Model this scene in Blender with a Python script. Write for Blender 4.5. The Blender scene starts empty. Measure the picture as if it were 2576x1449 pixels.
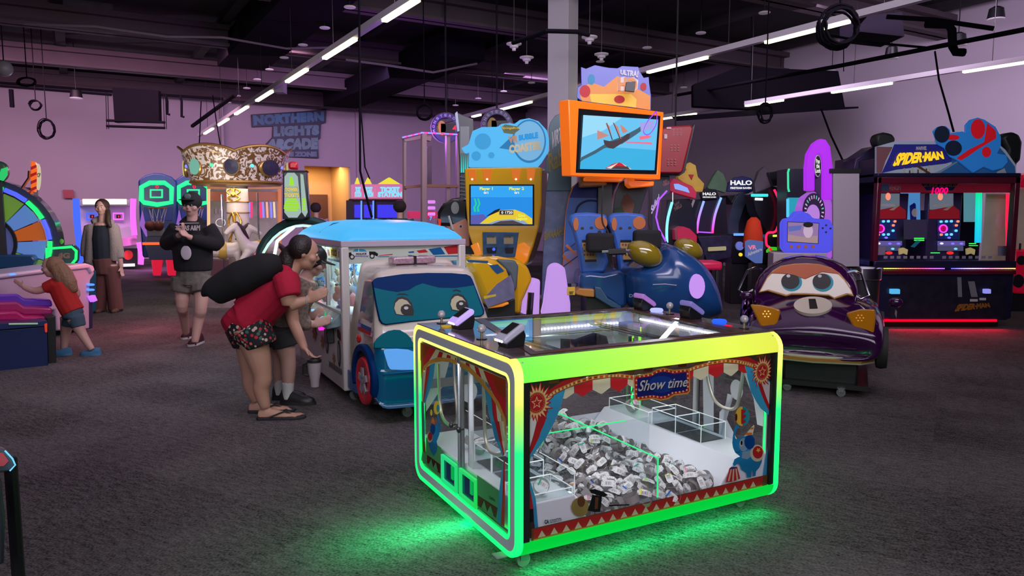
import bpy, bmesh, math, random
from mathutils import Vector, Matrix
random.seed(11)
R = math.radians
SC = bpy.context.scene
C = SC.collection
# ---------------- camera ----------------
FPX, CX, CY, CH, PIT = 1854.5, 1288.0, 724.5, 1.5, R(5.787)
cam = bpy.data.cameras.new('camera'); camo = bpy.data.objects.new('camera', cam); C.objects.link(camo)
camo.location = (0, 0, CH); camo.rotation_euler = (math.pi/2 - PIT, 0, 0)
cam.sensor_width = 36; cam.lens = FPX/2576*36; cam.clip_end = 200; cam.clip_start = 0.05
SC.camera = camo
# ---------------- world, exposure ----------------
w = bpy.data.worlds.new('world'); SC.world = w; w.use_nodes = True
w.node_tree.nodes['Background'].inputs[0].default_value = (0.30, 0.17, 0.42, 1)
w.node_tree.nodes['Background'].inputs[1].default_value = 0.09
SC.view_settings.view_transform = 'Standard'; SC.view_settings.look = 'None'
SC.view_settings.gamma = 1; SC.view_settings.exposure = 0.0; SC.view_settings.use_curve_mapping = False
SC.cycles.max_bounces = 8; SC.cycles.transparent_max_bounces = 24
SC.cycles.sample_clamp_indirect = 3.0; SC.cycles.caustics_reflective = False; SC.cycles.caustics_refractive = False
U = Vector((math.sin(R(-30.43)), math.cos(R(-30.43)), 0)); V = Vector((U.y, -U.x, 0))

def area(name, loc, look, sx, sy, col, power, spread=180):
    l = bpy.data.lights.new(name, 'AREA'); l.shape = 'RECTANGLE'; l.size = sx; l.size_y = sy; l.color = col; l.energy = power
    l.spread = R(spread)
    o = bpy.data.objects.new(name, l); C.objects.link(o); o.location = loc
    o.rotation_euler = (Vector(look) - Vector(loc)).to_track_quat('-Z', 'Y').to_euler(); return o
def point(name, loc, col, power, r=0.1):
    l = bpy.data.lights.new(name, 'POINT'); l.color = col; l.energy = power; l.shadow_soft_size = r
    o = bpy.data.objects.new(name, l); C.objects.link(o); o.location = loc; return o

# ---------------- pixel <-> place helpers ----------------
def ray(px, py):
    x = (px-CX)/FPX; y = -(py-CY)/FPX
    c, s = math.cos(PIT), math.sin(PIT)
    return Vector((x, c + y*s, -s + y*c))
def D(px, py, Y):            # the point seen at a pixel, Y metres in front
    d = ray(px, py); return Vector((0, 0, CH)) + d*(Y/d.y)
def G(px, py, z=0.0):        # the point seen at a pixel on the level z
    d = ray(px, py); return Vector((0, 0, CH)) + d*((z-CH)/d.z)
def onplane(px, py, p0, n):
    d = ray(px, py); o = Vector((0, 0, CH)); t = (Vector(p0)-o).dot(n)/d.dot(n); return o + d*t

# ---------------- wall washes, plus unseen fill lights added to brighten the hall ----------------
area('wash_far_left', (-10.0, 16.0, 4.9), (-10.8, 20.2, 2.0), 11, 0.8, (1.0, 0.54, 0.78), 330, 120)
area('wash_far_mid', (-2.0, 19.6, 4.9), (-3.4, 24.5, 2.4), 8, 0.8, (0.80, 0.48, 1.0), 210, 120)
area('wash_right', (6.8, 12.2, 4.9), (9.5, 15.5, 2.6), 9, 0.8, (0.84, 0.66, 0.93), 160, 120)
area('wash_right_near', (9.8, 7.5, 4.9), (12.5, 10.5, 2.9), 7, 0.8, (0.86, 0.64, 0.90), 100, 120)
area('hall_fill', (-1, 6.0, 5.2), (-1, 6.2, 0), 10, 10, (0.92, 0.74, 1.0), 80, 110)  # added general fill from above
area('near_fill', (0.5, -2.5, 3.6), (0.8, 4.0, 0.6), 6, 3, (0.95, 0.90, 1.0), 95, 110)  # added soft fill from behind the camera
area('mid_fill', (2.0, 3.5, 4.6), (-0.6, 12, 1.9), 6, 1.2, (0.96, 0.84, 1.0), 150, 110)  # added fill to brighten the middle of the hall
area('left_fill', (0.5, 9.5, 4.0), (-6.0, 10.0, 1.0), 5, 1.0, (1.0, 0.72, 0.92), 70, 120)  # added sideways fill for the left machines and people


# ---------------- materials ----------------
MATS = {}
def mat(name, col, rough=0.5, metal=0.0, emit=0.0, ecol=None, coat=0.0, noise=None, spec=0.5, trans=0.0, bump=None, sheen=0.0):
    """noise=(scale, amount) varies the base colour of the thing itself; bump=(scale,strength)."""
    if name in MATS: return MATS[name]
    m = bpy.data.materials.new(name); m.use_nodes = True; MATS[name] = m
    nt = m.node_tree; b = nt.nodes['Principled BSDF']
    c = (*col, 1)
    b.inputs['Base Color'].default_value = c; b.inputs['Roughness'].default_value = rough; b.inputs['Metallic'].default_value = metal
    b.inputs['Specular IOR Level'].default_value = spec; b.inputs['Coat Weight'].default_value = coat
    b.inputs['Coat Roughness'].default_value = 0.05
    b.inputs['Transmission Weight'].default_value = trans
    b.inputs['Sheen Weight'].default_value = sheen
    if emit:
        b.inputs['Emission Color'].default_value = (*(ecol or col), 1); b.inputs['Emission Strength'].default_value = emit
    tc = None
    if noise or bump: tc = nt.nodes.new('ShaderNodeTexCoord')
    if noise:
        n = nt.nodes.new('ShaderNodeTexNoise'); n.inputs['Scale'].default_value = noise[0]; n.inputs['Detail'].default_value = 4
        nt.links.new(tc.outputs['Object'], n.inputs['Vector'])
        mx = nt.nodes.new('ShaderNodeMix'); mx.data_type = 'RGBA'; a = noise[1]
        mx.inputs[6].default_value = (*[max(0, v*(1-a)) for v in col], 1); mx.inputs[7].default_value = (*[min(1, v*(1+a)) for v in col], 1)
        nt.links.new(n.outputs['Fac'], mx.inputs[0]); nt.links.new(mx.outputs[2], b.inputs['Base Color'])
    if bump:
        n = nt.nodes.new('ShaderNodeTexNoise'); n.inputs['Scale'].default_value = bump[0]; n.inputs['Detail'].default_value = 3
        nt.links.new(tc.outputs['Object'], n.inputs['Vector'])
        bp = nt.nodes.new('ShaderNodeBump'); bp.inputs['Strength'].default_value = bump[1]; bp.inputs['Distance'].default_value = 0.01
        nt.links.new(n.outputs['Fac'], bp.inputs['Height']); nt.links.new(bp.outputs[0], b.inputs['Normal'])
    if name.startswith('print_'):      # thin printed film lets light through
        tr = nt.nodes.new('ShaderNodeBsdfTranslucent'); tr.inputs[0].default_value = c; ms = nt.nodes.new('ShaderNodeMixShader'); ms.inputs[0].default_value = 0.35
        nt.links.new(b.outputs[0], ms.inputs[1]); nt.links.new(tr.outputs[0], ms.inputs[2]); nt.links.new(ms.outputs[0], nt.nodes['Material Output'].inputs[0])
    return m
def glow(name, col, s=1.0):          # a lit surface: lamp, neon, screen, backlit sign
    if name in MATS: return MATS[name]
    return mat(name, tuple(c*0.1 for c in col), 0.35, emit=s, ecol=col, spec=0.2)
def glass(name, tint=(1, 1, 1), refl=1.0, rough=0.02):
    if name in MATS: return MATS[name]
    m = bpy.data.materials.new(name); m.use_nodes = True; MATS[name] = m
    nt = m.node_tree; nt.nodes.clear()
    o = nt.nodes.new('ShaderNodeOutputMaterial'); t = nt.nodes.new('ShaderNodeBsdfTransparent'); g = nt.nodes.new('ShaderNodeBsdfGlossy')
    t.inputs[0].default_value = (*tint, 1); g.inputs['Roughness'].default_value = rough
    lw = nt.nodes.new('ShaderNodeLayerWeight'); lw.inputs['Blend'].default_value = 0.5
    pw_ = nt.nodes.new('ShaderNodeMath'); pw_.operation = 'POWER'; pw_.inputs[1].default_value = 4.5
    ad = nt.nodes.new('ShaderNodeMath'); ad.operation = 'MULTIPLY_ADD'; ad.inputs[1].default_value = 0.9; ad.inputs[2].default_value = 0.04
    mu = nt.nodes.new('ShaderNodeMath'); mu.operation = 'MULTIPLY'; mu.inputs[1].default_value = refl
    mx = nt.nodes.new('ShaderNodeMixShader')
    nt.links.new(lw.outputs['Facing'], pw_.inputs[0]); nt.links.new(pw_.outputs[0], ad.inputs[0]); nt.links.new(ad.outputs[0], mu.inputs[0]); nt.links.new(mu.outputs[0], mx.inputs[0]); nt.links.new(t.outputs[0], mx.inputs[1]); nt.links.new(g.outputs[0], mx.inputs[2])
    nt.links.new(mx.outputs[0], o.inputs[0]); return m
def ramp_glow(name, stops, axis=2, lo=0.0, hi=1.0, s=1.0, scale=1.0, wave=False):
    """RGB LED colours running along one axis of the object."""
    if name in MATS: return MATS[name]
    m = mat(name, (0.05, 0.05, 0.05), 0.35, emit=s); nt = m.node_tree; b = nt.nodes['Principled BSDF']
    tc = nt.nodes.new('ShaderNodeTexCoord'); sp = nt.nodes.new('ShaderNodeSeparateXYZ'); mr = nt.nodes.new('ShaderNodeMapRange')
    mr.inputs[1].default_value = lo; mr.inputs[2].default_value = hi
    cr = nt.nodes.new('ShaderNodeValToRGB'); e = cr.color_ramp.elements
    while len(e) < len(stops): e.new(0.5)
    for el, (p, c) in zip(e, stops): el.position = p; el.color = (*c, 1)
    nt.links.new(tc.outputs['Object'], sp.inputs[0]); nt.links.new(sp.outputs[axis], mr.inputs[0]); nt.links.new(mr.outputs[0], cr.inputs[0])
    nt.links.new(cr.outputs[0], b.inputs['Emission Color']); return m

# ---------------- mesh building ----------------
def rrect(x0, z0, x1, z1, r, n=5):
    pts = []
    for cx, cz, a0 in ((x1-r, z1-r, 0), (x0+r, z1-r, 90), (x0+r, z0+r, 180), (x1-r, z0+r, 270)):
        for i in range(n+1):
            a = R(a0 + 90*i/n); pts.append((cx + r*math.cos(a), cz + r*math.sin(a)))
    return pts
def ell(cx, cz, rx, rz, n=24, a0=0, a1=360):
    full = abs(a1-a0) >= 360
    return [(cx + rx*math.cos(R(a0+(a1-a0)*i/(n if full else n-1))), cz + rz*math.sin(R(a0+(a1-a0)*i/(n if full else n-1)))) for i in range(n)]
def spline(pts, n=6, closed=False):
    P = [Vector(p) for p in pts]; out = []; L = len(P)
    rng = range(L if closed else L-1)
    for i in rng:
        if closed: p0, p1, p2, p3 = P[(i-1) % L], P[i], P[(i+1) % L], P[(i+2) % L]
        else: p0, p1, p2, p3 = P[max(i-1, 0)], P[i], P[i+1], P[min(i+2, L-1)]
        for k in range(n):
            t = k/n
            out.append(tuple(0.5*((2*p1) + (p2-p0)*t + (2*p0-5*p1+4*p2-p3)*t*t + (3*p1-p0-3*p2+p3)*t**3)))
    if not closed: out.append(tuple(P[-1]))
    return out
class MB:
    def __init__(s): s.v = []; s.f = []; s.m = []; s.cur = 0
    def _a(s, vs, fs):
        o = len(s.v); s.v += [tuple(v) for v in vs]
        for f in fs: s.f.append([o+i for i in f]); s.m.append(s.cur)
        return s
    def mi(s, i): s.cur = i; return s
    def box(s, c, d, rot=None):
        hx, hy, hz = d[0]/2, d[1]/2, d[2]/2
        vs = [Vector((x, y, z)) for x in (-hx, hx) for y in (-hy, hy) for z in (-hz, hz)]
        if rot is not None: vs = [rot @ v for v in vs]
        vs = [v + Vector(c) for v in vs]
        return s._a(vs, [(0, 1, 3, 2), (4, 6, 7, 5), (0, 4, 5, 1), (2, 3, 7, 6), (0, 2, 6, 4), (1, 5, 7, 3)])
    def bb(s, x0, y0, z0, x1, y1, z1): return s.box(((x0+x1)/2, (y0+y1)/2, (z0+z1)/2), (abs(x1-x0), abs(y1-y0), abs(z1-z0)))
    def cyl(s, p0, p1, r0, r1=None, n=16):
        return s.tube([p0, p1], [r0, r0 if r1 is None else r1], n)
    def tube(s, pts, r, n=8, closed=False, flat=1.0):
        P = [Vector(p) for p in pts]; L = len(P); rs = r if isinstance(r, (list, tuple)) else [r]*L
        vs = []; up = None
        for i in range(L):
            if closed: t = (P[(i+1) % L]-P[(i-1) % L])
            else: t = P[min(i+1, L-1)]-P[max(i-1, 0)]
            if t.length < 1e-9: t = Vector((0, 0, 1))
            t.normalize()
            if up is None: up = Vector((0, 0, 1)) if abs(t.z) < 0.9 else Vector((0, 1, 0))
            a = (up - t*up.dot(t))
            if a.length < 1e-6: a = t.orthogonal()
            a.normalize(); b = t.cross(a); up = a
            for k in range(n):
                an = 2*math.pi*k/n; vs.append(P[i] + (a*math.cos(an) + b*math.sin(an)*flat)*rs[i])
        fs = []
        for i in range(L if closed else L-1):
            j = (i+1) % L
            for k in range(n): fs.append((i*n+k, i*n+(k+1) % n, j*n+(k+1) % n, j*n+k))
        if not closed: fs.append(tuple(range(n))[::-1]); fs.append(tuple((L-1)*n+k for k in range(n)))
        return s._a(vs, fs)
    def rings(s, rings, caps=True, closed=False):      # list of equally long loops
        n = len(rings[0]); vs = [p for r in rings for p in r]; fs = []
        for i in range(len(rings) if closed else len(rings)-1):
            j = (i+1) % len(rings)
            for k in range(n): fs.append((i*n+k, i*n+(k+1) % n, j*n+(k+1) % n, j*n+k))
        if caps and not closed: fs.append(tuple(range(n))[::-1]); fs.append(tuple((len(rings)-1)*n+k for k in range(n)))
        return s._a(vs, fs)
    def lathe(s, prof, c=(0, 0, 0), n=24, axis='z', a0=0, a1=360):
        full = abs(a1-a0) >= 360; m = n if full else n+1; rs = []
        for (r, h) in prof:
            ring = []
            for k in range(m):
                a = R(a0 + (a1-a0)*k/n); x, y = r*math.cos(a), r*math.sin(a)
                p = {'z': (x, y, h), 'y': (x, h, y), 'x': (h, x, y)}[axis]
                ring.append((p[0]+c[0], p[1]+c[1], p[2]+c[2]))
            rs.append(ring)
        if full:
            hollow = prof[0][0] > 0.012 and prof[-1][0] > 0.012
            return s.rings(rs, closed=hollow)
        vs = [p for r in rs for p in r]; fs = []
        for i in range(len(rs)-1):
            for k in range(m-1): fs.append((i*m+k, i*m+k+1, (i+1)*m+k+1, (i+1)*m+k))
        return s._a(vs, fs)
    def prism(s, poly, a, b, plane='xz'):              # outline extruded from a to b on the third axis
        f = {'xz': lambda p, t: (p[0], t, p[1]), 'yz': lambda p, t: (t, p[0], p[1]), 'xy': lambda p, t: (p[0], p[1], t)}[plane]
        return s.rings([[f(p, a) for p in poly], [f(p, b) for p in poly]])
    def frame(s, outer, inner, a, b, plane='xz'):      # ring shaped plate, loops of equal length
        f = {'xz': lambda p, t: (p[0], t, p[1]), 'yz': lambda p, t: (t, p[0], p[1]), 'xy': lambda p, t: (p[0], p[1], t)}[plane]
        return s.rings([[f(p, a) for p in outer], [f(p, b) for p in outer], [f(p, b) for p in inner], [f(p, a) for p in inner]], closed=True)
    def flat(s, poly, t, plane='xz'):
        f = {'xz': lambda p: (p[0], t, p[1]), 'yz': lambda p: (t, p[0], p[1]), 'xy': lambda p: (p[0], p[1], t)}[plane]
        return s._a([f(p) for p in poly], [tuple(range(len(poly)))])
    def ball(s, c, r, n=12, sq=(1, 1, 1)):
        rs = [[(c[0]+r*sq[0]*math.sin(math.pi*i/n)*math.cos(2*math.pi*k/(2*n)), c[1]+r*sq[1]*math.sin(math.pi*i/n)*math.sin(2*math.pi*k/(2*n)),
                c[2]-r*sq[2]*math.cos(math.pi*i/n)) for k in range(2*n)] for i in range(1, n)]
        return s.rings(rs)
    def xf(s, M):
        s.v = [tuple(M @ Vector(v)) for v in s.v]; return s
    def build(s, name, mats, parent=None, bevel=0, smooth=40, sub=0, recalc=True, solid=0, remesh=0, smit=0, seg=2):
        me = bpy.data.meshes.new(name); me.from_pydata(s.v, [], s.f)
        if not isinstance(mats, (list, tuple)): mats = [mats]
        for m in mats: me.materials.append(m)
        me.polygons.foreach_set('material_index', s.m)
        if recalc:
            bm = bmesh.new(); bm.from_mesh(me); bmesh.ops.recalc_face_normals(bm, faces=bm.faces); bm.to_mesh(me); bm.free()
        if smooth:
            me.shade_smooth()
            if smooth < 180: me.set_sharp_from_angle(angle=R(smooth))
        o = bpy.data.objects.new(name, me); C.objects.link(o); o.parent = parent
        if bevel:
            md = o.modifiers.new('b', 'BEVEL'); md.width = bevel; md.segments = seg; md.limit_method = 'ANGLE'; md.angle_limit = R(30)
        if solid: md = o.modifiers.new('t', 'SOLIDIFY'); md.thickness = solid
        if remesh:
            md = o.modifiers.new('r', 'REMESH'); md.mode = 'VOXEL'; md.voxel_size = remesh; md.use_smooth_shade = True
        if smit: md = o.modifiers.new('s', 'SMOOTH'); md.iterations = smit; md.factor = 0.5
        if sub: md = o.modifiers.new('u', 'SUBSURF'); md.levels = sub; md.render_levels = sub
        return o
def tag(o, label=None, cat=None, group=None, kind=None):
    if label: o['label'] = label
    if cat: o['category'] = cat
    if group: o['group'] = group
    if kind: o['kind'] = kind
    return o
class Thing:
    """an Empty at the base of a thing; local x to the right of its front, y into it, z up"""
    def __init__(s, name, label, cat, loc, rot=0.0, group=None):
        o = bpy.data.objects.new(name, None); C.objects.link(o); o.empty_display_size = 0.2
        o.location = loc; o.rotation_euler = (0, 0, rot); s.o = o; s.loc = Vector(loc); s.rot = rot
        s.M = Matrix.Translation(s.loc) @ Matrix.Rotation(rot, 4, 'Z'); s.I = s.M.inverted(); tag(o, label, cat, group)
    def f(s, px, py, y=0.0):     # pixel -> (x, z) on the plane local y = const
        n = (s.M.to_3x3() @ Vector((0, 1, 0))); q = s.I @ onplane(px, py, s.M @ Vector((0, y, 0)), n); return (q.x, q.z)
    def sd(s, px, py, x=0.0):    # pixel -> (y, z) on the plane local x = const
        n = (s.M.to_3x3() @ Vector((1, 0, 0))); q = s.I @ onplane(px, py, s.M @ Vector((x, 0, 0)), n); return (q.y, q.z)
    def tp(s, px, py, z=0.0):    # pixel -> (x, y) on the level local z
        q = s.I @ G(px, py, s.loc.z+z); return (q.x, q.y)
    def fp(s, pts, y=0.0): return [s.f(a, b, y) for a, b in pts]
    def sp(s, pts, x=0.0): return [s.sd(a, b, x) for a, b in pts]
def art(name, parent, items, t, plane='xz', dt=-0.0006, label=None):
    """printed artwork: flat coloured shapes in one mesh, later ones on top"""
    mb = MB(); ms = []
    for i, (poly, m) in enumerate(items):
        if m not in ms: ms.append(m)
        mb.mi(ms.index(m)).flat(poly, t + dt*(i+1), plane)
    o = mb.build(name, ms, parent, smooth=0, recalc=False); tag(o, label); return o
_tc = {}
def textmesh(s, bold=0.0, shear=0.0):
    k = (s, bold, shear)
    if k in _tc: return _tc[k]
    cu = bpy.data.curves.new('lettering', 'FONT'); cu.body = s; cu.offset = bold; cu.shear = shear; cu.resolution_u = 3; cu.space_line = 0.8
    cu.align_x = 'CENTER'
    o = bpy.data.objects.new('lettering', cu); C.objects.link(o); bpy.context.view_layer.update()
    me = bpy.data.meshes.new_from_object(o.evaluated_get(bpy.context.evaluated_depsgraph_get()))
    vs = [(v.co.x, v.co.y) for v in me.vertices]; fs = [tuple(p.vertices) for p in me.polygons]
    bpy.data.objects.remove(o); bpy.data.curves.remove(cu); bpy.data.meshes.remove(me)
    x0 = min(v[0] for v in vs); x1 = max(v[0] for v in vs); y0 = min(v[1] for v in vs); y1 = max(v[1] for v in vs)
    vs = [((x-x0)/(x1-x0), (y-y0)/(y1-y0)) for x, y in vs]
    _tc[k] = (vs, fs); return _tc[k]
def lettering(name, parent, s, quad, t, m, plane='xz', bold=0.0, shear=0.0, th=0.0, warp=None, label=None, mb=None):
    """flat letters filling quad=(bl,br,tr,tl) of 2D points in the given plane"""
    vs, fs = textmesh(s, bold, shear); bl, br, tr, tl = [Vector(q) for q in quad]; own = mb is None; mb = mb or MB()
    f = {'xz': lambda p, q: (p[0], q, p[1]), 'yz': lambda p, q: (q, p[0], p[1]), 'xy': lambda p, q: (p[0], p[1], q)}[plane]
    def pos(u, v):
        if warp: u, v = warp(u, v)
        return (bl*(1-u)+br*u)*(1-v) + (tl*(1-u)+tr*u)*v
    mb._a([f(pos(u, v), t) for u, v in vs], fs)
    if not own: return mb
    o = mb.build(name, m, parent, smooth=0, recalc=False, solid=th); tag(o, label); return o
def q4(x0, z0, x1, z1): return ((x0, z0), (x1, z0), (x1, z1), (x0, z1))
def copy_tree(o, parent=None):
    c = o.copy(); C.objects.link(c); c.parent = parent
    for ch in list(o.children): copy_tree(ch, c)
    return c
# common materials
BLK = mat('black_plastic', (0.012, 0.012, 0.014), 0.4); BLKG = mat('black_gloss', (0.01, 0.01, 0.012), 0.12)
WHT = mat('white_paint', (0.75, 0.75, 0.77), 0.35); GRY = mat('grey_paint', (0.2, 0.21, 0.23), 0.45)
CHR = mat('chrome', (0.75, 0.75, 0.78), 0.15, 1.0); STL = mat('steel', (0.45, 0.45, 0.47), 0.35, 1.0)
RUB = mat('rubber', (0.02, 0.02, 0.02), 0.7); GL = glass('clear_glass'); GLW = glass('weak_glass', refl=0.5)
def _pt(T, px, py, P0, N):
    Nw = T.M.to_3x3() @ Vector(N); return T.I @ onplane(px, py, T.M @ Vector(P0), Nw)
def art3(T, name, items, P0, N, dt=0.0005, parent=None, label=None, start=1):
    """flat printed shapes traced on a tilted plane through P0 with outward normal N (local)"""
    n = Vector(N).normalized(); mb = MB(); ms = []
    for i, (pts, m) in enumerate(items):
        if m not in ms: ms.append(m)
        P = [_pt(T, a, b, P0, N) + n*dt*(i+start) for a, b in pts]; mb.mi(ms.index(m))._a(P, [tuple(range(len(P)))])
    o = mb.build(name, ms, parent or T.o, smooth=0, recalc=False); tag(o, label); return o
def slab3(T, name, pts, m, P0, N, th, parent=None, bevel=0.0, front=0.0, label=None, smooth=40):
    """a plate with the traced outline, real thickness th behind the plane"""
    n = Vector(N).normalized(); P = [_pt(T, a, b, P0, N) for a, b in pts]
    mb = MB().rings([[p + n*front for p in P], [p - n*(th-front) for p in P]]); o = mb.build(name, m, parent or T.o, bevel=bevel, smooth=smooth); tag(o, label); return o
def frame3(T, name, outer, inner, m, P0, N, th, parent=None, front=0.0, bevel=0.0):
    n = Vector(N).normalized(); O = [_pt(T, a, b, P0, N) for a, b in outer]; I = [_pt(T, a, b, P0, N) for a, b in inner]
    return MB().rings([[p + n*front for p in O], [p - n*(th-front) for p in O], [p - n*(th-front) for p in I], [p + n*front for p in I]], closed=True).build(name, m, parent or T.o, bevel=bevel)
def text3(T, name, s, quad, m, P0, N, off=0.004, bold=0.02, shear=0.0, parent=None, th=0.0, warp=None):
    n = Vector(N).normalized(); bl, br, tr, tl = [_pt(T, a, b, P0, N) + n*off for a, b in quad]; vs, fs = textmesh(s, bold, shear)
    if warp: vs = [warp(u, v) for u, v in vs]
    return MB()._a([(bl*(1-u)+br*u)*(1-v) + (tl*(1-u)+tr*u)*v for u, v in vs], fs).build(name, m, parent or T.o, smooth=0, recalc=False, solid=th)
def tube3(T, name, pts, m, P0, N, r, closed=False, off=0.0, parent=None, n=6, sp=0):
    nn = Vector(N).normalized(); P = [_pt(T, a, b, P0, N) + nn*off for a, b in pts]
    if sp: P = spline(P, sp, closed)
    return MB().tube(P, r, n, closed).build(name, m, parent or T.o)
def sheet3(T, name, pts, m, P0, N, off=0.001, parent=None):
    return art3(T, name, [(pts, m)], P0, N, off, parent)
# ================= THE SETTING =================
def M_floor():
    m = bpy.data.materials.new('carpet'); m.use_nodes = True; nt = m.node_tree; b = nt.nodes['Principled BSDF']; N = nt.nodes.new; Lk = nt.links.new
    b.inputs['Roughness'].default_value = 0.95; b.inputs['Specular IOR Level'].default_value = 0.1
    tc = N('ShaderNodeTexCoord'); mp = N('ShaderNodeMapping'); mp.inputs['Rotation'].default_value = (0, 0, R(30.43)); Lk(tc.outputs['Object'], mp.inputs[0])
    # carpet tiles: each tile its own streak direction and tone
    br = N('ShaderNodeTexBrick'); br.offset = 0.5; br.inputs['Scale'].default_value = 1.0; br.inputs['Brick Width'].default_value = 1.0
    br.inputs['Row Height'].default_value = 0.5; br.inputs['Mortar Size'].default_value = 0.0; br.inputs['Color1'].default_value = (0.35, 0.35, 0.35, 1); br.inputs['Color2'].default_value = (0.65, 0.65, 0.65, 1)
    Lk(mp.outputs[0], br.inputs[0])
    s1 = N('ShaderNodeMapping'); s1.inputs['Scale'].default_value = (3, 9, 1); Lk(mp.outputs[0], s1.inputs[0])
    n1 = N('ShaderNodeTexNoise'); n1.inputs['Scale'].default_value = 4.5; n1.inputs['Detail'].default_value = 6; n1.inputs['Roughness'].default_value = 0.7; Lk(s1.outputs[0], n1.inputs[0])
    n2 = N('ShaderNodeTexNoise'); n2.inputs['Scale'].default_value = 90; n2.inputs['Detail'].default_value = 2; Lk(tc.outputs['Object'], n2.inputs[0])
    n3 = N('ShaderNodeTexNoise'); n3.inputs['Scale'].default_value = 1.1; n3.inputs['Detail'].default_value = 5; Lk(tc.outputs['Object'], n3.inputs[0])
    def mth(op, a, bb):
        k = N('ShaderNodeMath'); k.operation = op
        for i, q in enumerate((a, bb)):
            if isinstance(q, (int, float)): k.inputs[i].default_value = q
            else: Lk(q, k.inputs[i])
        return k.outputs[0]
    t = mth('ADD', mth('MULTIPLY', n1.outputs['Fac'], 0.9), mth('MULTIPLY', n2.outputs['Fac'], 0.9))
    t = mth('ADD', t, mth('MULTIPLY', n3.outputs['Fac'], 0.5)); t = mth('ADD', t, mth('MULTIPLY', br.outputs['Color'], 0.35))
    cr = N('ShaderNodeValToRGB'); e = cr.color_ramp.elements; e[0].position = 0.45; e[0].color = (0.014, 0.012, 0.013, 1); e[1].position = 0.72; e[1].color = (0.20, 0.185, 0.18, 1)
    Lk(mth('MULTIPLY', t, 0.44), cr.inputs[0]); Lk(cr.outputs[0], b.inputs['Base Color'])
    bp = N('ShaderNodeBump'); bp.inputs['Strength'].default_value = 0.5; bp.inputs['Distance'].default_value = 0.004; Lk(n2.outputs['Fac'], bp.inputs['Height']); Lk(bp.outputs[0], b.inputs['Normal'])
    return m
WALL = mat('painted_wall', (0.42, 0.36, 0.42), 0.85, noise=(0.8, 0.05)); WALLR = mat('painted_wall_side', (0.40, 0.35, 0.41), 0.85, noise=(0.8, 0.05))
DARK = mat('dark_ceiling_paint', (0.009, 0.007, 0.010), 0.9, noise=(1.5, 0.5)); BEAM = mat('grey_beam_paint', (0.085, 0.06, 0.075), 0.8, noise=(2, 0.2))
ZC = 5.75
PF = G(340, 652); CORN = onplane(1290, 560, PF, U); CORN.z = 0          # far wall plane and its right corner
FLOOR = M_floor()
def struct(mb, name, m, **k):
    o = mb.build(name, m, None, **k); o['kind'] = 'structure'; return o
mb = MB().bb(-24, -4, -0.1, 24, 34, 0); struct(mb, 'floor', FLOOR, smooth=0)
mb = MB().bb(-24, -4, ZC, 24, 34, ZC+0.1); struct(mb, 'ceiling', DARK, smooth=0)
def wv(a, u, z): return Vector((PF.x, PF.y, 0)) + V*a + U*u + Vector((0, 0, z))       # room coordinates anchored on the far wall
def rbox(mb, a0, a1, u0, u1, z0, z1):
    vs = [wv(a, u, z) for a in (a0, a1) for u in (u0, u1) for z in (z0, z1)]
    return mb._a(vs, [(0, 1, 3, 2), (4, 6, 7, 5), (0, 4, 5, 1), (2, 3, 7, 6), (0, 2, 6, 4), (1, 5, 7, 3)])
def wa(px, py=500):      # distance along the far wall of what is seen at a pixel
    return (onplane(px, py, PF, U) - Vector((PF.x, PF.y, 0))).dot(V)
def wz(px, py): return onplane(px, py, PF, U).z
aC = wa(1290); ad0, ad1 = wa(768), wa(882); zd = wz(825, 419)
mb = MB(); rbox(mb, -14, ad0, 0, 0.2, 0, ZC); rbox(mb, ad0, ad1, 0, 0.2, zd, ZC); rbox(mb, ad1, aC+0.2, 0, 0.2, 0, ZC)
struct(mb, 'wall_back', WALL, smooth=0)
mb = MB(); rbox(mb, aC, aC+0.2, -24, 0, 0, ZC); struct(mb, 'wall_right', WALLR, smooth=0)
mb = MB(); rbox(mb, wa(897), wa(913), -0.10, 0, 0, ZC); struct(mb, 'trim_1', WALL, smooth=0)
mb = MB(); rbox(mb, wa(560), wa(566), -0.25, 0, 0, ZC); struct(mb, 'trim_2', WALL, smooth=0)
# warm lit room beyond the doorway
WARM = mat('warm_wall', (0.62, 0.42, 0.22), 0.8)
mb = MB(); rbox(mb, ad0-2.5, ad1+1.5, 2.6, 2.7, 0, 3.4); rbox(mb, ad1+0.05, ad1+0.15, 0.2, 2.6, 0, 3.4); rbox(mb, ad0-2.5, ad0-2.4, 0.2, 2.6, 0, 3.4); rbox(mb, ad0-2.5, ad1+1.5, 0.2, 2.6, 3.4, 3.45)
struct(mb, 'wall_doorway_room', WARM, smooth=0)
q = wv((ad0+ad1)/2, 1.3, 3.3); area('doorway_lamp', q, q - Vector((0, 0, 1)), 1.5, 1.0, (1, 0.62, 0.25), 75)
mb = MB(); rbox(mb, wa(783)+0.4, wa(783)+1.35, 2.5, 2.6, 0, 2.25); struct(mb, 'door_1', mat('brown_door', (0.10, 0.045, 0.02), 0.4), smooth=0)
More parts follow.
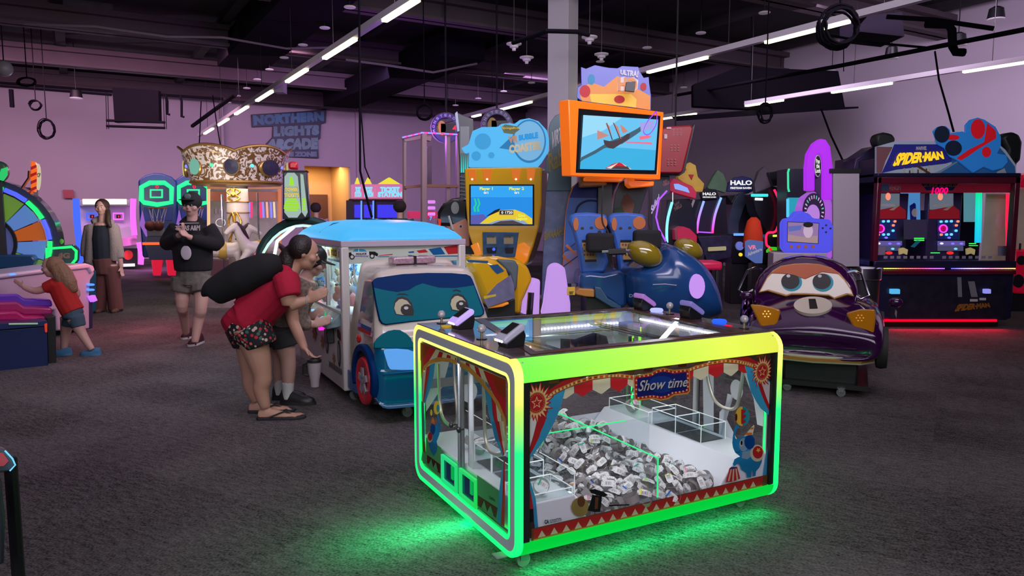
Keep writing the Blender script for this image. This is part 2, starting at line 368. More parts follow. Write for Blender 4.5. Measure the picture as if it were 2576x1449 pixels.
# ceiling beams along V and along U
for i, (u, z, hh, ww) in enumerate([(-1.0, ZC-0.55, 0.5, 0.35), (-5.2, ZC-0.6, 0.45, 0.4), (-9.5, ZC-0.6, 0.45, 0.4), (-13.8, ZC-0.6, 0.45, 0.4), (-18, ZC-0.6, 0.45, 0.4)]):
    mb = MB(); rbox(mb, -14, aC, u-ww/2, u+ww/2, z+hh*0.75, z+hh); rbox(mb, -14, aC, u-ww/2, u+ww/2, z, z+0.05); rbox(mb, -14, aC, u-0.03, u+0.03, z, z+hh)
    o = struct(mb, 'ceiling_beam', BEAM, smooth=0)
for i in range(9):
    a = -11 + i*3.1
    mb = MB(); rbox(mb, a-0.1, a+0.1, -23, 0, ZC-0.16, ZC-0.0); struct(mb, 'ceiling_joist', DARK, smooth=0)
# ---------------- linear light fixtures ----------------
HL = 3.8
LED = glow('led_tube_warm', (1.0, 0.93, 0.50), 5.0); CHAN = mat('white_channel', (0.62, 0.58, 0.62), 0.5)
def light_line(label, p0, p1, segs):
    a = G(*p0, HL); b = G(*p1, HL); d = (b-a).normalized(); nrm = Vector((d.y, -d.x, 0))
    t = Thing('linear_light', label, 'ceiling light', (a.x, a.y, HL), math.atan2(d.y, d.x), 'rows of linear lights')
    L = (b-a).length
    mb = MB().bb(0, -0.045, 0.02, L, 0.045, 0.10); mb.build('channel', CHAN, t.o, smooth=0)
    for s0, s1 in segs:
        u0 = (G(*s0, HL)-a).dot(d); u1 = (G(*s1, HL)-a).dot(d)
        MB().bb(u0, -0.035, -0.015, u1, 0.035, 0.02).build('light_tube', LED, t.o, smooth=0)
    k = 0.8
    while k < L:
        MB().tube([(k, 0, 0.1), (k, 0, ZC-HL)], 0.006, 5).build('hanger_wire', BLK, t.o); k += 2.4
    return t
light_line('long white channel light with seven lit tubes running toward the green and blue sign', (1062, -7), (500, 346),
    [((1050, 0), (962, 52)), ((885, 98), (814, 147)), ((765, 175), (717, 206)), ((685, 230), (647, 254)), ((624, 269), (597, 288)), ((577, 300), (555, 316)), ((541, 324), (519, 337))])
light_line('white channel light passing behind the grey column, cable coil hanging across it', (2400, -12), (1094, 318),
    [((2127, 53), (1924, 107)), ((1763, 143), (1627, 182)), ((1500, 215), (1425, 234)), ((1338, 257), (1266, 277)), ((1205, 289), (1190, 294))])
light_line('white channel light in front of the right wall above the black duct', (2640, 148), (1600, 310),
    [((2600, 152), (2415, 180)), ((2244, 210), (2092, 233)), ((1966, 252), (1852, 270)), ((1755, 287), (1673, 300))])
# ---------------- column ----------------
cp = G(1412, 742); cp.z = 0
t = Thing('column', 'tall square grey column rising from floor to dark ceiling beside the yellow cabinet', 'column', cp, R(-30.43)+0)
pw = 0.0
Yc = cp.y
s = Yc/FPX*76/ (math.cos(R(30.43))+math.sin(R(30.43)))
MB().bb(-s/2, -s/2, 0, s/2, s/2, ZC).build('column_shaft', mat('column_paint', (0.66, 0.66, 0.66), 0.6), t.o, smooth=0, bevel=0.01)
t.o['kind'] = 'structure'
# ================= CLEAR SHOW TIME CLAW MACHINE =================
def cr(x0, y0, s): return lambda pts: [(x0+x/s, y0+y/s) for x, y in pts]
cA, cB, cC, cD, cE, cF = cr(1300, 880, 6.037), cr(1300, 1100, 5.174), cr(1560, 860, 6.038), cr(1640, 1060, 6.585), cr(1035, 830, 5.175), cr(1035, 1060, 4.527)
sh = Thing('claw_machine', 'long claw machine with glowing green rounded edges and a circus signboard', 'arcade machine', (0.0217, 2.8922, 0), R(28.01))
SL, SW, S0, S1, SR = 1.4926, 1.18, 0.0676, 0.9139, 0.081
NEO = ramp_glow('rgb_neon_machine', [(0, (0.0, 0.95, 0.10)), (0.55, (0.0, 1.0, 0.12)), (0.75, (0.25, 1.0, 0.05)), (0.93, (0.9, 0.95, 0.12)), (1, (1.0, 0.72, 0.06))], 2, S0, S1, 2.4)
BANDT = ramp_glow('rgb_band_top', [(0, (0.16, 1.0, 0.06)), (0.35, (0.45, 1.0, 0.07)), (0.75, (0.82, 1.0, 0.08)), (1, (0.80, 0.85, 0.06))], 0, 0, SL, 1.0)
BANDB = glow('rgb_band_bottom', (0.0, 0.62, 0.045), 0.95)
GFR = mat('machine_grey_frame', (0.62, 0.66, 0.72), 0.45)
CREAM = mat('print_cream', (0.72, 0.66, 0.45), 0.5); PRED = mat('print_red', (0.58, 0.02, 0.025), 0.5); PBLU = mat('print_light_blue', (0.04, 0.34, 0.58), 0.5)
PWH = mat('print_white', (0.78, 0.78, 0.76), 0.5); MAROON = mat('print_maroon', (0.10, 0.012, 0.01), 0.5); BROWN = mat('print_brown', (0.16, 0.06, 0.02), 0.5)
GOLD = mat('print_gold', (0.62, 0.30, 0.05), 0.45); BULB = mat('print_bulb_yellow', (0.95, 0.72, 0.30), 0.5); ORG = mat('print_orange', (0.80, 0.20, 0.02), 0.5)
NAVY = mat('print_navy', (0.01, 0.02, 0.22), 0.5); TEAL = mat('print_teal', (0.03, 0.40, 0.50), 0.5); ELE = mat('print_elephant_blue', (0.01, 0.22, 0.46), 0.5); ELD = mat('print_ear_blue', (0.0, 0.07, 0.30), 0.5)
ELL = mat('print_elephant_grey', (0.30, 0.45, 0.55), 0.5); YEL = mat('print_yellow', (0.85, 0.60, 0.06), 0.5); INK = mat('print_black', (0.008, 0.008, 0.01), 0.4); DGRN = mat('print_dark_green', (0.01, 0.06, 0.05), 0.5)
BRN2 = mat('print_dark_band', (0.05, 0.03, 0.025), 0.5); SHWH = mat('machine_white_inside', (0.82, 0.85, 0.92), 0.35)
ACR = glass('acrylic', (0.93, 0.96, 0.97), 1.0); ACE = mat('acrylic_edge', (0.85, 0.92, 0.95), 0.2, emit=0.25)
def prof(a, n=6): return rrect(a, S0+a, SW-a, S1-a, SR-a*0.6, n)
# end frames with the neon piping
for x0, x1, sg in ((0.0, 0.03, 1), (SL-0.03, SL, -1)):
    e = sh.o
    o = MB().frame(prof(0.022), prof(0.068), x0, x1, 'yz').build('end_frame', GFR, e, bevel=0.003)
    MB().frame(prof(0.0), prof(0.022), x0-0.002*sg if sg > 0 else x0, x1 if sg > 0 else x1+0.002, 'yz').build('outer_neon', NEO, e, bevel=0.004)
    MB().frame(prof(0.068), prof(0.080), x0-0.001 if sg > 0 else x0, x1 if sg > 0 else x1+0.001, 'yz').build('inner_neon', NEO, e, bevel=0.002)
# glowing bands on the long edges
def bandprof(side, top):
    pts = []; c = SR
    for i in range(9):
        a = R(90*i/8)
        y = c - c*math.sin(a); z = (S1-c+c*math.cos(a)) if top else (S0+c-c*math.cos(a))
        pts.append((y, z))
    pts.append((0.0, S1-c-0.012 if top else S0+c-0.004)); pts.append((0.022, pts[-1][1])); pts.append((c, (S1 if top else S0)+(-0.03 if top else 0.03)))
    return [((SW-p[0]) if side else p[0], p[1]) for p in pts]
for sd in (0, 1):
    MB().prism(bandprof(sd, True), 0.03, SL-0.03, 'yz').build('glow_band', BANDT, sh.o, smooth=30)
    MB().prism(bandprof(sd, False), 0.03, SL-0.03, 'yz').build('glow_band', BANDB, sh.o, smooth=30)
# dark pillars beside the front pane
for x in (0.03, SL-0.06): MB().bb(x, 0.004, S0+SR, x+0.03, 0.03, S1-SR).build('corner_post', BLK, sh.o)
# front pane and printed artwork
MB().bb(0.055, 0.024, 0.13, SL-0.055, 0.028, 0.85).build('front_pane', GL, sh.o, smooth=0)
MB().bb(0.055, SW-0.018, 0.13, SL-0.055, SW-0.014, 0.85).build('back_pane', GL, sh.o, smooth=0)
yp = 0.022
F = lambda crop, pts: sh.fp(crop(pts), yp)
def star(cx, cz, r1, r2, n, ph=90): return [(cx+(r1 if k % 2 == 0 else r2)*math.cos(R(ph+180*k/n)), cz+(r1 if k % 2 == 0 else r2)*math.sin(R(ph+180*k/n))) for k in range(2*n)]
zt, zb = 0.845, 0.128
it = []
archU = [(430, 740), (560, 610), (720, 540), (900, 460), (1150, 390), (1400, 370), (1560, 360), (1760, 385)]
archL = [(480, 740), (560, 690), (730, 600), (900, 530), (1150, 460), (1400, 425), (1560, 425), (1760, 455)]
archRU = [(1020, 410), (1150, 360), (1400, 290), (1600, 260), (1780, 270), (1900, 290), (2000, 320), (2130, 385)]
archRL = [(1040, 455), (1200, 400), (1400, 345), (1600, 320), (1780, 335), (1900, 365), (2000, 395), (2090, 450)]
top = F(cA, archU) + F(cC, archRU)
it.append(([(0.055, zt), (0.055, 0.66), (0.09, 0.70)] + top + [(1.40, 0.70), (SL-0.055, 0.66), (SL-0.055, zt)], BRN2))  # dull dark ground carries the shade near the glow band in its colour
# valance stripes above the arch
for k in range(13):
    x = 0.16+k*0.098
    it.append(([(x, zt), (x+0.049, zt), (x+0.049, 0.80), (x, 0.80)], MAROON if k % 2 else BROWN))
it.append((F(cA, [(700, 470), (1050, 360), (900, 470), (560, 620), (470, 700), (440, 640)]), PRED))
it.append((F(cC, [(1720, 240), (1950, 230), (2130, 330), (2100, 380), (1900, 290)]), PRED))
for c, pts, m in ((cA, [(735, 600), (865, 550), (868, 655), (740, 745), (700, 740)], CREAM), (cA, [(875, 545), (1148, 460), (1145, 605), (1010, 705), (985, 705), (872, 640)], PRED),
        (cA, [(1150, 460), (1418, 420), (1420, 570), (1295, 668), (1270, 668), (1150, 605)], CREAM), (cA, [(1422, 420), (1685, 440), (1680, 530), (1560, 628), (1535, 628), (1422, 570)], PRED),
        (cC, [(115, 540), (215, 560), (215, 700), (200, 700), (125, 655)], CREAM), (cC, [(1020, 455), (1108, 425), (1105, 530), (1045, 600), (1020, 600)], PRED),
        (cC, [(1112, 425), (1340, 355), (1340, 500), (1235, 580), (1205, 575), (1108, 520)], CREAM), (cC, [(1342, 350), (1568, 325), (1568, 455), (1475, 540), (1450, 540), (1340, 480)], PRED),
        (cC, [(1570, 325), (1792, 335), (1792, 430), (1690, 518), (1665, 515), (1570, 462)], CREAM), (cC, [(1795, 340), (1890, 360), (1920, 475), (1870, 470), (1795, 430)], PRED)): it.append((F(c, pts), m))
it.append((F(cA, [(735, 600), (560, 690), (420, 760), (300, 1100), (200, 1449)]) + F(cB, [(148, 265), (148, 305), (210, 230), (300, 110), (385, 0)]) + F(cA, [(470, 1290), (560, 1110), (640, 930), (700, 740)]), PBLU))
it.append((F(cA, [(400, 760), (300, 900), (290, 1100), (250, 1300), (205, 1449)]) + F(cB, [(150, 180), (148, 268), (215, 150), (290, 0)]) + F(cA, [(360, 1250), (430, 1090), (470, 900)]), PRED))
it.append((F(cA, [(300, 960), (300, 1100), (250, 1300), (205, 1449)]) + F(cB, [(150, 200), (110, 200)]) + F(cA, [(130, 1449), (165, 1100), (200, 950)]), PWH))
it.append((F(cB, [(95, 300), (60, 300), (60, 1330), (235, 1300), (235, 950), (130, 600)]), BRN2))
it.append((F(cB, [(120, 300), (148, 300), (150, 500), (215, 700), (245, 800), (275, 1150), (285, 1270), (235, 1290), (215, 950), (150, 720), (100, 420)]), PBLU))
it.append((F(cB, [(95, 420), (110, 420), (190, 760), (215, 930), (160, 930), (100, 700)]), PRED))
it.append((F(cB, [(95, 950), (215, 930), (215, 1100), (110, 1120)]), INK)); it.append((F(cB, [(100, 1140), (230, 1130), (235, 1300), (100, 1330)]), BRN2))
it.append((F(cC, [(1895, 355), (1930, 540), (1985, 760), (2060, 900), (2130, 1010), (2285, 1135), (2320, 1100), (2320, 640), (2060, 430)]), PBLU))
it.append((F(cC, [(2060, 500), (2090, 620), (2130, 760), (2200, 930), (2290, 1110), (2320, 1100), (2320, 640)]), PRED))
it.append((F(cC, [(2150, 560), (2170, 700), (2210, 820), (2290, 1030), (2325, 1060), (2335, 640)]), PWH))
it.append((F(cD, [(1965, 140), (1880, 600), (1850, 800), (1825, 990), (1885, 985), (1930, 600), (1990, 100)]), PBLU))
it.append((F(cD, [(1990, 100), (1930, 600), (1885, 985), (1960, 975), (2010, 300), (2015, 60)]), PRED)); it.append((F(cD, [(2000, 500), (1955, 985), (2030, 970), (2040, 300)]), BRN2))
# arch of bulbs
it.append((F(cA, archU) + F(cA, archL[::-1]), PRED)); it.append((F(cC, archRU) + F(cC, archRL[::-1]), PRED))
def edge(c, P, dz): a = F(c, P); return a + [(x, z+dz) for x, z in a[::-1]]
for c, P in ((cA, archU), (cC, archRU)): it.append((edge(c, P, -0.006), GOLD))
for c, P in ((cA, archL), (cC, archRL)): it.append((edge(c, P, 0.007), GOLD)); it.append((edge(c, P, 0.0025), BROWN))
for c, a, b2 in ((cA, archU, archL), (cC, archRU, archRL)):
    ca, cb = F(c, a), F(c, b2); mid = spline([((p[0]+q[0])/2, (p[1]+q[1])/2, 0) for p, q in zip(ca, cb)], 3)
    for q in mid[1:-1]: it.append((ell(q[0], q[1], 0.0062, 0.0062, 10), BULB))
# suns
for sx, sz, k in ((0.100, 0.728, 1.0), (1.374, 0.728, 0.95)):
    a = [];  b2 = []
    for i in range(44):
        an = R(360*i/44); r = (0.060, 0.094, 0.058, 0.078)[i % 4]*k; tw = 0.06 if i % 2 else 0
        a.append((sx+r*math.cos(an+tw)*0.92, sz+r*math.sin(an+tw))); r2 = (0.048, 0.082, 0.048, 0.066)[i % 4]*k; b2.append((sx+r2*math.cos(an+tw)*0.92, sz+r2*math.sin(an+tw)))
    a = [(min(max(x, 0.057), SL-0.057), z) for x, z in a]; b2 = [(min(max(x, 0.059), SL-0.059), z) for x, z in b2]
    it += [(a, PRED), (b2, BULB), (ell(sx, sz, 0.042*k, 0.045*k, 28), GOLD), (ell(sx, sz, 0.038*k, 0.041*k, 28), PRED), (star(sx, sz, 0.028*k, 0.012*k, 5), BULB), (star(sx, sz, 0.020*k, 0.008*k, 5), PRED)]
    for i in range(26):
        an = R(360*i/26); it.append((ell(sx+0.033*k*math.cos(an), sz+0.036*k*math.sin(an), 0.0016, 0.0016, 6), BULB))
# bottom strips
z0 = 0.150
it.append(([(0.075, 0.128), (SL-0.06, 0.128), (SL-0.06, 0.198), (0.075, 0.198)], BROWN))
it.append(([(0.085, 0.149), (1.40, 0.149), (1.40, 0.193), (0.085, 0.193)], PRED)); it.append(([(0.085, 0.145), (1.40, 0.145), (1.40, 0.150), (0.085, 0.150)], GOLD))
for k in range(21):
    x = 0.125+k*0.0605; it.append(([(x-0.019, 0.152), (x+0.019, 0.152), (x, 0.181)], CREAM))
# elephant on the right
it.append((F(cD, [(1265, 770), (1395, 745), (1445, 940), (1330, 990), (1210, 1000)]), PRED))
for a in ((1285, 790, 1240, 985), (1325, 785, 1310, 985), (1365, 780, 1385, 965)): it.append((F(cD, [(a[0], a[1]), (a[0]+22, a[1]-5), (a[2]+28, a[3]-5), (a[2], a[3])]), CREAM))
it.append((F(cD, [(1265, 770), (1300, 745), (1395, 745), (1340, 780), (1290, 785)]), ELD))
it.append((F(cD, [(1335, 160), (1320, 260), (1312, 350), (1325, 430), (1360, 510), (1430, 565), (1440, 580), (1400, 590), (1350, 620), (1320, 700), (1350, 735), (1400, 690), (1440, 700), (1470, 790), (1550, 840), (1565, 925), (1625, 920), (1630, 810), (1650, 805), (1655, 905), (1700, 895), (1705, 820), (1760, 760), (1800, 670), (1810, 560), (1790, 450), (1740, 400), (1680, 380), (1640, 240), (1580, 230), (1500, 240), (1440, 270), (1400, 295), (1370, 280), (1355, 240), (1370, 160), (1400, 110), (1430, 90), (1415, 50), (1370, 60), (1350, 110)]), ELE))
it.append((F(cD, ell(1500, 380, 75, 110, 20)), ELL)); it.append((F(cD, [(1480, 500), (1620, 470), (1640, 560), (1560, 620), (1470, 600)]), ELL))
it.append((F(cD, ell(1725, 520, 115, 140, 24)), CREAM)); it.append((F(cD, ell(1735, 505, 85, 105, 24)), PRED)); it.append((F(cD, star(1745, 470, 45, 20, 5)), YEL))
it.append((F(cD, ell(1600, 335, 88, 120, 24)), ELD)); it.append((F(cD, ell(1463, 355, 26, 52, 16)), PWH)); it.append((F(cD, ell(1466, 350, 17, 40, 16)), INK))
it.append((F(cD, [(1375, 495), (1420, 500), (1455, 460), (1425, 512), (1375, 505)]), NAVY))
it.append((F(cD, [(1500, 245), (1580, 150), (1665, 50), (1680, 70), (1650, 215), (1580, 225)]), CREAM))
it.append((F(cD, [(1515, 215), (1550, 180), (1640, 180), (1640, 215), (1580, 225)]), ORG)); it.append((F(cD, [(1600, 130), (1630, 95), (1665, 90), (1660, 125)]), ORG))
bc = ell(1840, 1125, 110, 148, 28)
it.append((F(cC, bc), YEL)); it.append((F(cC, [p for p in bc if p[0] > 1850] + [(1850, 1270), (1850, 980)]), TEAL)) if False else None
rt = [p for p in bc[-7:] + bc[:8]]
it.append((F(cC, bc), YEL)); it.append((F(cC, rt + [(1850, 985), (1900, 1030), (1845, 1070), (1905, 1110), (1845, 1150), (1900, 1190), (1850, 1265)]), TEAL))
it.append((F(cC, [(1850, 1020), (1895, 1050), (1845, 1095), (1900, 1125), (1845, 1170), (1895, 1210), (1845, 1240), (1820, 1240), (1820, 1020)]), PRED)); it.append((F(cC, ell(1745, 1140, 18, 60, 12)), MAROON))
# hat, gold drum and wand
it.append((F(cB, ell(812, 900, 115, 125, 24)), mat('print_ochre', (0.30, 0.22, 0.06), 0.5))); it.append((F(cB, ell(825, 830, 50, 70, 16)), BROWN))
it.append((F(cB, [(970, 740), (1095, 760), (1085, 870), (1070, 960), (1000, 965), (905, 945), (945, 840)]), INK)); it.append((F(cB, [(1010, 770), (1050, 775), (1040, 920), (1000, 930)]), BROWN))
it.append((F(cB, [(930, 675), (1000, 665), (1120, 705), (1172, 745), (1120, 770), (1030, 745), (950, 715)]), INK)); it.append((F(cB, [(1190, 872), (1450, 862), (1450, 878), (1190, 890)]), INK))
# sign
so = [(215, 500), (300, 490), (450, 460), (540, 410), (640, 388), (740, 408), (800, 418), (1000, 400), (1040, 440), (1045, 740), (1010, 785), (800, 812), (720, 862), (600, 888), (480, 862), (250, 890), (205, 860), (185, 540)]
sm = [(225, 520), (450, 485), (540, 432), (640, 410), (740, 428), (800, 440), (1000, 420), (1025, 450), (1028, 735), (1000, 765), (795, 790), (710, 842), (600, 866), (480, 840), (250, 868), (215, 850), (200, 550)]
si = [(245, 548), (450, 518), (540, 470), (640, 450), (740, 465), (800, 482), (985, 455), (1000, 738), (788, 757), (700, 808), (600, 822), (470, 800), (240, 832)]
it.append((F(cC, so), GOLD)); it.append((F(cC, sm), PRED)); it.append((F(cC, si), NAVY)); it.append((F(cC, ell(610, 640, 200, 130, 20)), mat('print_royal', (0.01, 0.06, 0.36), 0.5)))
bl = [(282, 520), (345, 512), (408, 502), (473, 487), (535, 455), (597, 432), (660, 430), (722, 440), (782, 455), (842, 448), (903, 440), (965, 432), (1005, 478), (1010, 545), (1010, 608), (1008, 675), (992, 725), (938, 745), (883, 755), (828, 762), (773, 770), (717, 798), (660, 828), (604, 835), (548, 830), (490, 820), (435, 820), (376, 828), (320, 835), (260, 845), (226, 785), (226, 715), (226, 650), (226, 578)]
for q in bl: it.append((F(cC, ell(q[0], q[1], 14, 15, 8)), BULB))
it = [q for q in it if q]
o = art('printed_artwork', sh.o, it, yp, dt=-0.00004)
sg = F(cC, [(245, 745), (1000, 668), (1000, 520), (250, 580)])
wv_ = lambda u, v: (u, v + 0.0)
lettering('sign_lettering', sh.o, 'Show time', [(x+0.002, z-0.003) for x, z in sg], yp-0.0125, INK, bold=0.02, shear=0.35)
lettering('sign_lettering', sh.o, 'Show time', sg, yp-0.013, PWH, bold=0.015, shear=0.35)
lettering('maker_lettering', sh.o, 'COASTAL', F(cB, [(410, 1086), (567, 1055), (567, 1028), (410, 1060)]), yp-0.012, DGRN, bold=0.03)
lettering('maker_lettering', sh.o, 'AMUSEMENTS INC', F(cB, [(410, 1107), (567, 1075), (567, 1062), (410, 1093)]), yp-0.012, DGRN, bold=0.02)
lettering('maker_lettering', sh.o, 'CA', F(cB, [(342, 1118), (400, 1108), (400, 1055), (342, 1062)]), yp-0.012, DGRN, bold=0.05)
# end doors (left end) : plane x
E_ = lambda crop, pts, x=0.006: sh.sp(crop(pts), x)
for y0, y1 in ((0.083, 0.583), (0.603, SW-0.083)):
    for xx in (0.012, SL-0.016):
        d = MB().frame([(y0, S0+0.085), (y1, S0+0.085), (y1, S1-0.085), (y0, S1-0.085)], [(y0+0.012, S0+0.097), (y1-0.012, S0+0.097), (y1-0.012, S1-0.097), (y0+0.012, S1-0.097)], xx-0.004, xx+0.008, 'yz').build('glass_door', STL, sh.o)
        MB().bb(xx, y0+0.01, S0+0.095, xx+0.004, y1-0.01, S1-0.095).build('pane', GL, d, smooth=0)
        ky = y1-0.035 if y0 < 0.3 else y0+0.035
        if xx < 0.5: MB().lathe([(0.004, 0), (0.004, -0.02), (0.013, -0.022), (0.015, -0.03), (0.008, -0.036)], (xx, ky, 0.49), 12, 'x').build('lock_knob', BLK, d)
MB().bb(0.006, 0.583, S0+0.08, 0.03, 0.603, S1-0.08).build('mullion', GRY, sh.o); MB().bb(SL-0.03, 0.583, S0+0.08, SL-0.01, 0.603, S1-0.08).build('mullion', WHT, sh.o)
MB().bb(0.045, 0.52, S0+0.08, 0.05, 0.575, S1-0.08).build('inner_post', SHWH, sh.o)
GTI = mat('green_tinted_print', (0.06, 0.30, 0.10), 0.5)
ite = [
 (E_(cE, [(115, 165), (320, 250), (285, 320), (230, 400), (160, 470), (125, 600)]), PRED), (E_(cE, [(115, 165), (240, 225), (180, 330), (115, 400)]), mat('print_rust', (0.45, 0.06, 0.01), 0.5)),
 (E_(cE, [(320, 250), (590, 350), (590, 400), (400, 362), (250, 400), (230, 400)]), CREAM),
 (E_(cE, [(365, 278), (412, 295), (395, 358), (333, 358)]), PRED), (E_(cE, [(465, 318), (512, 338), (512, 372), (455, 362)]), PRED), (E_(cE, [(568, 360), (583, 366), (583, 395), (568, 390)]), PRED),
 (E_(cE, [(150, 560), (200, 500), (180, 700), (160, 860), (145, 940)]), CREAM), (E_(cE, [(195, 490), (245, 455), (230, 600), (200, 780), (165, 930), (148, 950)]), PRED),
 (E_(cE, [(240, 455), (308, 428), (290, 600), (240, 780), (185, 940), (160, 960)]), PBLU),
 (E_(cE, [(125, 600), (160, 470), (230, 400), (330, 360), (400, 358), (500, 372), (590, 395), (590, 450), (500, 420), (400, 410), (300, 425), (230, 450), (165, 525), (130, 640)]), GOLD),
 (E_(cE, [(128, 930), (140, 930), (165, 1000), (178, 1449)]) + E_(cF, [(170, 470), (130, 440)]), BROWN), (E_(cE, [(145, 960), (165, 960), (175, 1200), (178, 1449), (160, 1449), (150, 1200)]), PBLU),
 (E_(cE, [(635, 390), (940, 520), (1060, 790), (1000, 700), (870, 590), (760, 480), (635, 420)]), CREAM), (E_(cE, [(705, 422), (755, 443), (768, 500), (715, 470)]), PRED), (E_(cE, [(820, 468), (870, 490), (915, 630), (850, 575)]), PRED),
 (E_(cE, [(935, 522), (1230, 648), (1230, 1180), (1150, 960), (1060, 820), (1000, 690)]), PRED), (E_(cE, [(1040, 570), (1230, 648), (1230, 900), (1130, 830)]), mat('print_rust', (0, 0, 0))),
 (E_(cE, [(950, 740), (1000, 800), (1050, 880), (1060, 1050), (1100, 1200), (1140, 1449), (1095, 1449), (1060, 1300), (1000, 1050)]), PBLU),
 (E_(cE, [(1040, 870), (1100, 960), (1120, 1150), (1190, 1449), (1140, 1449), (1060, 1100)]), PRED), (E_(cE, [(1100, 960), (1160, 1080), (1215, 1449), (1190, 1449), (1120, 1150)]), CREAM),
 (E_(cE, [(635, 415), (760, 478), (870, 588), (960, 700), (1060, 820), (1150, 960), (1232, 1160), (1232, 1400), (1180, 1120), (1110, 980), (1040, 870), (940, 750), (850, 640), (740, 540), (635, 480)]), GOLD),
 (E_(cF, [(915, 0), (960, 0), (1000, 200), (1050, 390), (1040, 400), (960, 200)]), PBLU), (E_(cF, [(950, 0), (1005, 0), (1030, 200), (1060, 380), (1050, 390), (1000, 200)]), PRED), (E_(cF, [(1000, 0), (1060, 0), (1066, 380), (1040, 250)]), CREAM),
 (E_(cF, [(1040, 480), (1055, 450), (1050, 800), (1040, 1190), (975, 1130), (1000, 800)]), PBLU), (E_(cF, [(1050, 450), (1068, 450), (1066, 1000), (1062, 1200), (1020, 1170), (1040, 800)]), PRED),
 (E_(cF, [(750, 610), (1000, 790), (990, 900), (975, 1130), (750, 960)]), GTI), (E_(cF, [(170, 180), (340, 300), (340, 640), (110, 440), (130, 330), (165, 370)]), GTI),
 (E_(cF, [(760, 840), (985, 985), (965, 1100), (760, 960)]), MAROON), (E_(cF, [(180, 378), (330, 490), (330, 600), (180, 470)]), MAROON)]
for a in ((800, 980, 830, 900, 865, 1030), (865, 1030, 903, 955, 940, 1080), (200, 490, 228, 425, 250, 530), (250, 530, 280, 465, 305, 570)): ite.append((E_(cF, [(a[0], a[1]), (a[2], a[3]), (a[4], a[5])]), GTI))
ite += [(E_(cF, [(245, 40), (300, 40), (322, 0), (332, 60), (320, 150), (290, 230), (300, 270), (290, 350), (255, 395), (222, 340), (200, 260), (190, 200), (215, 100)]), ELE), (E_(cF, ell(247, 80, 28, 72, 16)), ELD),
 (E_(cF, ell(213, 180, 32, 62, 16)), CREAM), (E_(cF, ell(216, 170, 26, 50, 16)), PRED), (E_(cE, ell(335, 1012, 42, 90, 18)), YEL), (E_(cE, ell(350, 1020, 20, 50, 12)), TEAL), (E_(cE, ell(262, 1075, 15, 42, 12)), YEL),
 (E_(cE, [(335, 1100), (355, 1090), (378, 1300), (355, 1380), (350, 1200)]), ELE), (E_(cE, [(255, 1210), (285, 1130), (315, 1240)]), ORG)]
art('door_artwork', sh.o, ite, 0.006, 'yz', dt=-0.00004)
lettering('maker_lettering', sh.o, 'COASTAL', E_(cF, [(888, 878), (958, 918), (958, 885), (888, 845)]), 0.004, DGRN, 'yz', bold=0.02)
# prize hatches in the end doors
for oc, ic in (([(345, 375), (515, 490), (515, 820), (345, 680)], [(372, 420), (504, 508), (504, 765), (372, 655)]), ([(550, 530), (738, 660), (738, 995), (550, 855)], [(578, 582), (726, 680), (726, 945), (578, 825)])):
    O = E_(cF, oc, 0); I = E_(cF, ic, 0); y1 = (O[0][0]+O[3][0])/2; y0 = (O[1][0]+O[2][0])/2; zl = (O[2][1]+O[3][1])/2; zh = (O[0][1]+O[1][1])/2
    h = MB().frame([(y0, zl), (y1, zl), (y1, zh), (y0, zh)], [(y0+0.018, zl+0.018), (y1-0.018, zl+0.018), (y1-0.018, zh-0.018), (y0+0.018, zh-0.018)], -0.006, 0.014, 'yz').build('prize_hatch', ramp_glow('hatch_neon', [(0, (0.0, 0.75, 0.06)), (1, (0.0, 0.8, 0.3))], 1, 0.3, 0.9, 0.8), sh.o, bevel=0.003)
    MB().bb(0.006, y0, zl, 0.012, y1, zh).build('hatch_flap', mat('hatch_blue', (0.0, 0.03, 0.12), 0.15), h); MB().bb(0.0, y0+0.045, zl+0.05, 0.006, y0+0.07, zh-0.025).build('slot_strip', glow('hatch_strip', (0.0, 0.45, 0.08), 0.8), h)
# deck
DECK = mat('deck_print', (0.15, 0.12, 0.12), 0.12, noise=(14, 0.85), coat=0.4); DECKB = mat('deck_brown', (0.10, 0.035, 0.02), 0.3, noise=(30, 0.8))
gp = [(0.17, 0.115), (SL-0.215, 0.115), (SL-0.165, SW-0.10), (0.36, SW-0.10)]
gp = [(0.24, 0.118), (1.275, 0.118), (1.325, 1.08), (0.36, 1.08)]
gp = [(0.15, 0.118), (1.27, 0.118), (1.34, 1.08), (0.38, 1.08)]
op = [(0.0, SR-0.02), (SL, SR-0.02), (SL, SW-SR+0.02), (0.0, SW-SR+0.02)]
mb = MB().frame(op, gp, S1-0.012, S1+0.004, 'xy'); mb.build('deck', DECK, sh.o, smooth=0, bevel=0.002)
MB().frame([(0.10, SR-0.016), (1.36, SR-0.016), (1.36, 1.11), (0.33, 1.11)], gp, S1+0.0042, S1+0.0075, 'xy').build('deck_trim', DECKB, sh.o, smooth=0)
MB().prism(gp, S1-0.006, S1+0.001, 'xy').build('top_glass', glass('top_glass_m', (0.95, 0.97, 1.0), 0.9), sh.o, smooth=0)
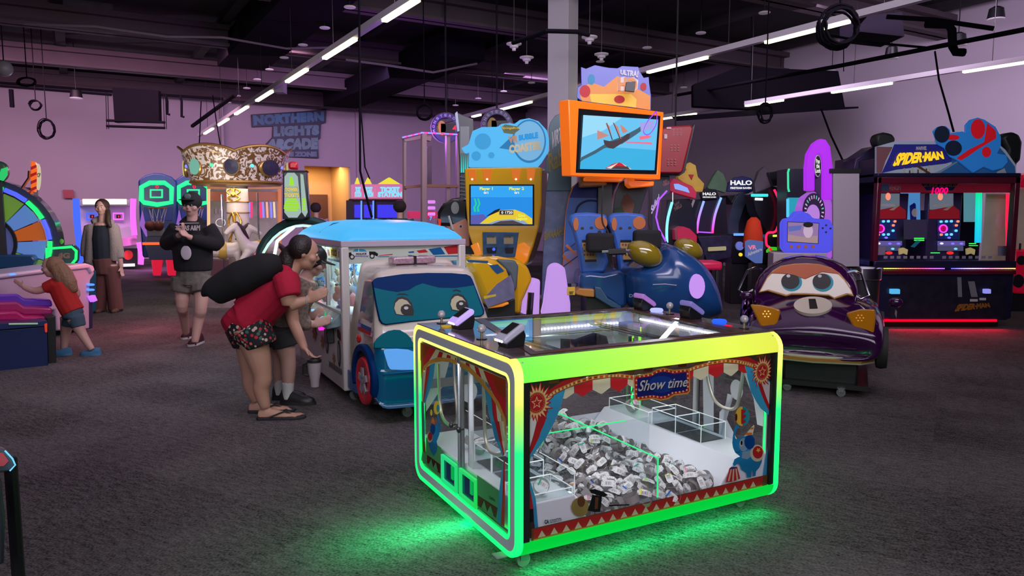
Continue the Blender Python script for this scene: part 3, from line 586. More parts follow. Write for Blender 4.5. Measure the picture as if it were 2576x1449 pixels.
# inside : floor, side ledges, walls
mb = MB().bb(0.05, 0.02, 0.13, SL-0.05, SW-0.02, 0.145); mb.build('inner_floor', SHWH, sh.o, smooth=0)
mb = MB().prism([(0.035, 0.145), (0.40, 0.145), (0.345, 0.205), (0.295, 0.298), (0.035, 0.298)], 0.03, SW-0.03, 'xz'); mb.build('left_ledge', SHWH, sh.o, smooth=0, bevel=0.006)
mb = MB().prism([(SL-0.035, 0.145), (1.10, 0.145), (1.15, 0.215), (1.235, 0.305), (SL-0.035, 0.305)], 0.03, SW-0.03, 'xz'); mb.build('right_ledge', SHWH, sh.o, smooth=0, bevel=0.006)
MB().bb(0.035, SW-0.035, 0.55, SL-0.035, SW-0.03, 0.60).build('inner_rail', STL, sh.o)
# upper shroud around the gantry
mb = MB(); zc = 0.80
for a, b2 in (((0.04, 0.055), (SL-0.04, 0.055)), ((SL-0.04, SW-0.055), (0.04, SW-0.055))):
    mb.bb(min(a[0], b2[0]), a[1]-0.004, zc, max(a[0], b2[0]), a[1]+0.004, S1-0.014)
for x in (0.04, SL-0.04): mb.bb(x-0.004, 0.03, zc, x+0.004, SW-0.03, S1-0.014)
mb.build('gantry_shroud', mat('shroud_grey', (0.66, 0.70, 0.76), 0.4), sh.o, smooth=0)
# backs of the stickers on back pane and right doors (white)
wb = [([(0.06, 0.84), (SL-0.06, 0.84), (SL-0.06, 0.74)] + [(SL-0.06-i*0.1372, 0.74+0.035*math.sin(i*math.pi/5)-(0.03 if i % 2 else 0)) for i in range(1, 10)] + [(0.06, 0.74)], SHWH),
      ([(0.06, 0.75), (0.22, 0.75), (0.16, 0.55), (0.06, 0.42)], SHWH), ([(SL-0.06, 0.75), (SL-0.24, 0.75), (SL-0.17, 0.55), (SL-0.06, 0.42)], SHWH),
      ([(0.06, 0.13), (SL-0.06, 0.13), (SL-0.06, 0.27), (0.06, 0.27)], SHWH), ([(0.60, 0.80), (0.92, 0.80), (0.92, 0.66), (0.60, 0.66)], SHWH), (ell(0.75, 0.40, 0.05, 0.07, 18), SHWH), (ell(0.32, 0.5, 0.05, 0.06, 18), SHWH)]
art('sticker_backs', sh.o, wb, SW-0.0195, dt=-0.00005)
wb = [([(0.09, 0.82), (SW-0.09, 0.82), (SW-0.09, 0.70), (0.9, 0.78), (0.6, 0.80), (0.3, 0.78), (0.09, 0.70)], SHWH), ([(0.09, 0.78), (0.30, 0.78), (0.16, 0.55), (0.13, 0.42), (0.09, 0.42)], SHWH), ([(0.46, 0.82), (0.55, 0.82), (0.52, 0.30), (0.44, 0.30)], SHWH),
      (ell(0.28, 0.57, 0.045, 0.055, 20), SHWH), ([(0.30, 0.535), (0.345, 0.535), (0.35, 0.40), (0.26, 0.30), (0.09, 0.30), (0.09, 0.22), (0.40, 0.22), (0.40, 0.42)], SHWH), ([(SW-0.09, 0.22), (0.6, 0.22), (0.6, 0.28), (SW-0.09, 0.30)], SHWH), ([(SW-0.09, 0.78), (0.88, 0.78), (1.02, 0.55), (SW-0.09, 0.42)], SHWH)]
art('sticker_backs', sh.o, wb, SL-0.021, 'yz', dt=-0.00005)
# LED strips and their light
LEDW = glow('led_white', (1.0, 0.93, 0.95), 9.0)
def ledrow(p, q, n):
    mb = MB(); P, Q = Vector(p), Vector(q)
    for i in range(n): mb.ball(P.lerp(Q, i/(n-1)), 0.0068, 5)
    mb.build('led_strip', LEDW, sh.o)
ledrow((0.16, SW-0.068, 0.825), (0.60, SW-0.068, 0.825), 18); ledrow((0.76, SW-0.068, 0.83), (1.30, SW-0.068, 0.83), 24); ledrow((SL-0.055, 0.15, 0.85), (SL-0.055, SW-0.12, 0.85), 46); ledrow((0.35, 0.045, 0.82), (1.2, 0.045, 0.82), 40)
def larea(nm, p, look, sx, sy, col, pw, sp=150):
    a = sh.M @ Vector(p); b2 = sh.M @ Vector(look); o = area(nm, a, b2, sx, sy, col, pw, sp); return o
larea('machine_led_back', (0.75, SW-0.05, 0.80), (0.75, 0.45, 0.2), 1.2, 0.03, (0.9, 0.95, 1.0), 2.7)
larea('machine_led_front', (0.75, 0.05, 0.80), (0.75, 0.5, 0.2), 1.2, 0.03, (0.9, 0.95, 1.0), 2.7)
larea('machine_led_right', (SL-0.06, 0.6, 0.84), (0.9, 0.6, 0.2), 0.03, 1.0, (0.9, 0.95, 1.0), 1.5)
larea('machine_led_left', (0.06, 0.6, 0.84), (0.6, 0.6, 0.2), 0.03, 1.0, (0.9, 0.95, 1.0), 1.5)
# underglow, plus lamps added for the floor spill of neon and bands
larea('underglow', (0.75, 0.55, 0.10), (0.75, 0.55, 0), 1.3, 0.9, (0.0, 1.0, 0.22), 5.0, 170)
larea('green_strip_front', (0.75, 0.03, 0.064), (0.75, -0.03, -0.1), 1.4, 0.05, (0.0, 1.0, 0.22), 3.5, 180)
larea('green_strip_end', (0.02, 0.6, 0.064), (-0.04, 0.6, -0.1), 0.05, 1.1, (0.0, 1.0, 0.24), 6.5, 180)
larea('green_strip_far_end', (SL-0.02, 0.5, 0.064), (SL+0.04, 0.5, -0.1), 0.05, 0.9, (0.0, 1.0, 0.22), 1.5, 180)
# gantries, claws, hoses
RODS = mat('polished_rod', (0.8, 0.82, 0.85), 0.15, 1.0)
for x in (0.42, 1.08):
    MB().tube([(x, 0.05, 0.845), (x, SW-0.05, 0.845)], 0.008, 8).tube([(x+0.05, 0.05, 0.845), (x+0.05, SW-0.05, 0.845)], 0.008, 8).build('gantry_rod', RODS, sh.o)
for y in (0.08, SW-0.10): MB().tube([(0.05, y, 0.795), (SL-0.05, y, 0.795)], 0.007, 8).build('gantry_rod', RODS, sh.o)
MB().bb(0.66, SW-0.10, 0.72, 0.74, SW-0.05, 0.895).build('gantry_bracket', SHWH, sh.o); MB().bb(1.32, SW-0.12, 0.76, 1.42, SW-0.06, 0.895).build('gantry_bracket', SHWH, sh.o)
def claw(x, y, z):
    c = MB().bb(x-0.045, y-0.045, 0.80, x+0.045, y+0.045, 0.875).build('carriage', WHT, sh.o, bevel=0.004)
    mb = MB().cyl((x, y, 0.80), (x, y, z+0.10), 0.003, n=6); mb.build('cable', BLK, c)
    mb = MB().cyl((x, y, z+0.10), (x, y, z+0.04), 0.016, n=12).cyl((x, y, z+0.12), (x, y, z+0.10), 0.026, n=12).cyl((x, y, z+0.045), (x, y, z+0.03), 0.024, n=12)
    for k in range(3):
        a = R(120*k+20); ca, sa = math.cos(a), math.sin(a)
        mb.tube([(x+ca*0.018, y+sa*0.018, z+0.04), (x+ca*0.055, y+sa*0.055, z+0.01), (x+ca*0.06, y+sa*0.06, z-0.03), (x+ca*0.035, y+sa*0.035, z-0.065)], [0.005, 0.005, 0.004, 0.003], 6)
        mb.tube([(x+ca*0.014, y+sa*0.014, z+0.09), (x+ca*0.05, y+sa*0.05, z+0.02)], 0.003, 5)
    mb.build('claw', CHR, c)
for x, y, z in ((0.30, 0.80, 0.50), (0.28, 0.34, 0.47), (1.20, 0.86, 0.52), (1.27, 0.30, 0.50)): claw(x, y, z) if (x, y) != (1.27, 0.30) else None
def hose(P): MB().tube(spline(P, 8), 0.009, 8).build('wire_hose', mat('braided_steel', (0.62, 0.58, 0.52), 0.35, 0.8), sh.o)
hose([(0.10, 0.87, 0.84), (0.10, 0.86, 0.65), (0.10, 0.83, 0.46), (0.10, 0.93, 0.40), (0.10, 1.05, 0.45), (0.10, 1.07, 0.70)])
hose([(0.10, 0.33, 0.80), (0.10, 0.32, 0.62), (0.10, 0.30, 0.46), (0.10, 0.40, 0.40), (0.10, 0.50, 0.45), (0.10, 0.52, 0.80)])
hose([(1.38, 0.42, 0.80), (1.38, 0.40, 0.62), (1.38, 0.33, 0.50), (1.38, 0.20, 0.50), (1.38, 0.16, 0.62), (1.38, 0.14, 0.80)])
hose([(1.16, 0.76, 0.80), (1.16, 0.74, 0.66), (1.10, 0.72, 0.56), (1.02, 0.72, 0.58), (1.0, 0.72, 0.72)])
# acrylic chute bins on both ledges
def bin_(x0, x1, y0, y1, z0, z1, name='acrylic_bin', dark=False):
    mb = MB(); t_ = 0.004
    mb.bb(x0, y0, z0, x1, y0+t_, z1).bb(x0, y1-t_, z0, x1, y1, z1).bb(x0, y0, z0, x0+t_, y1, z1).bb(x1-t_, y0, z0, x1, y1, z1)
    b = mb.build(name, ACR, sh.o, smooth=0)
    mb = MB(); e = 0.0028
    for p, q in (((x0, y0), (x1, y0)), ((x1, y0), (x1, y1)), ((x1, y1), (x0, y1)), ((x0, y1), (x0, y0))):
        mb.tube([(p[0], p[1], z1), (q[0], q[1], z1)], e, 4); mb.tube([(p[0], p[1], z0), (p[0], p[1], z1)], e, 4)
    mb.build('edge', ACE, b, smooth=0)
    if dark: MB().bb(x0+0.008, y0+0.008, z0, x1-0.008, y1-0.008, z0+0.002).build('chute_opening', mat('chute_dark', (0.03, 0.035, 0.04), 0.6), b, smooth=0)
bin_(1.25, 1.42, 0.50, 0.70, 0.306, 0.40, dark=True); bin_(1.25, 1.42, 0.30, 0.50, 0.306, 0.40, dark=True); bin_(1.24, 1.44, 0.72, 1.10, 0.306, 0.37)
bin_(0.10, 0.27, 0.44, 0.62, 0.30, 0.39, dark=True); bin_(0.10, 0.27, 0.25, 0.43, 0.30, 0.39, dark=True); bin_(0.06, 0.29, 0.04, 0.22, 0.30, 0.33)
MB().bb(0.292, 0.03, 0.30, 0.296, SW-0.03, 0.40).build('ledge_guard', ACR, sh.o, smooth=0); MB().tube([(0.294, 0.03, 0.40), (0.294, SW-0.03, 0.40)], 0.0025, 4).tube([(0.294, 0.03, 0.3), (0.294, 0.03, 0.4)], 0.0025, 4).build('guard_edge', ACE, sh.o)
# acrylic partition with green lit edges
GE = glow('green_edge', (0.02, 0.85, 0.25), 1.1)
MB().bb(0.748, 0.035, 0.146, 0.752, SW-0.04, 0.386).bb(0.35, 0.598, 0.146, 1.15, 0.602, 0.386).build('partition', ACR, sh.o, smooth=0)
MB().bb(0.7475, 0.035, 0.384, 0.7525, SW-0.04, 0.389).bb(0.7475, 0.032, 0.2, 0.7525, 0.037, 0.389).bb(0.42, 0.5975, 0.384, 0.99, 0.6025, 0.389).build('partition_edge', GE, sh.o, smooth=0)
MB().cyl((0.75, 0.6, 0.386), (0.75, 0.6, 0.36), 0.013, n=10).build('partition_joint', ACE, sh.o)
# joysticks, readers, buttons on the deck
def joy(x, y, shaft=0.035):
    b = MB().cyl((x, y, S1+0.004), (x, y, S1+0.008), 0.026, n=20).build('joystick', BLKG, sh.o)
    MB().cyl((x, y, S1+0.008), (x, y, S1+shaft), 0.0065, n=10).build('shaft', mat('brass_shaft', (0.6, 0.5, 0.3), 0.3, 0.7), b)
    MB().ball((x, y, S1+shaft+0.018), 0.021, 8).build('crystal_ball', mat('crystal', (0.75, 0.68, 0.72), 0.08, 0.0, noise=(90, 0.8), coat=1.0), b, smooth=20)
joy(0.165, 1.075, 0.04) if False else None
def reader(x, y, face, lit, col):
    # wedge shaped card reader, face=-1 looks toward the left end, +1 toward the right end
    a = [(0.045, 0.0), (-0.04, 0.0), (-0.045, 0.028), (-0.03, 0.045), (0.045, 0.092), (0.062, 0.07)]
    b = MB().prism([(x-face*u, S1+0.004+v) for u, v in [(0.05, 0), (-0.035, 0), (-0.04, 0.02), (0.05, 0.075), (0.06, 0.05)]], y-0.042, y+0.042, 'xz').build('card_reader', BLK, sh.o, bevel=0.004)
    MB().prism([(x-face*u, S1+0.004+v) for u, v in [(-0.042, 0.018), (-0.056, 0.036), (-0.040, 0.052), (0.042, 0.104), (0.056, 0.092), (0.052, 0.074)]], y-0.047, y+0.047, 'xz').build('reader_shell', mat('reader_shell_'+col[0], col[1], 0.3, emit=lit, ecol=col[1]), b, bevel=0.008, seg=3)
    q = [Vector((x-face*(-0.030), 0, S1+0.004+0.0605)), Vector((x-face*0.032, 0, S1+0.004+0.0995))]; n = Vector((face*0.5, 0, 0.86))*0.0012
    mb = MB()._a([(q[0].x+n.x, y-0.032, q[0].z+n.z), (q[0].x+n.x, y+0.032, q[0].z+n.z), (q[1].x+n.x, y+0.032, q[1].z+n.z), (q[1].x+n.x, y-0.032, q[1].z+n.z)], [(0, 1, 2, 3)]); mb.build('reader_screen', mat('reader_screen', (0.03, 0.03, 0.03), 0.15), b, smooth=0, solid=0.001)
    mb = MB()
    for k in range(4): mb.ball((x+face*0.054, y-0.03+k*0.02, S1+0.034), 0.006, 5)
    mb.build('reader_led', glow('reader_led_white', (0.95, 0.85, 1.0), 2.5 if lit > 0.3 else 1.2), b)
joy(0.115, 1.06); joy(0.090, 0.515)
reader(0.135, 0.85, -1, 0.75, ('lilac', (0.50, 0.36, 0.85))); reader(0.115, 0.285, -1, 0.12, ('silver', (0.55, 0.55, 0.68)))
joy(1.425, 0.775); joy(1.40, 0.171)
reader(1.42, 1.00, 1, 0.35, ('violet', (0.45, 0.20, 0.60))); reader(1.42, 0.58, 1, 0.3, ('blue', (0.25, 0.22, 0.60)))
for x, y, c in ((1.42, 0.887, (0.45, 0.5, 1.0)), (1.42, 0.367, (0.02, 0.12, 1.0))):
    MB().lathe([(0.0, 0), (0.034, 0.0), (0.040, 0.010), (0.034, 0.020), (0.0, 0.024)], (x, y, S1+0.004), 24).build('push_button', glow('button_'+str(round(c[0]*100)), c, 1.1), sh.o)
for x, y, c in ((0.09, 0.93, (0.7, 0.45, 0.02)), (0.16, 0.47, (0.5, 0.5, 0.02))): MB().lathe([(0.0, 0), (0.028, 0), (0.030, 0.006), (0, 0.010)], (x, y, S1+0.004), 20).build('push_button', mat('amber_button', c, 0.2, emit=0.3), sh.o)
MB().bb(1.39, 0.26, S1+0.004, 1.41, 0.30, S1+0.007).build('red_light', glow('tiny_red', (0.9, 0.0, 0.05), 1), sh.o)
# casters
def casters(T, pts, r=0.035, h=None, m=None):
    for x, y in pts:
        h2 = h or S0+0.03
        c = MB().cyl((x, y, h2), (x, y, r*1.6), 0.012, n=8).bb(x-0.02, y-0.022, r*1.1, x+0.02, y-0.018, r*2.1).bb(x-0.02, y+0.018, r*1.1, x+0.02, y+0.022, r*2.1).bb(x-0.03, y-0.03, r*2.0, x+0.03, y+0.03, r*2.15).build('caster', STL, T.o)
        MB().lathe([(0.0, -0.014), (r, -0.012), (r, 0.012), (0.0, 0.014)], (x, y, r), 16, 'y').build('wheel', mat('caster_wheel', (0.15, 0.17, 0.16), 0.35), c)
casters(sh, [(0.08, 0.10), (SL-0.12, 0.14), (0.09, SW-0.08), (SL-0.1, SW-0.1)], 0.032)
MB().bb(-0.045, 0.10, 0.052, 0.05, 0.15, 0.062).build('brake_pedal', GRY, sh.o, bevel=0.004)
# ---------------- tagged clear bands ----------------
def M_band():
    m = bpy.data.materials.new('clear_band'); m.use_nodes = True; nt = m.node_tree; b = nt.nodes['Principled BSDF']; N = nt.nodes.new
    b.inputs['Base Color'].default_value = (0.42, 0.38, 0.38, 1); b.inputs['Roughness'].default_value = 0.3; b.inputs['Alpha'].default_value = 0.6; b.inputs['Coat Weight'].default_value = 0.5
    return m
BAND = M_band(); TAGM = mat('tag_white', (0.80, 0.79, 0.80), 0.4); TINK = mat('tag_ink', (0.08, 0.08, 0.09), 0.5)
ACC = [mat('accent_'+n, c, 0.4) for n, c in (('lime', (0.35, 0.75, 0.05)), ('pink', (0.9, 0.25, 0.45)), ('blue', (0.02, 0.15, 0.6)), ('orange', (0.9, 0.2, 0.02)), ('teal', (0.0, 0.4, 0.3)), ('yellow', (0.8, 0.75, 0.05)))]
def band_mesh(kind):
    r = 0.036; w2 = 0.016; n = 3 if kind == 0 else 12; mb = MB(); rg = []
    for k in range(n*3):
        a = 2*math.pi*k/(n*3)
        rr = r*(0.75+0.25*abs(math.cos(a*1.5))) if kind == 0 else (r*(1.0, 0.75)[k % 2] if kind == 2 and k < 2 else r)
        rg.append((rr*math.cos(a), rr*math.sin(a)))
    inn = [(x*0.97, y*0.97) for x, y in rg]
    mb.frame(rg, inn, -w2, w2, 'xz')
    return mb
def tag_mesh(acc):
    L, Wd = 0.029, 0.0145; mb = MB(); n = 7; y0 = 0.0375
    # rounded plate curved around the band
    g = []
    for i in range(n):
        x = -L+2*L*i/(n-1); yy = 0.041-8.0*x*x
        g.append((x, yy))
    for i in range(n-1):
        (xa, ya), (xb, yb) = g[i], g[i+1]; za = Wd if 0 < i else Wd*0.6; zb2 = Wd if i+1 < n-1 else Wd*0.6
        mb.mi(0)._a([(xa, ya, -za), (xb, yb, -zb2), (xb, yb, zb2), (xa, ya, za)], [(0, 1, 2, 3)])
    for k in range(7):
        x = -0.011+k*0.0036; yy = 0.0415-8.0*x*x; ww = (0.0012, 0.0007, 0.0018)[k % 3]
        mb.mi(1)._a([(x-ww/2, yy, -0.0085), (x+ww/2, yy, -0.0085), (x+ww/2, yy, 0.006), (x-ww/2, yy, 0.006)], [(0, 1, 2, 3)])
    for sx in (-1, 1):
        for sz in (-1, 1):
            x = sx*0.023; yy = 0.0415-8.0*x*x; mb._a([(x+0.0016*math.cos(R(60*q)), yy, sz*0.007+0.0016*math.sin(R(60*q))) for q in range(6)], [tuple(range(6))])
    if acc:
        x0, x1 = 0.012, 0.019; mb.mi(2)._a([(x0, 0.042-8*x0*x0, -Wd), (x1, 0.042-8*x1*x1, -Wd), (x1, 0.042-8*x1*x1, Wd), (x0, 0.042-8*x0*x0, Wd)], [(0, 1, 2, 3)])
    return mb
BANDL = 'clear plastic band with plain white barcode tag lying loose in the heap'
protos = []
for k in range(9):
    o = band_mesh(k % 3).build('plastic_band', BAND, None, smooth=0); t_ = tag_mesh(k >= 3).build('barcode_tag', [TAGM, TINK, ACC[k % 6]], o, smooth=0, recalc=False)
    ac_ = ('lime', 'pink', 'blue', 'orange', 'teal', 'yellow')[k % 6] if k >= 3 else None; tag(o, BANDL if not ac_ else 'clear plastic band with white barcode tag and '+ac_+' strip in the heap', 'plastic band', 'tagged plastic bands' + (' with '+ac_+' strip' if ac_ else '')); protos.append(o)
rb = random.Random(5)
def heap(x, y):
    h = 0.175 + 0.10*max(0, 1-abs(x-0.72)/0.42)*(0.35+0.65*min(1, y/0.7))
    h += 0.06*max(0, (y-0.55))*max(0, 1-abs(x-0.62)/0.3)
    return h
pl = []
nx, ny = 13, 20
for j in range(ny):
    for i in range(nx):
        x = 0.385+0.76*(i+0.5*(j % 2))/nx + rb.uniform(-.018, .018); y = 0.065+1.04*j/ny + rb.uniform(-.018, .018)
        if x > 1.15: x -= 0.05
        pl.append((x, y, heap(x, y)+rb.uniform(-0.02, 0.03)))
for k in range(34): x = rb.uniform(0.5, 0.95); y = rb.uniform(0.5, 1.08); pl.append((x, y, heap(x, y)+rb.uniform(0.05, 0.085)))
pl += [(0.17, 0.10, 0.335), (0.165, 0.72, 0.335), (0.16, 0.80, 0.335), (1.30, 0.95, 0.35)]
pl = pl[:300]
for k, (x, y, z) in enumerate(pl):
    if k < 9: o = protos[k]
    else: o = copy_tree(protos[rb.choices(range(9), [7, 7, 7, 1, 1, 1, 1, 1, 1])[0]])
    o.location = sh.M @ Vector((x, y, z))
    # tag mostly turned up or toward the glass
    q = Vector((rb.gauss(-0.35, 0.55), rb.gauss(-0.75, 0.45), rb.gauss(0.75, 0.45))).normalized()
    o.rotation_euler = (Matrix.Rotation(sh.rot, 3, 'Z') @ q.to_track_quat('Y', 'Z').to_matrix() @ Matrix.Rotation(rb.uniform(-1.2, 1.2), 3, 'Y')).to_euler()
    sc = rb.uniform(0.95, 1.2); o.scale = (sc, sc, sc)
# ================= POLICE VAN CLAW MACHINE =================
c1, c2 = cr(730, 530, 4.954), cr(770, 780, 4.997)
q = G(866, 982, .10)
vn = Thing('van_claw_machine', 'white and blue police van claw machine with lit blue roof and big painted eyes', 'arcade machine', (q.x, q.y, 0), R(28))
VW = mat('van_white', (0.55, 0.52, 0.50), 0.3, coat=0.4); VC = mat('van_cream', (0.56, 0.51, 0.43), 0.22, coat=0.8); VB = mat('van_blue', (0.0, 0.11, 0.24), 0.12, coat=1.0); VBD = mat('van_deep_blue', (0.0, 0.025, 0.12), 0.5, spec=0.08)
VT = mat('van_teal', (0.0, 0.13, 0.18), 0.5, spec=0.1)
BW, BD = 1.068, 1.65
for x in (0.0, BW-0.065):
    for y in (0.0, BD-0.065): MB().bb(x, y, 0.09, x+0.065, y+0.065, 1.24).build('corner_post', VW, vn.o, bevel=0.012)
MB().frame([(0, 0), (BW, 0), (BW, BD), (0, BD)], [(0.06, 0.06), (BW-0.06, 0.06), (BW-0.06, BD-0.06), (0.06, BD-0.06)], 1.235, 1.285, 'xy').build('top_beam', mat('van_beam', (0.42, 0.36, 0.44), 0.35), vn.o, bevel=0.006)
# lit roof: two shallow domes
DOME = glow('roof_blue_light', (0.075, 0.50, 0.95), 0.92)
def dome(name, x0, x1, y0, y1, z, h):
    rs = []
    for (k, zz) in ((0, 0), (0.0, 0.012), (0.035, 0.055), (0.10, 0.10), (0.2, 0.135), (0.32, 0.152)):
        a = k*(x1-x0); b = k*(y1-y0)*0.9; r = 0.06*(1-k)+0.05
        rs.append([(px, py, z+zz*h/0.152) for px, py in rrect(x0+a, y0+b, x1-a, y1-b, min(r, (y1-y0)/2-b-0.01), 5)])
    return MB().rings(rs).build(name, DOME, vn.o, smooth=60)
dome('roof_light', 0.0, BW, 0.0, BD, 1.285, 0.155)
MB().tube([(0.03, 0.80, 1.33), (0.15, 0.8, 1.41), (0.53, 0.8, 1.445), (0.92, 0.8, 1.41), (1.04, 0.8, 1.33)], 0.006, 6).build('roof_seam', VB, vn.o)
area('roof_glow', vn.M @ Vector((0.5, 0.6, 1.62)), vn.M @ Vector((0.5, 0.6, 3)), 0.8, 1.2, (0.2, 0.6, 1.0), 6)
# lower body of the box
MB().bb(0.01, 0.05, 0.09, 0.05, BD-0.05, 0.60).build('side_panel', VW, vn.o, bevel=0.004); MB().bb(BW-0.05, 0.05, 0.09, BW-0.01, BD-0.05, 0.70).build('side_panel', VW, vn.o)
MB().bb(0.05, 0.02, 0.09, BW-0.05, 0.06, 0.70).build('front_panel', VW, vn.o); MB().bb(0.05, BD-0.06, 0.09, BW-0.05, BD-0.02, 1.24).build('back_panel', mat('van_back', (0.45, 0.5, 0.5), 0.5), vn.o)
MB().bb(0.05, 0.06, 0.66, BW-0.05, BD-0.06, 0.70).build('play_floor', WHT, vn.o)
# console along the side
MB().prism([(0.05, 0.60), (-0.10, 0.58), (-0.105, 0.605), (0.0, 0.70), (0.05, 0.72)], 0.10, 1.52, 'xz').build('console', mat('console_print', (0.22, 0.32, 0.34), 0.15, noise=(12, 0.8), coat=0.6), vn.o, bevel=0.01)
for k, (y, zz) in enumerate([(0.17, 0.0), (0.27, 0.012), (0.36, -0.01), (0.47, 0.01), (0.57, -0.012), (0.68, 0.01), (0.78, 0), (0.9, 0.01), (1.0, -0.01)]):
    MB().lathe([(0, 0.012), (0.026, 0.01), (0.03, 0), (0.026, -0.004)], (-0.045+zz*2, y, 0.652-abs(zz)), 16).build('bubble_light', glow('bubble_blue', (0.25, 0.62, 1.0), 1.0), vn.o)
for y in (0.33, 1.1): MB().lathe([(0.0, 0.0), (0.02, 0), (0.02, 0.012), (0.007, 0.016), (0.006, 0.05), (0.0, 0.052)], (-0.055, y, 0.645), 12).build('joystick', glow('green_stick', (0.02, 0.55, 0.16), 0.8), vn.o)
# glass of the claw box, mullions and top sign boards
MB().bb(0.02, 0.06, 0.71, 0.025, BD-0.06, 1.24).build('side_glass', GL, vn.o, smooth=0); MB().bb(0.065, 0.03, 0.70, BW-0.065, 0.035, 1.24).build('front_glass', GL, vn.o, smooth=0)
MB().bb(BW-0.025, 0.06, 0.71, BW-0.02, BD-0.06, 1.24).build('side_glass', GL, vn.o, smooth=0)
MB().bb(0.005, 0.50, 0.69, 0.035, 0.54, 1.24).bb(0.005, 1.04, 0.69, 0.035, 1.08, 1.24).bb(0.002, 0.06, 0.70, 0.03, BD-0.06, 0.725).build('window_mullion', VW, vn.o, bevel=0.004)
PALE = mat('print_pale', (0.62, 0.68, 0.60), 0.5)
fs = lambda pts, y=-0.001: vn.fp(c1(pts), y)
SB = [([(0.065, 1.235), (BW-0.065, 1.235), (BW-0.065, 1.115), (0.065, 1.10)], PALE),
  (fs([(1930, 455), (2080, 430), (2135, 440), (2138, 535), (1985, 545)]), PRED), (fs([(1740, 480), (1890, 458), (1950, 545), (1800, 555)]), mat('print_royal2', (0.0, 0.12, 0.38), 0.5)), (fs([(1590, 500), (1700, 483), (1735, 520), (1620, 530)]), PRED),
  (fs([(1480, 515), (1555, 505), (1560, 525), (1500, 530)]), mat('print_royal2', (0, 0, 0))), (fs([(1110, 560), (1290, 540), (1290, 552), (1130, 565)]), PRED), (fs([(1110, 572), (2138, 560), (2138, 572), (1110, 580)]), mat('print_royal2', (0, 0, 0))),
  (fs([(722, 530), (790, 515), (805, 480), (860, 465), (940, 475), (990, 510), (1080, 520), (1110, 545), (1100, 580), (720, 595)]), PWH),
  (fs([(720, 530), (770, 520), (785, 560), (740, 590), (720, 590)]), INK), (fs([(995, 510), (1070, 512), (1110, 540), (1100, 575), (1040, 545), (1000, 560)]), INK), (fs([(790, 512), (815, 480), (860, 475), (862, 512)]), PBLU), (fs([(872, 475), (935, 482), (975, 512), (872, 512)]), PBLU)]
for k in range(9): SB.append((fs([(825+k*19, 560), (835+k*19, 560), (827+k*19, 580), (817+k*19, 580)]), NAVY))
for cx_ in (782, 1033): SB += [(fs(ell(cx_, 578 if cx_ < 800 else 568, 32, 32, 18)), INK), (fs(ell(cx_, 578 if cx_ < 800 else 568, 20, 20, 14)), PWH)]
art('front_sign_board', vn.o, SB, 0.028, dt=-0.0002)
MB().bb(0.065, 0.0285, 1.105, BW-0.065, 0.0295, 1.235).build('sign_backing', PALE, vn.o, smooth=0)
lettering('sign_lettering', vn.o, 'POLICE', vn.fp(c1([(822, 550), (952, 545), (952, 524), (822, 530)]), 0.024), 0.022, INK, bold=0.04)
for (ya, yb) in ((0.07, 0.49), (0.55, 1.03), (1.09, 1.58)):
    mid = (ya+yb)/2
    sb = [([(ya, 1.235), (yb, 1.235), (yb, 1.11), (ya, 1.11)], PALE), ([(mid-0.11, 1.20), (mid-0.10, 1.225), (mid, 1.21), (mid+0.10, 1.225), (mid+0.11, 1.20), (mid+0.10, 1.145), (mid+0.11, 1.135), (mid, 1.15), (mid-0.11, 1.135), (mid-0.10, 1.15)], YEL)]
    for k in range(12): yy = ya+0.01+k*(yb-ya-0.02)/12; sb.append(([(yy, 1.128), (yy+0.018, 1.128), (yy+0.026, 1.112), (yy+0.008, 1.112)], NAVY))
    for k in (-1, 1): sb.append(([(mid+k*0.13, 1.15), (mid+k*0.15, 1.15), (mid+k*0.17, 1.20), (mid+k*0.15, 1.20)], PRED)); sb.append(([(mid+k*0.165, 1.15), (mid+k*0.18, 1.15), (mid+k*0.2, 1.20), (mid+k*0.185, 1.20)], PRED))
    art('side_sign_board', vn.o, sb, 0.017, 'yz', dt=-0.0002)
    lettering('sign_lettering', vn.o, 'POLICE', ((mid+0.085, 1.155), (mid-0.085, 1.155), (mid-0.085, 1.205), (mid+0.085, 1.205)), 0.0155, BROWN, 'yz', bold=0.05)
# side panel prints: chevrons, wheels, dark shapes
sp_ = [([(0.10+0.035*k, 0.20), (0.118+0.035*k, 0.20), (0.10+0.035*k, 0.225), (0.118+0.035*k, 0.25), (0.10+0.035*k, 0.25), (0.082+0.035*k, 0.225)], INK) for k in range(12)]
sp_ += [(ell(0.16, 0.37, 0.05, 0.11, 18), INK), (ell(0.165, 0.37, 0.03, 0.08, 18), GRY), (ell(0.55, 0.40, 0.05, 0.10, 18), INK), (ell(0.55, 0.40, 0.03, 0.07, 18), GRY), ([(0.1, 0.48), (0.2, 0.50), (0.2, 0.56), (0.14, 0.57), (0.10, 0.54)], INK),
        ([(0.10, 0.50), (0.07, 0.62), (0.065, 0.45)], PRED), (star(0.32, 0.30, 0.06, 0.03, 7), mat('print_tan', (0.42, 0.2, 0.07), 0.5)), (star(0.70, 0.38, 0.09, 0.04, 8), mat('print_tan', (0, 0, 0))), (star(1.0, 0.42, 0.10, 0.05, 8), mat('print_tan', (0, 0, 0)))]
art('side_print', vn.o, sp_, 0.0085, 'yz', dt=-0.0002)
MB().prism([(0.30, 0.43), (0.42, 0.43), (0.42, 0.54), (0.32, 0.56)], -0.05, 0.01, 'yz').build('card_reader', BLK, vn.o, bevel=0.008)
for y in (0.56, 0.72):
    MB().box((-0.04, y, 0.545), (0.05, 0.09, 0.02), Matrix.Rotation(R(40 if y < 0.6 else -30), 3, 'X')).build('card_reader', glow('magenta_reader', (0.95, 0.03, 0.75), 1.1), vn.o, bevel=0.004)
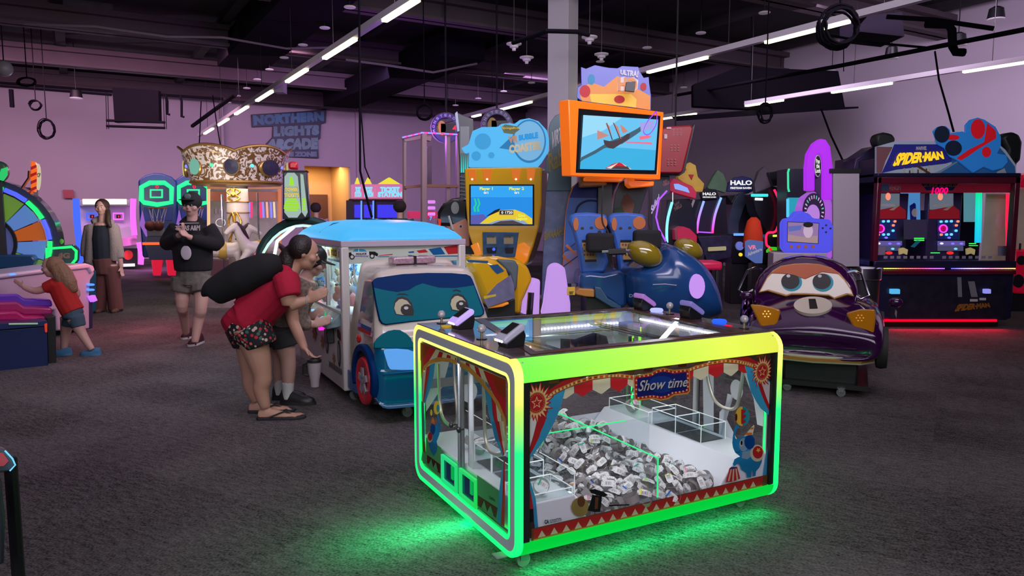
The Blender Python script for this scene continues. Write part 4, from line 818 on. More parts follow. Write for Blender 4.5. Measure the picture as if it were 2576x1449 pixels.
MB().bb(-0.04, 0.60, 0.56, 0.0, 0.68, 0.60).build('display', glow('blue_display', (0.03, 0.3, 0.9), 1), vn.o)
# inside: LED light, hoses, claws, chutes
larea2 = lambda T, nm, p, look, sx, sy, col, pw, sp=160: area(nm, T.M @ Vector(p), T.M @ Vector(look), sx, sy, col, pw, sp)
larea2(vn, 'van_box_light', (0.53, 0.8, 1.22), (0.53, 0.8, 0), 0.8, 1.3, (0.82, 1.0, 0.93), 14)
CG = mat('inside_teal_white', (0.6, 0.75, 0.72), 0.5)
MB().bb(0.3, BD-0.075, 0.70, 1.0, BD-0.065, 1.2).build('inner_wall', CG, vn.o)
for y in (0.22, 0.40, 0.70, 0.95): MB().tube(spline([(0.09, y-0.05, 1.10), (0.09, y-0.055, 0.98), (0.10, y, 0.93), (0.11, y+0.05, 0.98), (0.11, y+0.055, 1.10)], 6), 0.0065, 7).build('wire_hose', mat('white_hose', (0.6, 0.62, 0.55), 0.4), vn.o)
MB().tube(spline([(0.12, 0.08, 1.12), (0.13, 0.08, 0.98), (0.19, 0.08, 0.9), (0.24, 0.08, 1.0), (0.25, 0.08, 1.12)], 6), 0.0065, 7).build('wire_hose', mat('white_hose', (0, 0, 0)), vn.o)
for x, y in ((0.32, 0.35), (0.35, 0.9), (0.7, 0.5)):
    mb = MB().cyl((x, y, 1.2), (x, y, 0.98), 0.004, n=6).cyl((x, y, 0.98), (x, y, 0.93), 0.02, n=10)
    for k in range(3): a = R(120*k); mb.tube([(x, y, 0.94), (x+0.05*math.cos(a), y+0.05*math.sin(a), 0.92), (x+0.05*math.cos(a), y+0.05*math.sin(a), 0.86), (x+0.02*math.cos(a), y+0.02*math.sin(a), 0.83)], 0.005, 5)
    mb.build('claw', CHR, vn.o); MB().bb(x-0.05, y-0.04, 1.18, x+0.05, y+0.04, 1.23).build('carriage', mat('carriage_blue', (0.05, 0.3, 0.7), 0.4), vn.o)
# ---- truck cab ----
CX0, CX1 = 0.035, 1.0
side = [(-0.03, 0.13), (-0.03, 1.06), (-0.14, 1.088), (-0.40, 1.088), (-0.48, 1.06), (-0.52, 1.0), (-0.685, 0.66), (-0.725, 0.615), (-0.75, 0.52), (-0.757, 0.385), (-0.775, 0.365), (-0.765, 0.15), (-0.74, 0.125)]
sc_ = spline([(y, z, 0) for y, z in side], 4, True)
rs = []; prs = []
for x, ins in ((0, 0.075), (0.008, 0.045), (0.028, 0.018), (0.065, 0.003), (0.12, 0.0), (0.28, -0.006), (0.5, -0.010), (0.72, -0.006), (0.88, 0.0), (0.935, 0.003), (0.972, 0.018), (0.992, 0.045), (1.0, 0.075)):
    ring = []
    for y, z, _ in sc_:
        cy_, cz_ = -0.38, 0.6; dy, dz = y-cy_, z-cz_; L = math.hypot(dy, dz); k = 1-ins/L
        yy = cy_+dy*k; zz = cz_+dz*k; s_ = (x-0.5)*2; hw = (CX1-CX0)/2; tum = 0.085*max(0, zz-0.55)/0.5
        ring.append(((CX0+CX1)/2 + s_*(hw-tum), yy, zz))
    rs.append(ring)
cab = MB().rings(rs)
cab.m = [1 if (sum(cab.v[i][2] for i in f)/len(f) < 0.565 and sum(cab.v[i][1] for i in f)/len(f) < -0.60) else 0 for f in cab.f]
cabo = cab.build('cab', [VC, VB], vn.o, smooth=50)
P0, N = (0.5, -0.692, 0.66), (0, -0.36, 0.17)
ws = [(1020, 885), (1040, 860), (1080, 840), (1400, 795), (1700, 780), (2000, 782), (2190, 798), (2240, 820), (2265, 860), (2415, 1250), (2412, 1290), (2370, 1320), (2000, 1342), (1500, 1388), (1190, 1425), (1140, 1405), (1110, 1360), (1070, 1180)]
slab3(vn, 'windscreen', c1(ws), VBD, P0, N, 0.03, bevel=0.004, front=0.012)
P1 = Vector(P0)+Vector(N).normalized()*0.0125
def eye(cx_, cy_, s, px_, py_):
    return [(c1([(cx_-128*s, cy_), (cx_-118*s, cy_-80*s), (cx_-80*s, cy_-130*s), (cx_-20*s, cy_-145*s), (cx_+50*s, cy_-120*s), (cx_+100*s, cy_-60*s), (cx_+125*s, cy_+30*s), (cx_+118*s, cy_+95*s), (cx_-10*s, cy_+95*s), (cx_-100*s, cy_+85*s)]), INK),
            (c1([(cx_-120*s, cy_+5), (cx_-105*s, cy_-60*s), (cx_-60*s, cy_-105*s), (cx_-20*s, cy_-112*s), (cx_+40*s, cy_-90*s), (cx_+88*s, cy_-30*s), (cx_+110*s, cy_+40*s), (cx_+105*s, cy_+80*s), (cx_-10*s, cy_+88*s), (cx_-92*s, cy_+75*s)]), CREAM),
            (c1([(px_-78*s, py_+10), (px_-70*s, py_-35*s), (px_-30*s, py_-65*s), (px_+20*s, py_-68*s), (px_+70*s, py_-35*s), (px_+88*s, py_+10*s), (px_+84*s, py_+70*s), (px_-20*s, py_+75*s), (px_-60*s, py_+50*s)]), INK), (c1(ell(px_-8, py_-20, 28*s, 20*s, 14)), PWH)]
wa_ = [(c1([(1045, 960), (1180, 990), (1330, 1015), (1480, 990), (1560, 940), (1650, 905), (1740, 930), (1850, 960), (2050, 965), (2200, 945), (2288, 930), (2400, 1250), (2395, 1290), (2360, 1308), (2000, 1330), (1500, 1375), (1195, 1412), (1150, 1395), (1125, 1355), (1085, 1180)]), VT)]
wa_ += eye(1415, 1212, 1.0, 1452, 1234) + eye(2105, 1165, 0.92, 2135, 1182)
wa_ += [(c1([(1320, 1055), (1360, 1030), (1420, 1030), (1480, 1055), (1420, 1045), (1360, 1045)]), INK), (c1([(2010, 1005), (2060, 980), (2110, 995), (2130, 1015), (2070, 995)]), INK)]
art3(vn, 'windscreen_face', wa_, P1, N, 0.0006)
# hood hump, headlights, bumper lip
Nf = (0, -0.97, 0.18)
slab3(vn, 'hood_patch', c2([(858, 412), (900, 350), (960, 300), (1030, 262), (1110, 246), (1180, 250), (1260, 295), (1340, 370), (1400, 430), (1400, 480), (860, 480)]), VT, (0.5, -0.752, 0.54), (0, -0.93, 0.30), 0.03, bevel=0.006, front=0.004)
HLM = glow('headlight_blue', (0.12, 0.38, 0.88), 0.9)
hl = vn.fp(c2([(985, 520), (1005, 495), (1150, 490), (1290, 500), (1400, 540), (1400, 750), (1200, 752), (1060, 745), (1035, 700)]), -0.765)
for sx in (0, 1):
    P = [((1.035-x) if sx else x, z) for x, z in hl]
    h = MB().prism(P, -0.773, -0.74, 'xz').build('headlight', HLM, vn.o, bevel=0.006)
MB().tube([(0.05, -0.73, 0.37), (0.08, -0.768, 0.37), (0.3, -0.783, 0.37), (0.75, -0.783, 0.37), (0.96, -0.768, 0.37), (0.985, -0.73, 0.37)], 0.008, 8).build('bumper_lip', VB, vn.o)
# side: window, fender, wheel, red lamp, checker
Es = lambda pts, x=0.028: vn.sp(c2(pts), x)
sw = [(-0.27, 0.62), (-0.27, 0.99), (-0.45, 1.0), (-0.50, 0.97), (-0.655, 0.64), (-0.64, 0.62)]
def tumb(y, z, x=0.026): return (CX0 + 0.085*max(0, z-0.55)/0.5 - 0.006, y, z)
MB()._a([tumb(y, z) for y, z in sw], [tuple(range(6))]).build('side_window', mat('dark_window', (0.12, 0.12, 0.17), 0.08, coat=1), vn.o, smooth=0, recalc=False, solid=0.004)
mb = MB(); ck = [PRED, PWH, mat('print_royal2', (0, 0, 0)), PWH]
for i in range(6):
    for j in range(3):
        y = -0.30-0.05*i; z = 0.625+0.028*j
        if j > 0 and i < j: continue
        mb.mi((i*3+j*2) % 3)._a([(tumb(a, b2)[0]-0.005, a, b2) for a, b2 in ((y, z), (y-0.05, z), (y-0.05, z+0.028), (y, z+0.028))], [(0, 1, 2, 3)])
mb.build('checker_print', [PRED, PWH, mat('print_royal2', (0, 0, 0))], vn.o, smooth=0, recalc=False)
MB().lathe([(0.0, 0.004), (0.215, 0.006), (0.215, 0.03), (0, 0.03)], (0.022, -0.475, 0.30), 36, 'x').build('wheel_arch', mat('arch_shade', (0.004, 0.004, 0.005), 0.8), vn.o)  # black disc stands in for the shaded recess of the arch
ro = [(-0.475+0.275*math.cos(R(a)), 0.30+0.245*math.sin(R(a))) for a in range(-25, 206, 10)]; ri = [(-0.475+0.20*math.cos(R(a)), 0.30+0.19*math.sin(R(a))) for a in range(-25, 206, 10)]
MB().rings([[(x, p[0], p[1]) for p in ro + ri[::-1]] for x in (0.004, 0.05)]).build('fender', VBD, vn.o, bevel=0.01)
wh = MB().lathe([(0.0, 0.0), (0.10, 0.0), (0.115, -0.012), (0.168, -0.014), (0.178, 0.0), (0.178, 0.10), (0, 0.10)], (0.018, -0.49, 0.275), 36, 'x').build('wheel', mat('wheel_red', (0.55, 0.01, 0.03), 0.35), vn.o)
mb = MB()
for k in range(5): a = R(72*k+15); mb.box((0.008, -0.49+0.055*math.cos(a), 0.275+0.055*math.sin(a)), (0.012, 0.05, 0.09), Matrix.Rotation(a-math.pi/2, 3, 'X'))
mb.lathe([(0.0, -0.004), (0.03, 0), (0.03, 0.01)], (0.004, -0.49, 0.275), 12, 'x').build('hubcap', mat('hub_silver', (0.5, 0.5, 0.55), 0.3, 0.5), wh)
MB().ball((0.028, -0.335, 0.565), 0.045, 8, (0.35, 1, 0.75)).build('marker_lamp', mat('lamp_red', (0.55, 0.01, 0.01), 0.15, coat=1), vn.o)
MB().bb(0.022, -0.26, 0.13, 0.035, -0.03, 0.27).build('blue_skirt', mat('skirt_blue', (0.01, 0.10, 0.32), 0.3), vn.o)
MB().lathe([(0.0, 0.0), (0.08, 0.02), (0.09, 0.06), (0.0, 0.08)], (0.02, -0.18, 0.15), 16, 'x').build('mud_guard', BLK, vn.o)
# roof light bar
lb = MB().bb(0.40, -0.24, 1.085, 0.62, -0.14, 1.105).build('light_bar_base', BLK, vn.o)
MB().bb(0.335, -0.255, 1.105, 0.695, -0.125, 1.165).build('light_bar', mat('light_bar_plastic', (0.35, 0.22, 0.28), 0.15, noise=(60, 0.7), coat=1.0), vn.o, bevel=0.018, seg=3)
MB().bb(0.505, -0.262, 1.103, 0.525, -0.12, 1.168).build('light_bar_clip', BLK, vn.o)
casters(vn, [(0.10, 0.06), (0.97, 0.06), (0.10, 1.55), (0.97, 1.55), (0.30, -0.62), (0.80, -0.62)], 0.04, 0.14)
# plush toys in the heap
def plush(kind, m, m2):
    mb = MB()
    if kind == 0: mb.ball((0, 0, 0.04), 0.05, 7, (1, 0.9, 0.9)).ball((0, -0.015, 0.105), 0.036, 7).ball((0.03, 0, 0.14), 0.014, 5).ball((-0.03, 0, 0.14), 0.014, 5)
    elif kind == 1: mb.lathe([(0.0, 0), (0.035, 0.01), (0.05, 0.05), (0.03, 0.09), (0.0, 0.12)], n=12).ball((0.05, 0, 0.06), 0.02, 5).ball((-0.05, 0, 0.06), 0.02, 5)
    else: mb.ball((0, 0, 0.05), 0.05, 7, (1.2, 0.9, 0.8)).ball((0.05, -0.01, 0.07), 0.025, 5).ball((-0.06, 0, 0.04), 0.018, 5).ball((0.03, -0.03, 0.01), 0.018, 5).ball((-0.03, -0.03, 0.01), 0.018, 5)
    o = mb.build('plush_toy', m, None, smooth=180)
    MB().ball((0.014, -0.05, 0.11), 0.006, 4).ball((-0.014, -0.05, 0.11), 0.006, 4).build('eye', INK, o) if kind == 0 else MB().lathe([(0, 0), (0.04, 0.0), (0.042, 0.012), (0, 0.014)], (0, 0, 0.06), 12).build('belt', m2, o)
    return o
cols = [('pink', (0.7, 0.3, 0.35)), ('white', (0.65, 0.68, 0.66)), ('teal', (0.05, 0.4, 0.42)), ('cream', (0.65, 0.55, 0.35)), ('brown', (0.25, 0.12, 0.07)), ('blue', (0.08, 0.25, 0.6)), ('grey', (0.25, 0.28, 0.3))]
rb = random.Random(3); n_ = 0; base = {}
for j in range(10):
    for i in range(4):
        y = 0.14+0.145*j+rb.uniform(-.02, .02); x = 0.14+0.20*i+rb.uniform(-.03, .03) if i else 0.12+rb.uniform(-.01, .02)
        if 0.10 < x < 0.34 and 0.62 < y < 0.72: continue
        kd, (cn, cc) = rb.randrange(3), cols[(i*3+j*2+n_) % 7]; n_ += 1
        if (kd, cn) not in base: base[(kd, cn)] = plush(kd, mat('plush_'+cn, cc, 0.9), mat('plush_'+cols[(n_+2) % 7][0], cols[(n_+2) % 7][1], 0.9)); o = base[(kd, cn)]
        else: o = copy_tree(base[(kd, cn)])
        tag(o, cn+' plush toy in the heap behind the police van machine glass', 'plush toy', cn+' plush toys in the police van machine')
        o.location = vn.M @ Vector((x, y, 0.70+0.05*(n_ % 3)+0.05*(x > 0.2))); o.rotation_euler = (rb.uniform(-.5, .5), rb.uniform(-.5, .5), rb.uniform(0, 6))
# ================= PEOPLE =================
SKIN = mat('skin_tan', (0.50, 0.27, 0.19), 0.5); SKINP = mat('skin_pale', (0.55, 0.33, 0.27), 0.5); HAIR = mat('dark_brown_hair', (0.018, 0.011, 0.010), 0.5, bump=(60, 0.6))
def hand(mb, w, d, side, s=1.0, curl=0.5, nrm=None):
    """palm, four fingers of different length with two bends, thumb leaving the side of the palm"""
    d = Vector(d).normalized(); sd = Vector(side); sd = (sd - d*sd.dot(d)).normalized(); n = nrm or d.cross(sd).normalized()
    rs = []
    for t, hw, th in ((-0.01, 0.024, 0.019), (0.02, 0.034, 0.016), (0.055, 0.041, 0.015), (0.085, 0.040, 0.012)):
        c = w + d*t*s; rs.append([c + sd*hw*s*math.cos(a) + n*th*s*math.sin(a) for a in [2*math.pi*k/10 for k in range(10)]])
    mb.rings(rs)
    for k, (o, L) in enumerate(((0.031, 0.072), (0.011, 0.082), (-0.010, 0.076), (-0.030, 0.060))):
        p = w + d*0.08*s + sd*o*s; P = [p]; dd = d.copy()
        for j in range(3):
            dd = (Matrix.Rotation(curl*(0.55 if j else 0.4), 3, sd) @ dd).normalized(); P.append(P[-1] + dd*L*s*(0.42, 0.33, 0.25)[j])
        mb.tube(P, [0.0095*s, 0.0088*s, 0.008*s, 0.0065*s], 7)
    p = w + d*0.025*s + sd*0.028*s; q = p + (d*0.6+sd*0.8)*0.035*s; mb.tube([p, q, q + (d*0.9+sd*0.35 + n*0.2)*0.032*s], [0.013*s, 0.0105*s, 0.008*s], 7)
def limb(mb, P, r, n=12, k=4): 
    pts = spline(P, k); rr = []
    for i in range(len(pts)): t = i/k; a = int(min(t, len(r)-2)); rr.append(r[a]+(r[a+1]-r[a])*(t-a))
    mb.tube(pts, rr, n)
def head(mb, c, f, s=1.0, up=Vector((0, 0, 1))):
    f = Vector(f).normalized(); r = f.cross(up).normalized(); u = r.cross(f).normalized(); B = Matrix((r, f, u)).transposed()
    h = MB().ball((0, 0, 0.018), 0.098, 12, (0.80, 0.98, 1.02)).ball((0, 0.022, -0.045), 0.070, 10, (0.83, 0.98, 1.0)).ball((0, 0.052, -0.088), 0.028, 8, (1.1, 0.9, 0.8))
    h.tube([(0, 0.085, 0.012), (0, 0.108, -0.022), (0, 0.090, -0.034)], [0.009, 0.014, 0.010], 8).ball((0, 0.088, -0.056), 0.017, 6, (1.4, 0.6, 0.5))
    for q in (-1, 1): h.ball((q*0.080, -0.008, -0.008), 0.024, 6, (0.35, 0.7, 1.2)).ball((q*0.032, 0.078, 0.024), 0.02, 6, (1.2, 0.5, 0.4)).ball((q*0.045, 0.06, -0.025), 0.03, 6)
    for v in h.v: mb.v.append(tuple(Vector(c) + (B @ Vector(v))*s))
    o = len(mb.v)-len(h.v); mb.f += [[i+o for i in q] for q in h.f]; mb.m += h.m; return B
def face(o, c, B, s=1.0, mouth=(0.30, 0.06, 0.06)):
    tr = lambda p: Vector(c) + (B @ Vector(p))*s
    for q in (-1, 1):
        MB().ball(tr((q*0.032, 0.086, 0.006)), 0.0105*s, 6).build('eye', mat('eye_white', (0.6, 0.55, 0.5), 0.3), o); MB().ball(tr((q*0.032, 0.0925, 0.006)), 0.0062*s, 6).build('iris', mat('iris_dark', (0.02, 0.015, 0.01), 0.2), o)
        MB().tube([tr((q*0.018, 0.098, 0.026)), tr((q*0.034, 0.097, 0.031)), tr((q*0.050, 0.084, 0.026))], 0.0034*s, 5).build('eyebrow', HAIR, o)
    MB().tube([tr((-0.022, 0.090, -0.058)), tr((0, 0.102, -0.056)), tr((0.022, 0.090, -0.058))], 0.0045*s, 5).build('lips', mat('lips', mouth, 0.5), o)
def person(label, mb, m, vox=0.009, it=6):
    o = mb.build('person', m, None, remesh=vox, smit=it, smooth=180); tag(o, label, 'person'); return o
def cloth(name, mb, m, par, vox=0.010, it=5): return mb.build(name, m, par, remesh=vox, smit=it, smooth=180)
def shoe(par, heel, toe, m, sole, s=1.0, h=0.085):
    d = (toe-heel); L = d.length; d.normalize(); r = Vector((d.y, -d.x, 0)); rs = []
    for t, w_, hh in ((-0.02, 0.020, 0.5), (0.0, 0.034, 0.95), (0.2, 0.036, 1.0), (0.42, 0.038, 0.85), (0.62, 0.044, 0.62), (0.82, 0.042, 0.5), (0.96, 0.028, 0.38), (1.02, 0.012, 0.2)):
        c = heel + d*L*t; c.z = 0.0; rs.append([c + r*w_*s*math.cos(a) + Vector((0, 0, 0.022 + h*s*hh*max(0, math.sin(a)))) for a in [math.pi*k/8 for k in range(9)]] + [c - r*w_*s + Vector((0, 0, 0.008)), c + r*w_*s + Vector((0, 0, 0.008))])
    o = MB().rings(rs).build('shoe', m, par, smooth=60)
    MB().rings([[c_ for c_ in (h_ + r*w_*s*1.08 + Vector((0, 0, 0.024)), h_ - r*w_*s*1.08 + Vector((0, 0, 0.024)), h_ - r*w_*s*1.08, h_ + r*w_*s*1.08)] for h_, w_ in [(Vector((*(heel+d*L*t).xy, 0.0)), w_) for t, w_ in ((-0.04, 0.018), (0, 0.034), (0.4, 0.038), (0.7, 0.044), (0.95, 0.030), (1.05, 0.012))]]).build('sole', sole, o, smooth=60)
    return o
def floorp(px, py): v = G(px, py); return v
# --- woman in red bending over the van machine's console ---
Yw = 5.36
w_ = lambda x, y, dY=0.0: D(500+x/2.684, 540+y/2.684, Yw+dY)
fdir = Vector((0.93, 0.30, -0.22)).normalized()
mb = MB()
hc = w_(712, 262); limb(mb, [w_(300, 760), w_(400, 640), w_(520, 510), w_(610, 400)], [0.15, 0.135, 0.135, 0.10], 14); limb(mb, [w_(600, 410), w_(655, 350), hc], [0.07, 0.052, 0.05])
BH = head(mb, hc, fdir, 1.0, Vector((-0.2, 0, 1)))
for dy, hp, kn, an in ((-0.09, (345, 760), (428, 1075), (432, 1335)), (0.10, (330, 750), (350, 1060), (385, 1290))):
    a_ = floorp(500+(an[0]+5)/2.684, 540+(an[1]+62 if dy < 0 else an[1]+48)/2.684)
    a_ = Vector((a_.x, Yw+dy, 0)); ank = a_ + Vector((0, 0, 0.085)); limb(mb, [w_(*hp, dy), w_(*kn, dy), (w_(*kn, dy)*0.55+ank*0.45) + Vector((-0.02, 0, 0)), ank], [0.125, 0.068, 0.058, 0.036], 14)
    ft = Vector((0.25, 0.03, 0)); mb.rings([[a_ + ft*t + Vector((0, wd*math.cos(a), 0.018 + h_*max(0, math.sin(a)))) for a in [2*math.pi*k/10 for k in range(10)]] for t, wd, h_ in ((-0.22, 0.024, 0.05), (0.0, 0.032, 0.075), (0.35, 0.036, 0.05), (0.7, 0.045, 0.028), (0.9, 0.04, 0.018))])
    for k in range(5): p = a_ + ft*(0.86-0.03*k) + Vector((0, (-0.03+0.016*k)*(1 if dy > 0 else -1), 0.026)); mb.tube([p, p+Vector((0.035-0.003*k, 0, 0.0)), p+Vector((0.05-0.004*k, 0, -0.006))], [0.010 if k else 0.013, 0.009, 0.007], 6)
    if dy < 0: fA = a_
    else: fB = a_
# right arm bent at the elbow, hand raised; other arm hanging with the tumbler
e1 = w_(612, 610, -0.20); w1 = w_(735, 578, -0.16); limb(mb, [w_(590, 440, -0.16), w_(600, 530, -0.20), e1], [0.070, 0.062, 0.050]); limb(mb, [e1, (e1+w1)/2, w1], [0.050, 0.042, 0.028]); hand(mb, w1, (w_(800, 545, -0.16)-w1), Vector((0.1, 0, 1)), 1.05, 0.35)
e2 = w_(640, 730, 0.16); w2 = w_(715, 905, 0.05); limb(mb, [w_(620, 440, 0.16), w_(620, 600, 0.18), e2], [0.062, 0.055, 0.044]); limb(mb, [e2, (e2+w2)/2, w2], [0.044, 0.040, 0.027]); hand(mb, w2, (w_(770, 960, 0.04)-w2), Vector((0.2, -1, 0.1)), 1.0, 1.0)
wo = person('woman in red T-shirt bending over the police van machine, black bag on her back', mb, SKIN, 0.008, 5)
face(wo, hc, BH)
mb = MB(); tr = lambda p: hc + BH @ Vector(p)
mb.ball(tr((0, -0.028, 0.036)), 0.102, 12, (0.92, 0.98, 0.98)); limb(mb, [w_(665, 235), w_(618, 262), w_(600, 320), w_(622, 375), w_(640, 405)], [0.05, 0.062, 0.075, 0.062, 0.02])
h_ = cloth('hair', mb, HAIR, wo, 0.010, 2); 
MB().lathe([(0.022, -0.012), (0.042, -0.010), (0.045, 0.0), (0.042, 0.010), (0.022, 0.012)], w_(634, 222), 14, 'x').build('hair_tie', mat('pink_tie', (0.75, 0.03, 0.22), 0.6), h_)
RED = mat('red_cotton', (0.42, 0.004, 0.035), 0.85, bump=(25, 0.4)); mb = MB()
limb(mb, [w_(270, 690), w_(330, 690), w_(400, 620), w_(520, 500), w_(610, 400), w_(650, 375)], [0.15, 0.185, 0.17, 0.165, 0.12, 0.06], 16)
limb(mb, [w_(585, 420, -.15), w_(600, 490, -.19), w_(615, 555, -.21)], [0.095, 0.088, 0.082]); limb(mb, [w_(600, 420, .15), w_(620, 520, .18)], [0.085, 0.08]); limb(mb, [w_(230, 640), w_(300, 700), w_(400, 745)], [0.12, 0.165, 0.13])
cloth('shirt', mb, RED, wo)
# printed shorts: dark ground, small coloured marks
m = mat('floral_shorts', (0.008, 0.008, 0.012), 0.8); nt = m.node_tree; vo = nt.nodes.new('ShaderNodeTexVoronoi'); vo.inputs['Scale'].default_value = 34; vo.inputs['Randomness'].default_value = 0.9
tc = nt.nodes.new('ShaderNodeTexCoord'); r1 = nt.nodes.new('ShaderNodeValToRGB'); r1.color_ramp.interpolation = 'CONSTANT'; r1.color_ramp.elements[0].position = 0; r1.color_ramp.elements[0].color = (1, 1, 1, 1); r1.color_ramp.elements[1].position = 0.42; r1.color_ramp.elements[1].color = (0, 0, 0, 1)
r2 = nt.nodes.new('ShaderNodeValToRGB'); r2.color_ramp.interpolation = 'CONSTANT'; es = r2.color_ramp.elements; es[0].color = (0.5, 0.02, 0.04, 1); es[1].position = 0.35; es[1].color = (0.55, 0.42, 0.33, 1)
for p_, c_ in ((0.6, (0.05, 0.14, 0.10)), (0.75, (0.6, 0.15, 0.12)), (0.88, (0.5, 0.48, 0.45))): e_ = es.new(p_); e_.color = (*c_, 1)
mx = nt.nodes.new('ShaderNodeMix'); mx.data_type = 'RGBA'; mx.inputs[6].default_value = (0.008, 0.008, 0.012, 1)
nt.links.new(tc.outputs['Object'], vo.inputs['Vector']); nt.links.new(vo.outputs['Distance'], r1.inputs[0]); nt.links.new(vo.outputs['Color'], r2.inputs[0]); nt.links.new(r1.outputs[0], mx.inputs[0]); nt.links.new(r2.outputs[0], mx.inputs[7]); nt.links.new(mx.outputs[2], nt.nodes['Principled BSDF'].inputs['Base Color'])
mb = MB(); limb(mb, [w_(270, 700), w_(330, 740), w_(360, 790)], [0.15, 0.18, 0.15], 16); limb(mb, [w_(345, 760, -.09), w_(400, 840, -.09), w_(420, 885, -.09)], [0.14, 0.125, 0.118], 16); limb(mb, [w_(300, 750, .09), w_(330, 840, .09), w_(340, 885, .09)], [0.14, 0.125, 0.115], 16)
cloth('shorts', mb, m, wo)
for nm, a_ in (('f', fA), ('b', fB)):
    ft = Vector((0.25, 0.03, 0)); mb = MB().rings([[a_ + ft*t + Vector((0, wd*math.cos(a), z)) for a in [2*math.pi*k/12 for k in range(12)]] for t, wd, z in ((-0.25, 0.02, 0.01),)] ) if False else MB()
    out = [(-0.26, 0.015), (-0.2, 0.032), (0, 0.037), (0.4, 0.038), (0.8, 0.050), (1.0, 0.042), (1.12, 0.018)]; pl_ = [(a_ + ft*t + Vector((0, w2_, 0))) for t, w2_ in out] + [(a_ + ft*t - Vector((0, w2_, 0))) for t, w2_ in out[::-1]]
    s_ = MB().rings([[p + Vector((0, 0, z)) for p in pl_] for z in (0.002, 0.02)]).build('flip_flop', mat('flipflop_dark', (0.02, 0.02, 0.03), 0.6), wo, bevel=0.003)
    for q in (-1, 1): MB().tube([a_ + ft*0.78 + Vector((0, 0, 0.03)), a_ + ft*0.55 + Vector((0, q*0.028, 0.062)), a_ + ft*0.15 + Vector((0, q*0.044, 0.025))], 0.006, 6).build('strap', RUB, s_)
MB().tube([w1 + Vector((0.0, 0.034*math.cos(R(a)), 0.034*math.sin(R(a)))) for a in range(0, 360, 30)], 0.005, 6, True).build('bracelet', mat('beads', (0.4, 0.42, 0.4), 0.3, noise=(200, 0.9)), wo)
# black bag on her back
t_ = [w_(85, 550, -.12), w_(105, 525, -.12), w_(290, 425, -.13), w_(460, 352, -.13), w_(560, 325, -.1)]; mb = MB(); limb(mb, t_, [0.05, 0.10, 0.125, 0.105, 0.05], 18)
bg = cloth('shoulder_bag', mb, mat('black_canvas', (0.006, 0.006, 0.008), 0.85), None, 0.012, 3); tag(bg, 'long black bag slung over the back of the woman in red', 'bag')
MB().tube(spline([w_(500, 300, -.2), w_(590, 330, -.22), w_(640, 400, -.24), w_(560, 520, -.22)], 6), 0.012, 6, flat=0.4).build('strap', BLK, bg) if False else None
# tumbler
tp_ = w_(785, 1160, 0.02); tp_.z = tp_.z
tb = MB().lathe([(0.0, 0.0), (0.030, 0.0), (0.034, 0.05), (0.046, 0.11), (0.050, 0.185), (0.0, 0.187)], tp_, 20).build('tumbler', mat('frosted_cup', (0.34, 0.30, 0.32), 0.3), None); tag(tb, 'pale tumbler with black lid and handle held low by the woman in red', 'tumbler')
MB().lathe([(0.0, 0.185), (0.053, 0.185), (0.053, 0.205), (0.02, 0.212), (0, 0.212)], tp_, 20).build('lid', BLK, tb); MB().tube([tp_+Vector((-0.045, 0, 0.18)), tp_+Vector((-0.085, 0, 0.16)), tp_+Vector((-0.085, 0, 0.09)), tp_+Vector((-0.045, 0, 0.08))], 0.008, 7).build('handle', BLK, tb)
# --- boy with cap beyond her, hands on the console ---
Yb = 5.78
b_ = lambda x, y, dY=0.0: D(500+x/2.684, 540+y/2.684, Yb+dY)
mb = MB(); hb = b_(772, 315); limb(mb, [b_(540, 760), b_(600, 650), b_(680, 520), b_(720, 430)], [0.12, 0.115, 0.12, 0.09]); limb(mb, [b_(715, 440), b_(745, 385), hb], [0.06, 0.048, 0.045]); BB = head(mb, hb, Vector((0.95, 0.15, -0.3)), 0.97)
for dy, P_ in ((-0.07, [(560, 780), (600, 960), (605, 1080), (600, 1215)]), (0.08, [(530, 780), (545, 960), (545, 1080), (545, 1190)])): limb(mb, [b_(*p, dy) for p in P_], [0.10, 0.062, 0.055, 0.035], 12)
eb = b_(690, 720, -.14); wb2 = b_(775, 745, -.08); limb(mb, [b_(690, 500, -.14), b_(680, 620, -.16), eb], [0.055, 0.05, 0.042]); limb(mb, [eb, wb2], [0.042, 0.028]); hand(mb, wb2, b_(830, 725, -.06)-wb2, Vector((0, 0.2, 1)), 1.0, 0.5)
wc = b_(745, 700, .12); limb(mb, [b_(700, 500, .14), b_(690, 640, .16), wc], [0.05, 0.045, 0.03]); hand(mb, wc, b_(800, 670, .1)-wc, Vector((0, -0.2, 1)), 1.0, 0.5)
bo = person('boy in black cap and patterned shirt leaning on the van machine behind the woman', mb, SKINP, 0.009, 5); face(bo, hb, BB)
tb_ = lambda p: hb + BB @ Vector(p); mb = MB().ball(tb_((0, -0.005, 0.035)), 0.108, 12, (0.95, 1.02, 0.9)); cp_ = mb.build('cap', BLK, bo, smooth=180)
mb = MB(); mb.rings([[tb_((0.075*math.cos(a), y0+ (0.10 if k else 0)*max(0.0, math.sin(a)), 0.035-0.012*k+z)) for a in [math.pi*i/10 for i in range(11)]] for k, y0, z in ((0, 0.06, 0), (1, 0.075, 0), (1, 0.075, -0.006), (0, 0.06, -0.006))], closed=True, caps=False).build('peak', BLK, cp_, smooth=60)
CAM_ = mat('leopard_print', (0.22, 0.17, 0.14), 0.9, noise=(38, 0.95)); mb = MB(); limb(mb, [b_(530, 720), b_(600, 640), b_(680, 520), b_(725, 430)], [0.135, 0.145, 0.14, 0.10], 14); limb(mb, [b_(690, 500, -.14), b_(680, 620, -.16), eb, (eb*0.35+wb2*0.65)], [0.08, 0.07, 0.062, 0.056]); limb(mb, [b_(700, 500, .14), b_(690, 640, .16), (wc*0.7+b_(690, 640, .16)*0.3)], [0.07, 0.062, 0.055])
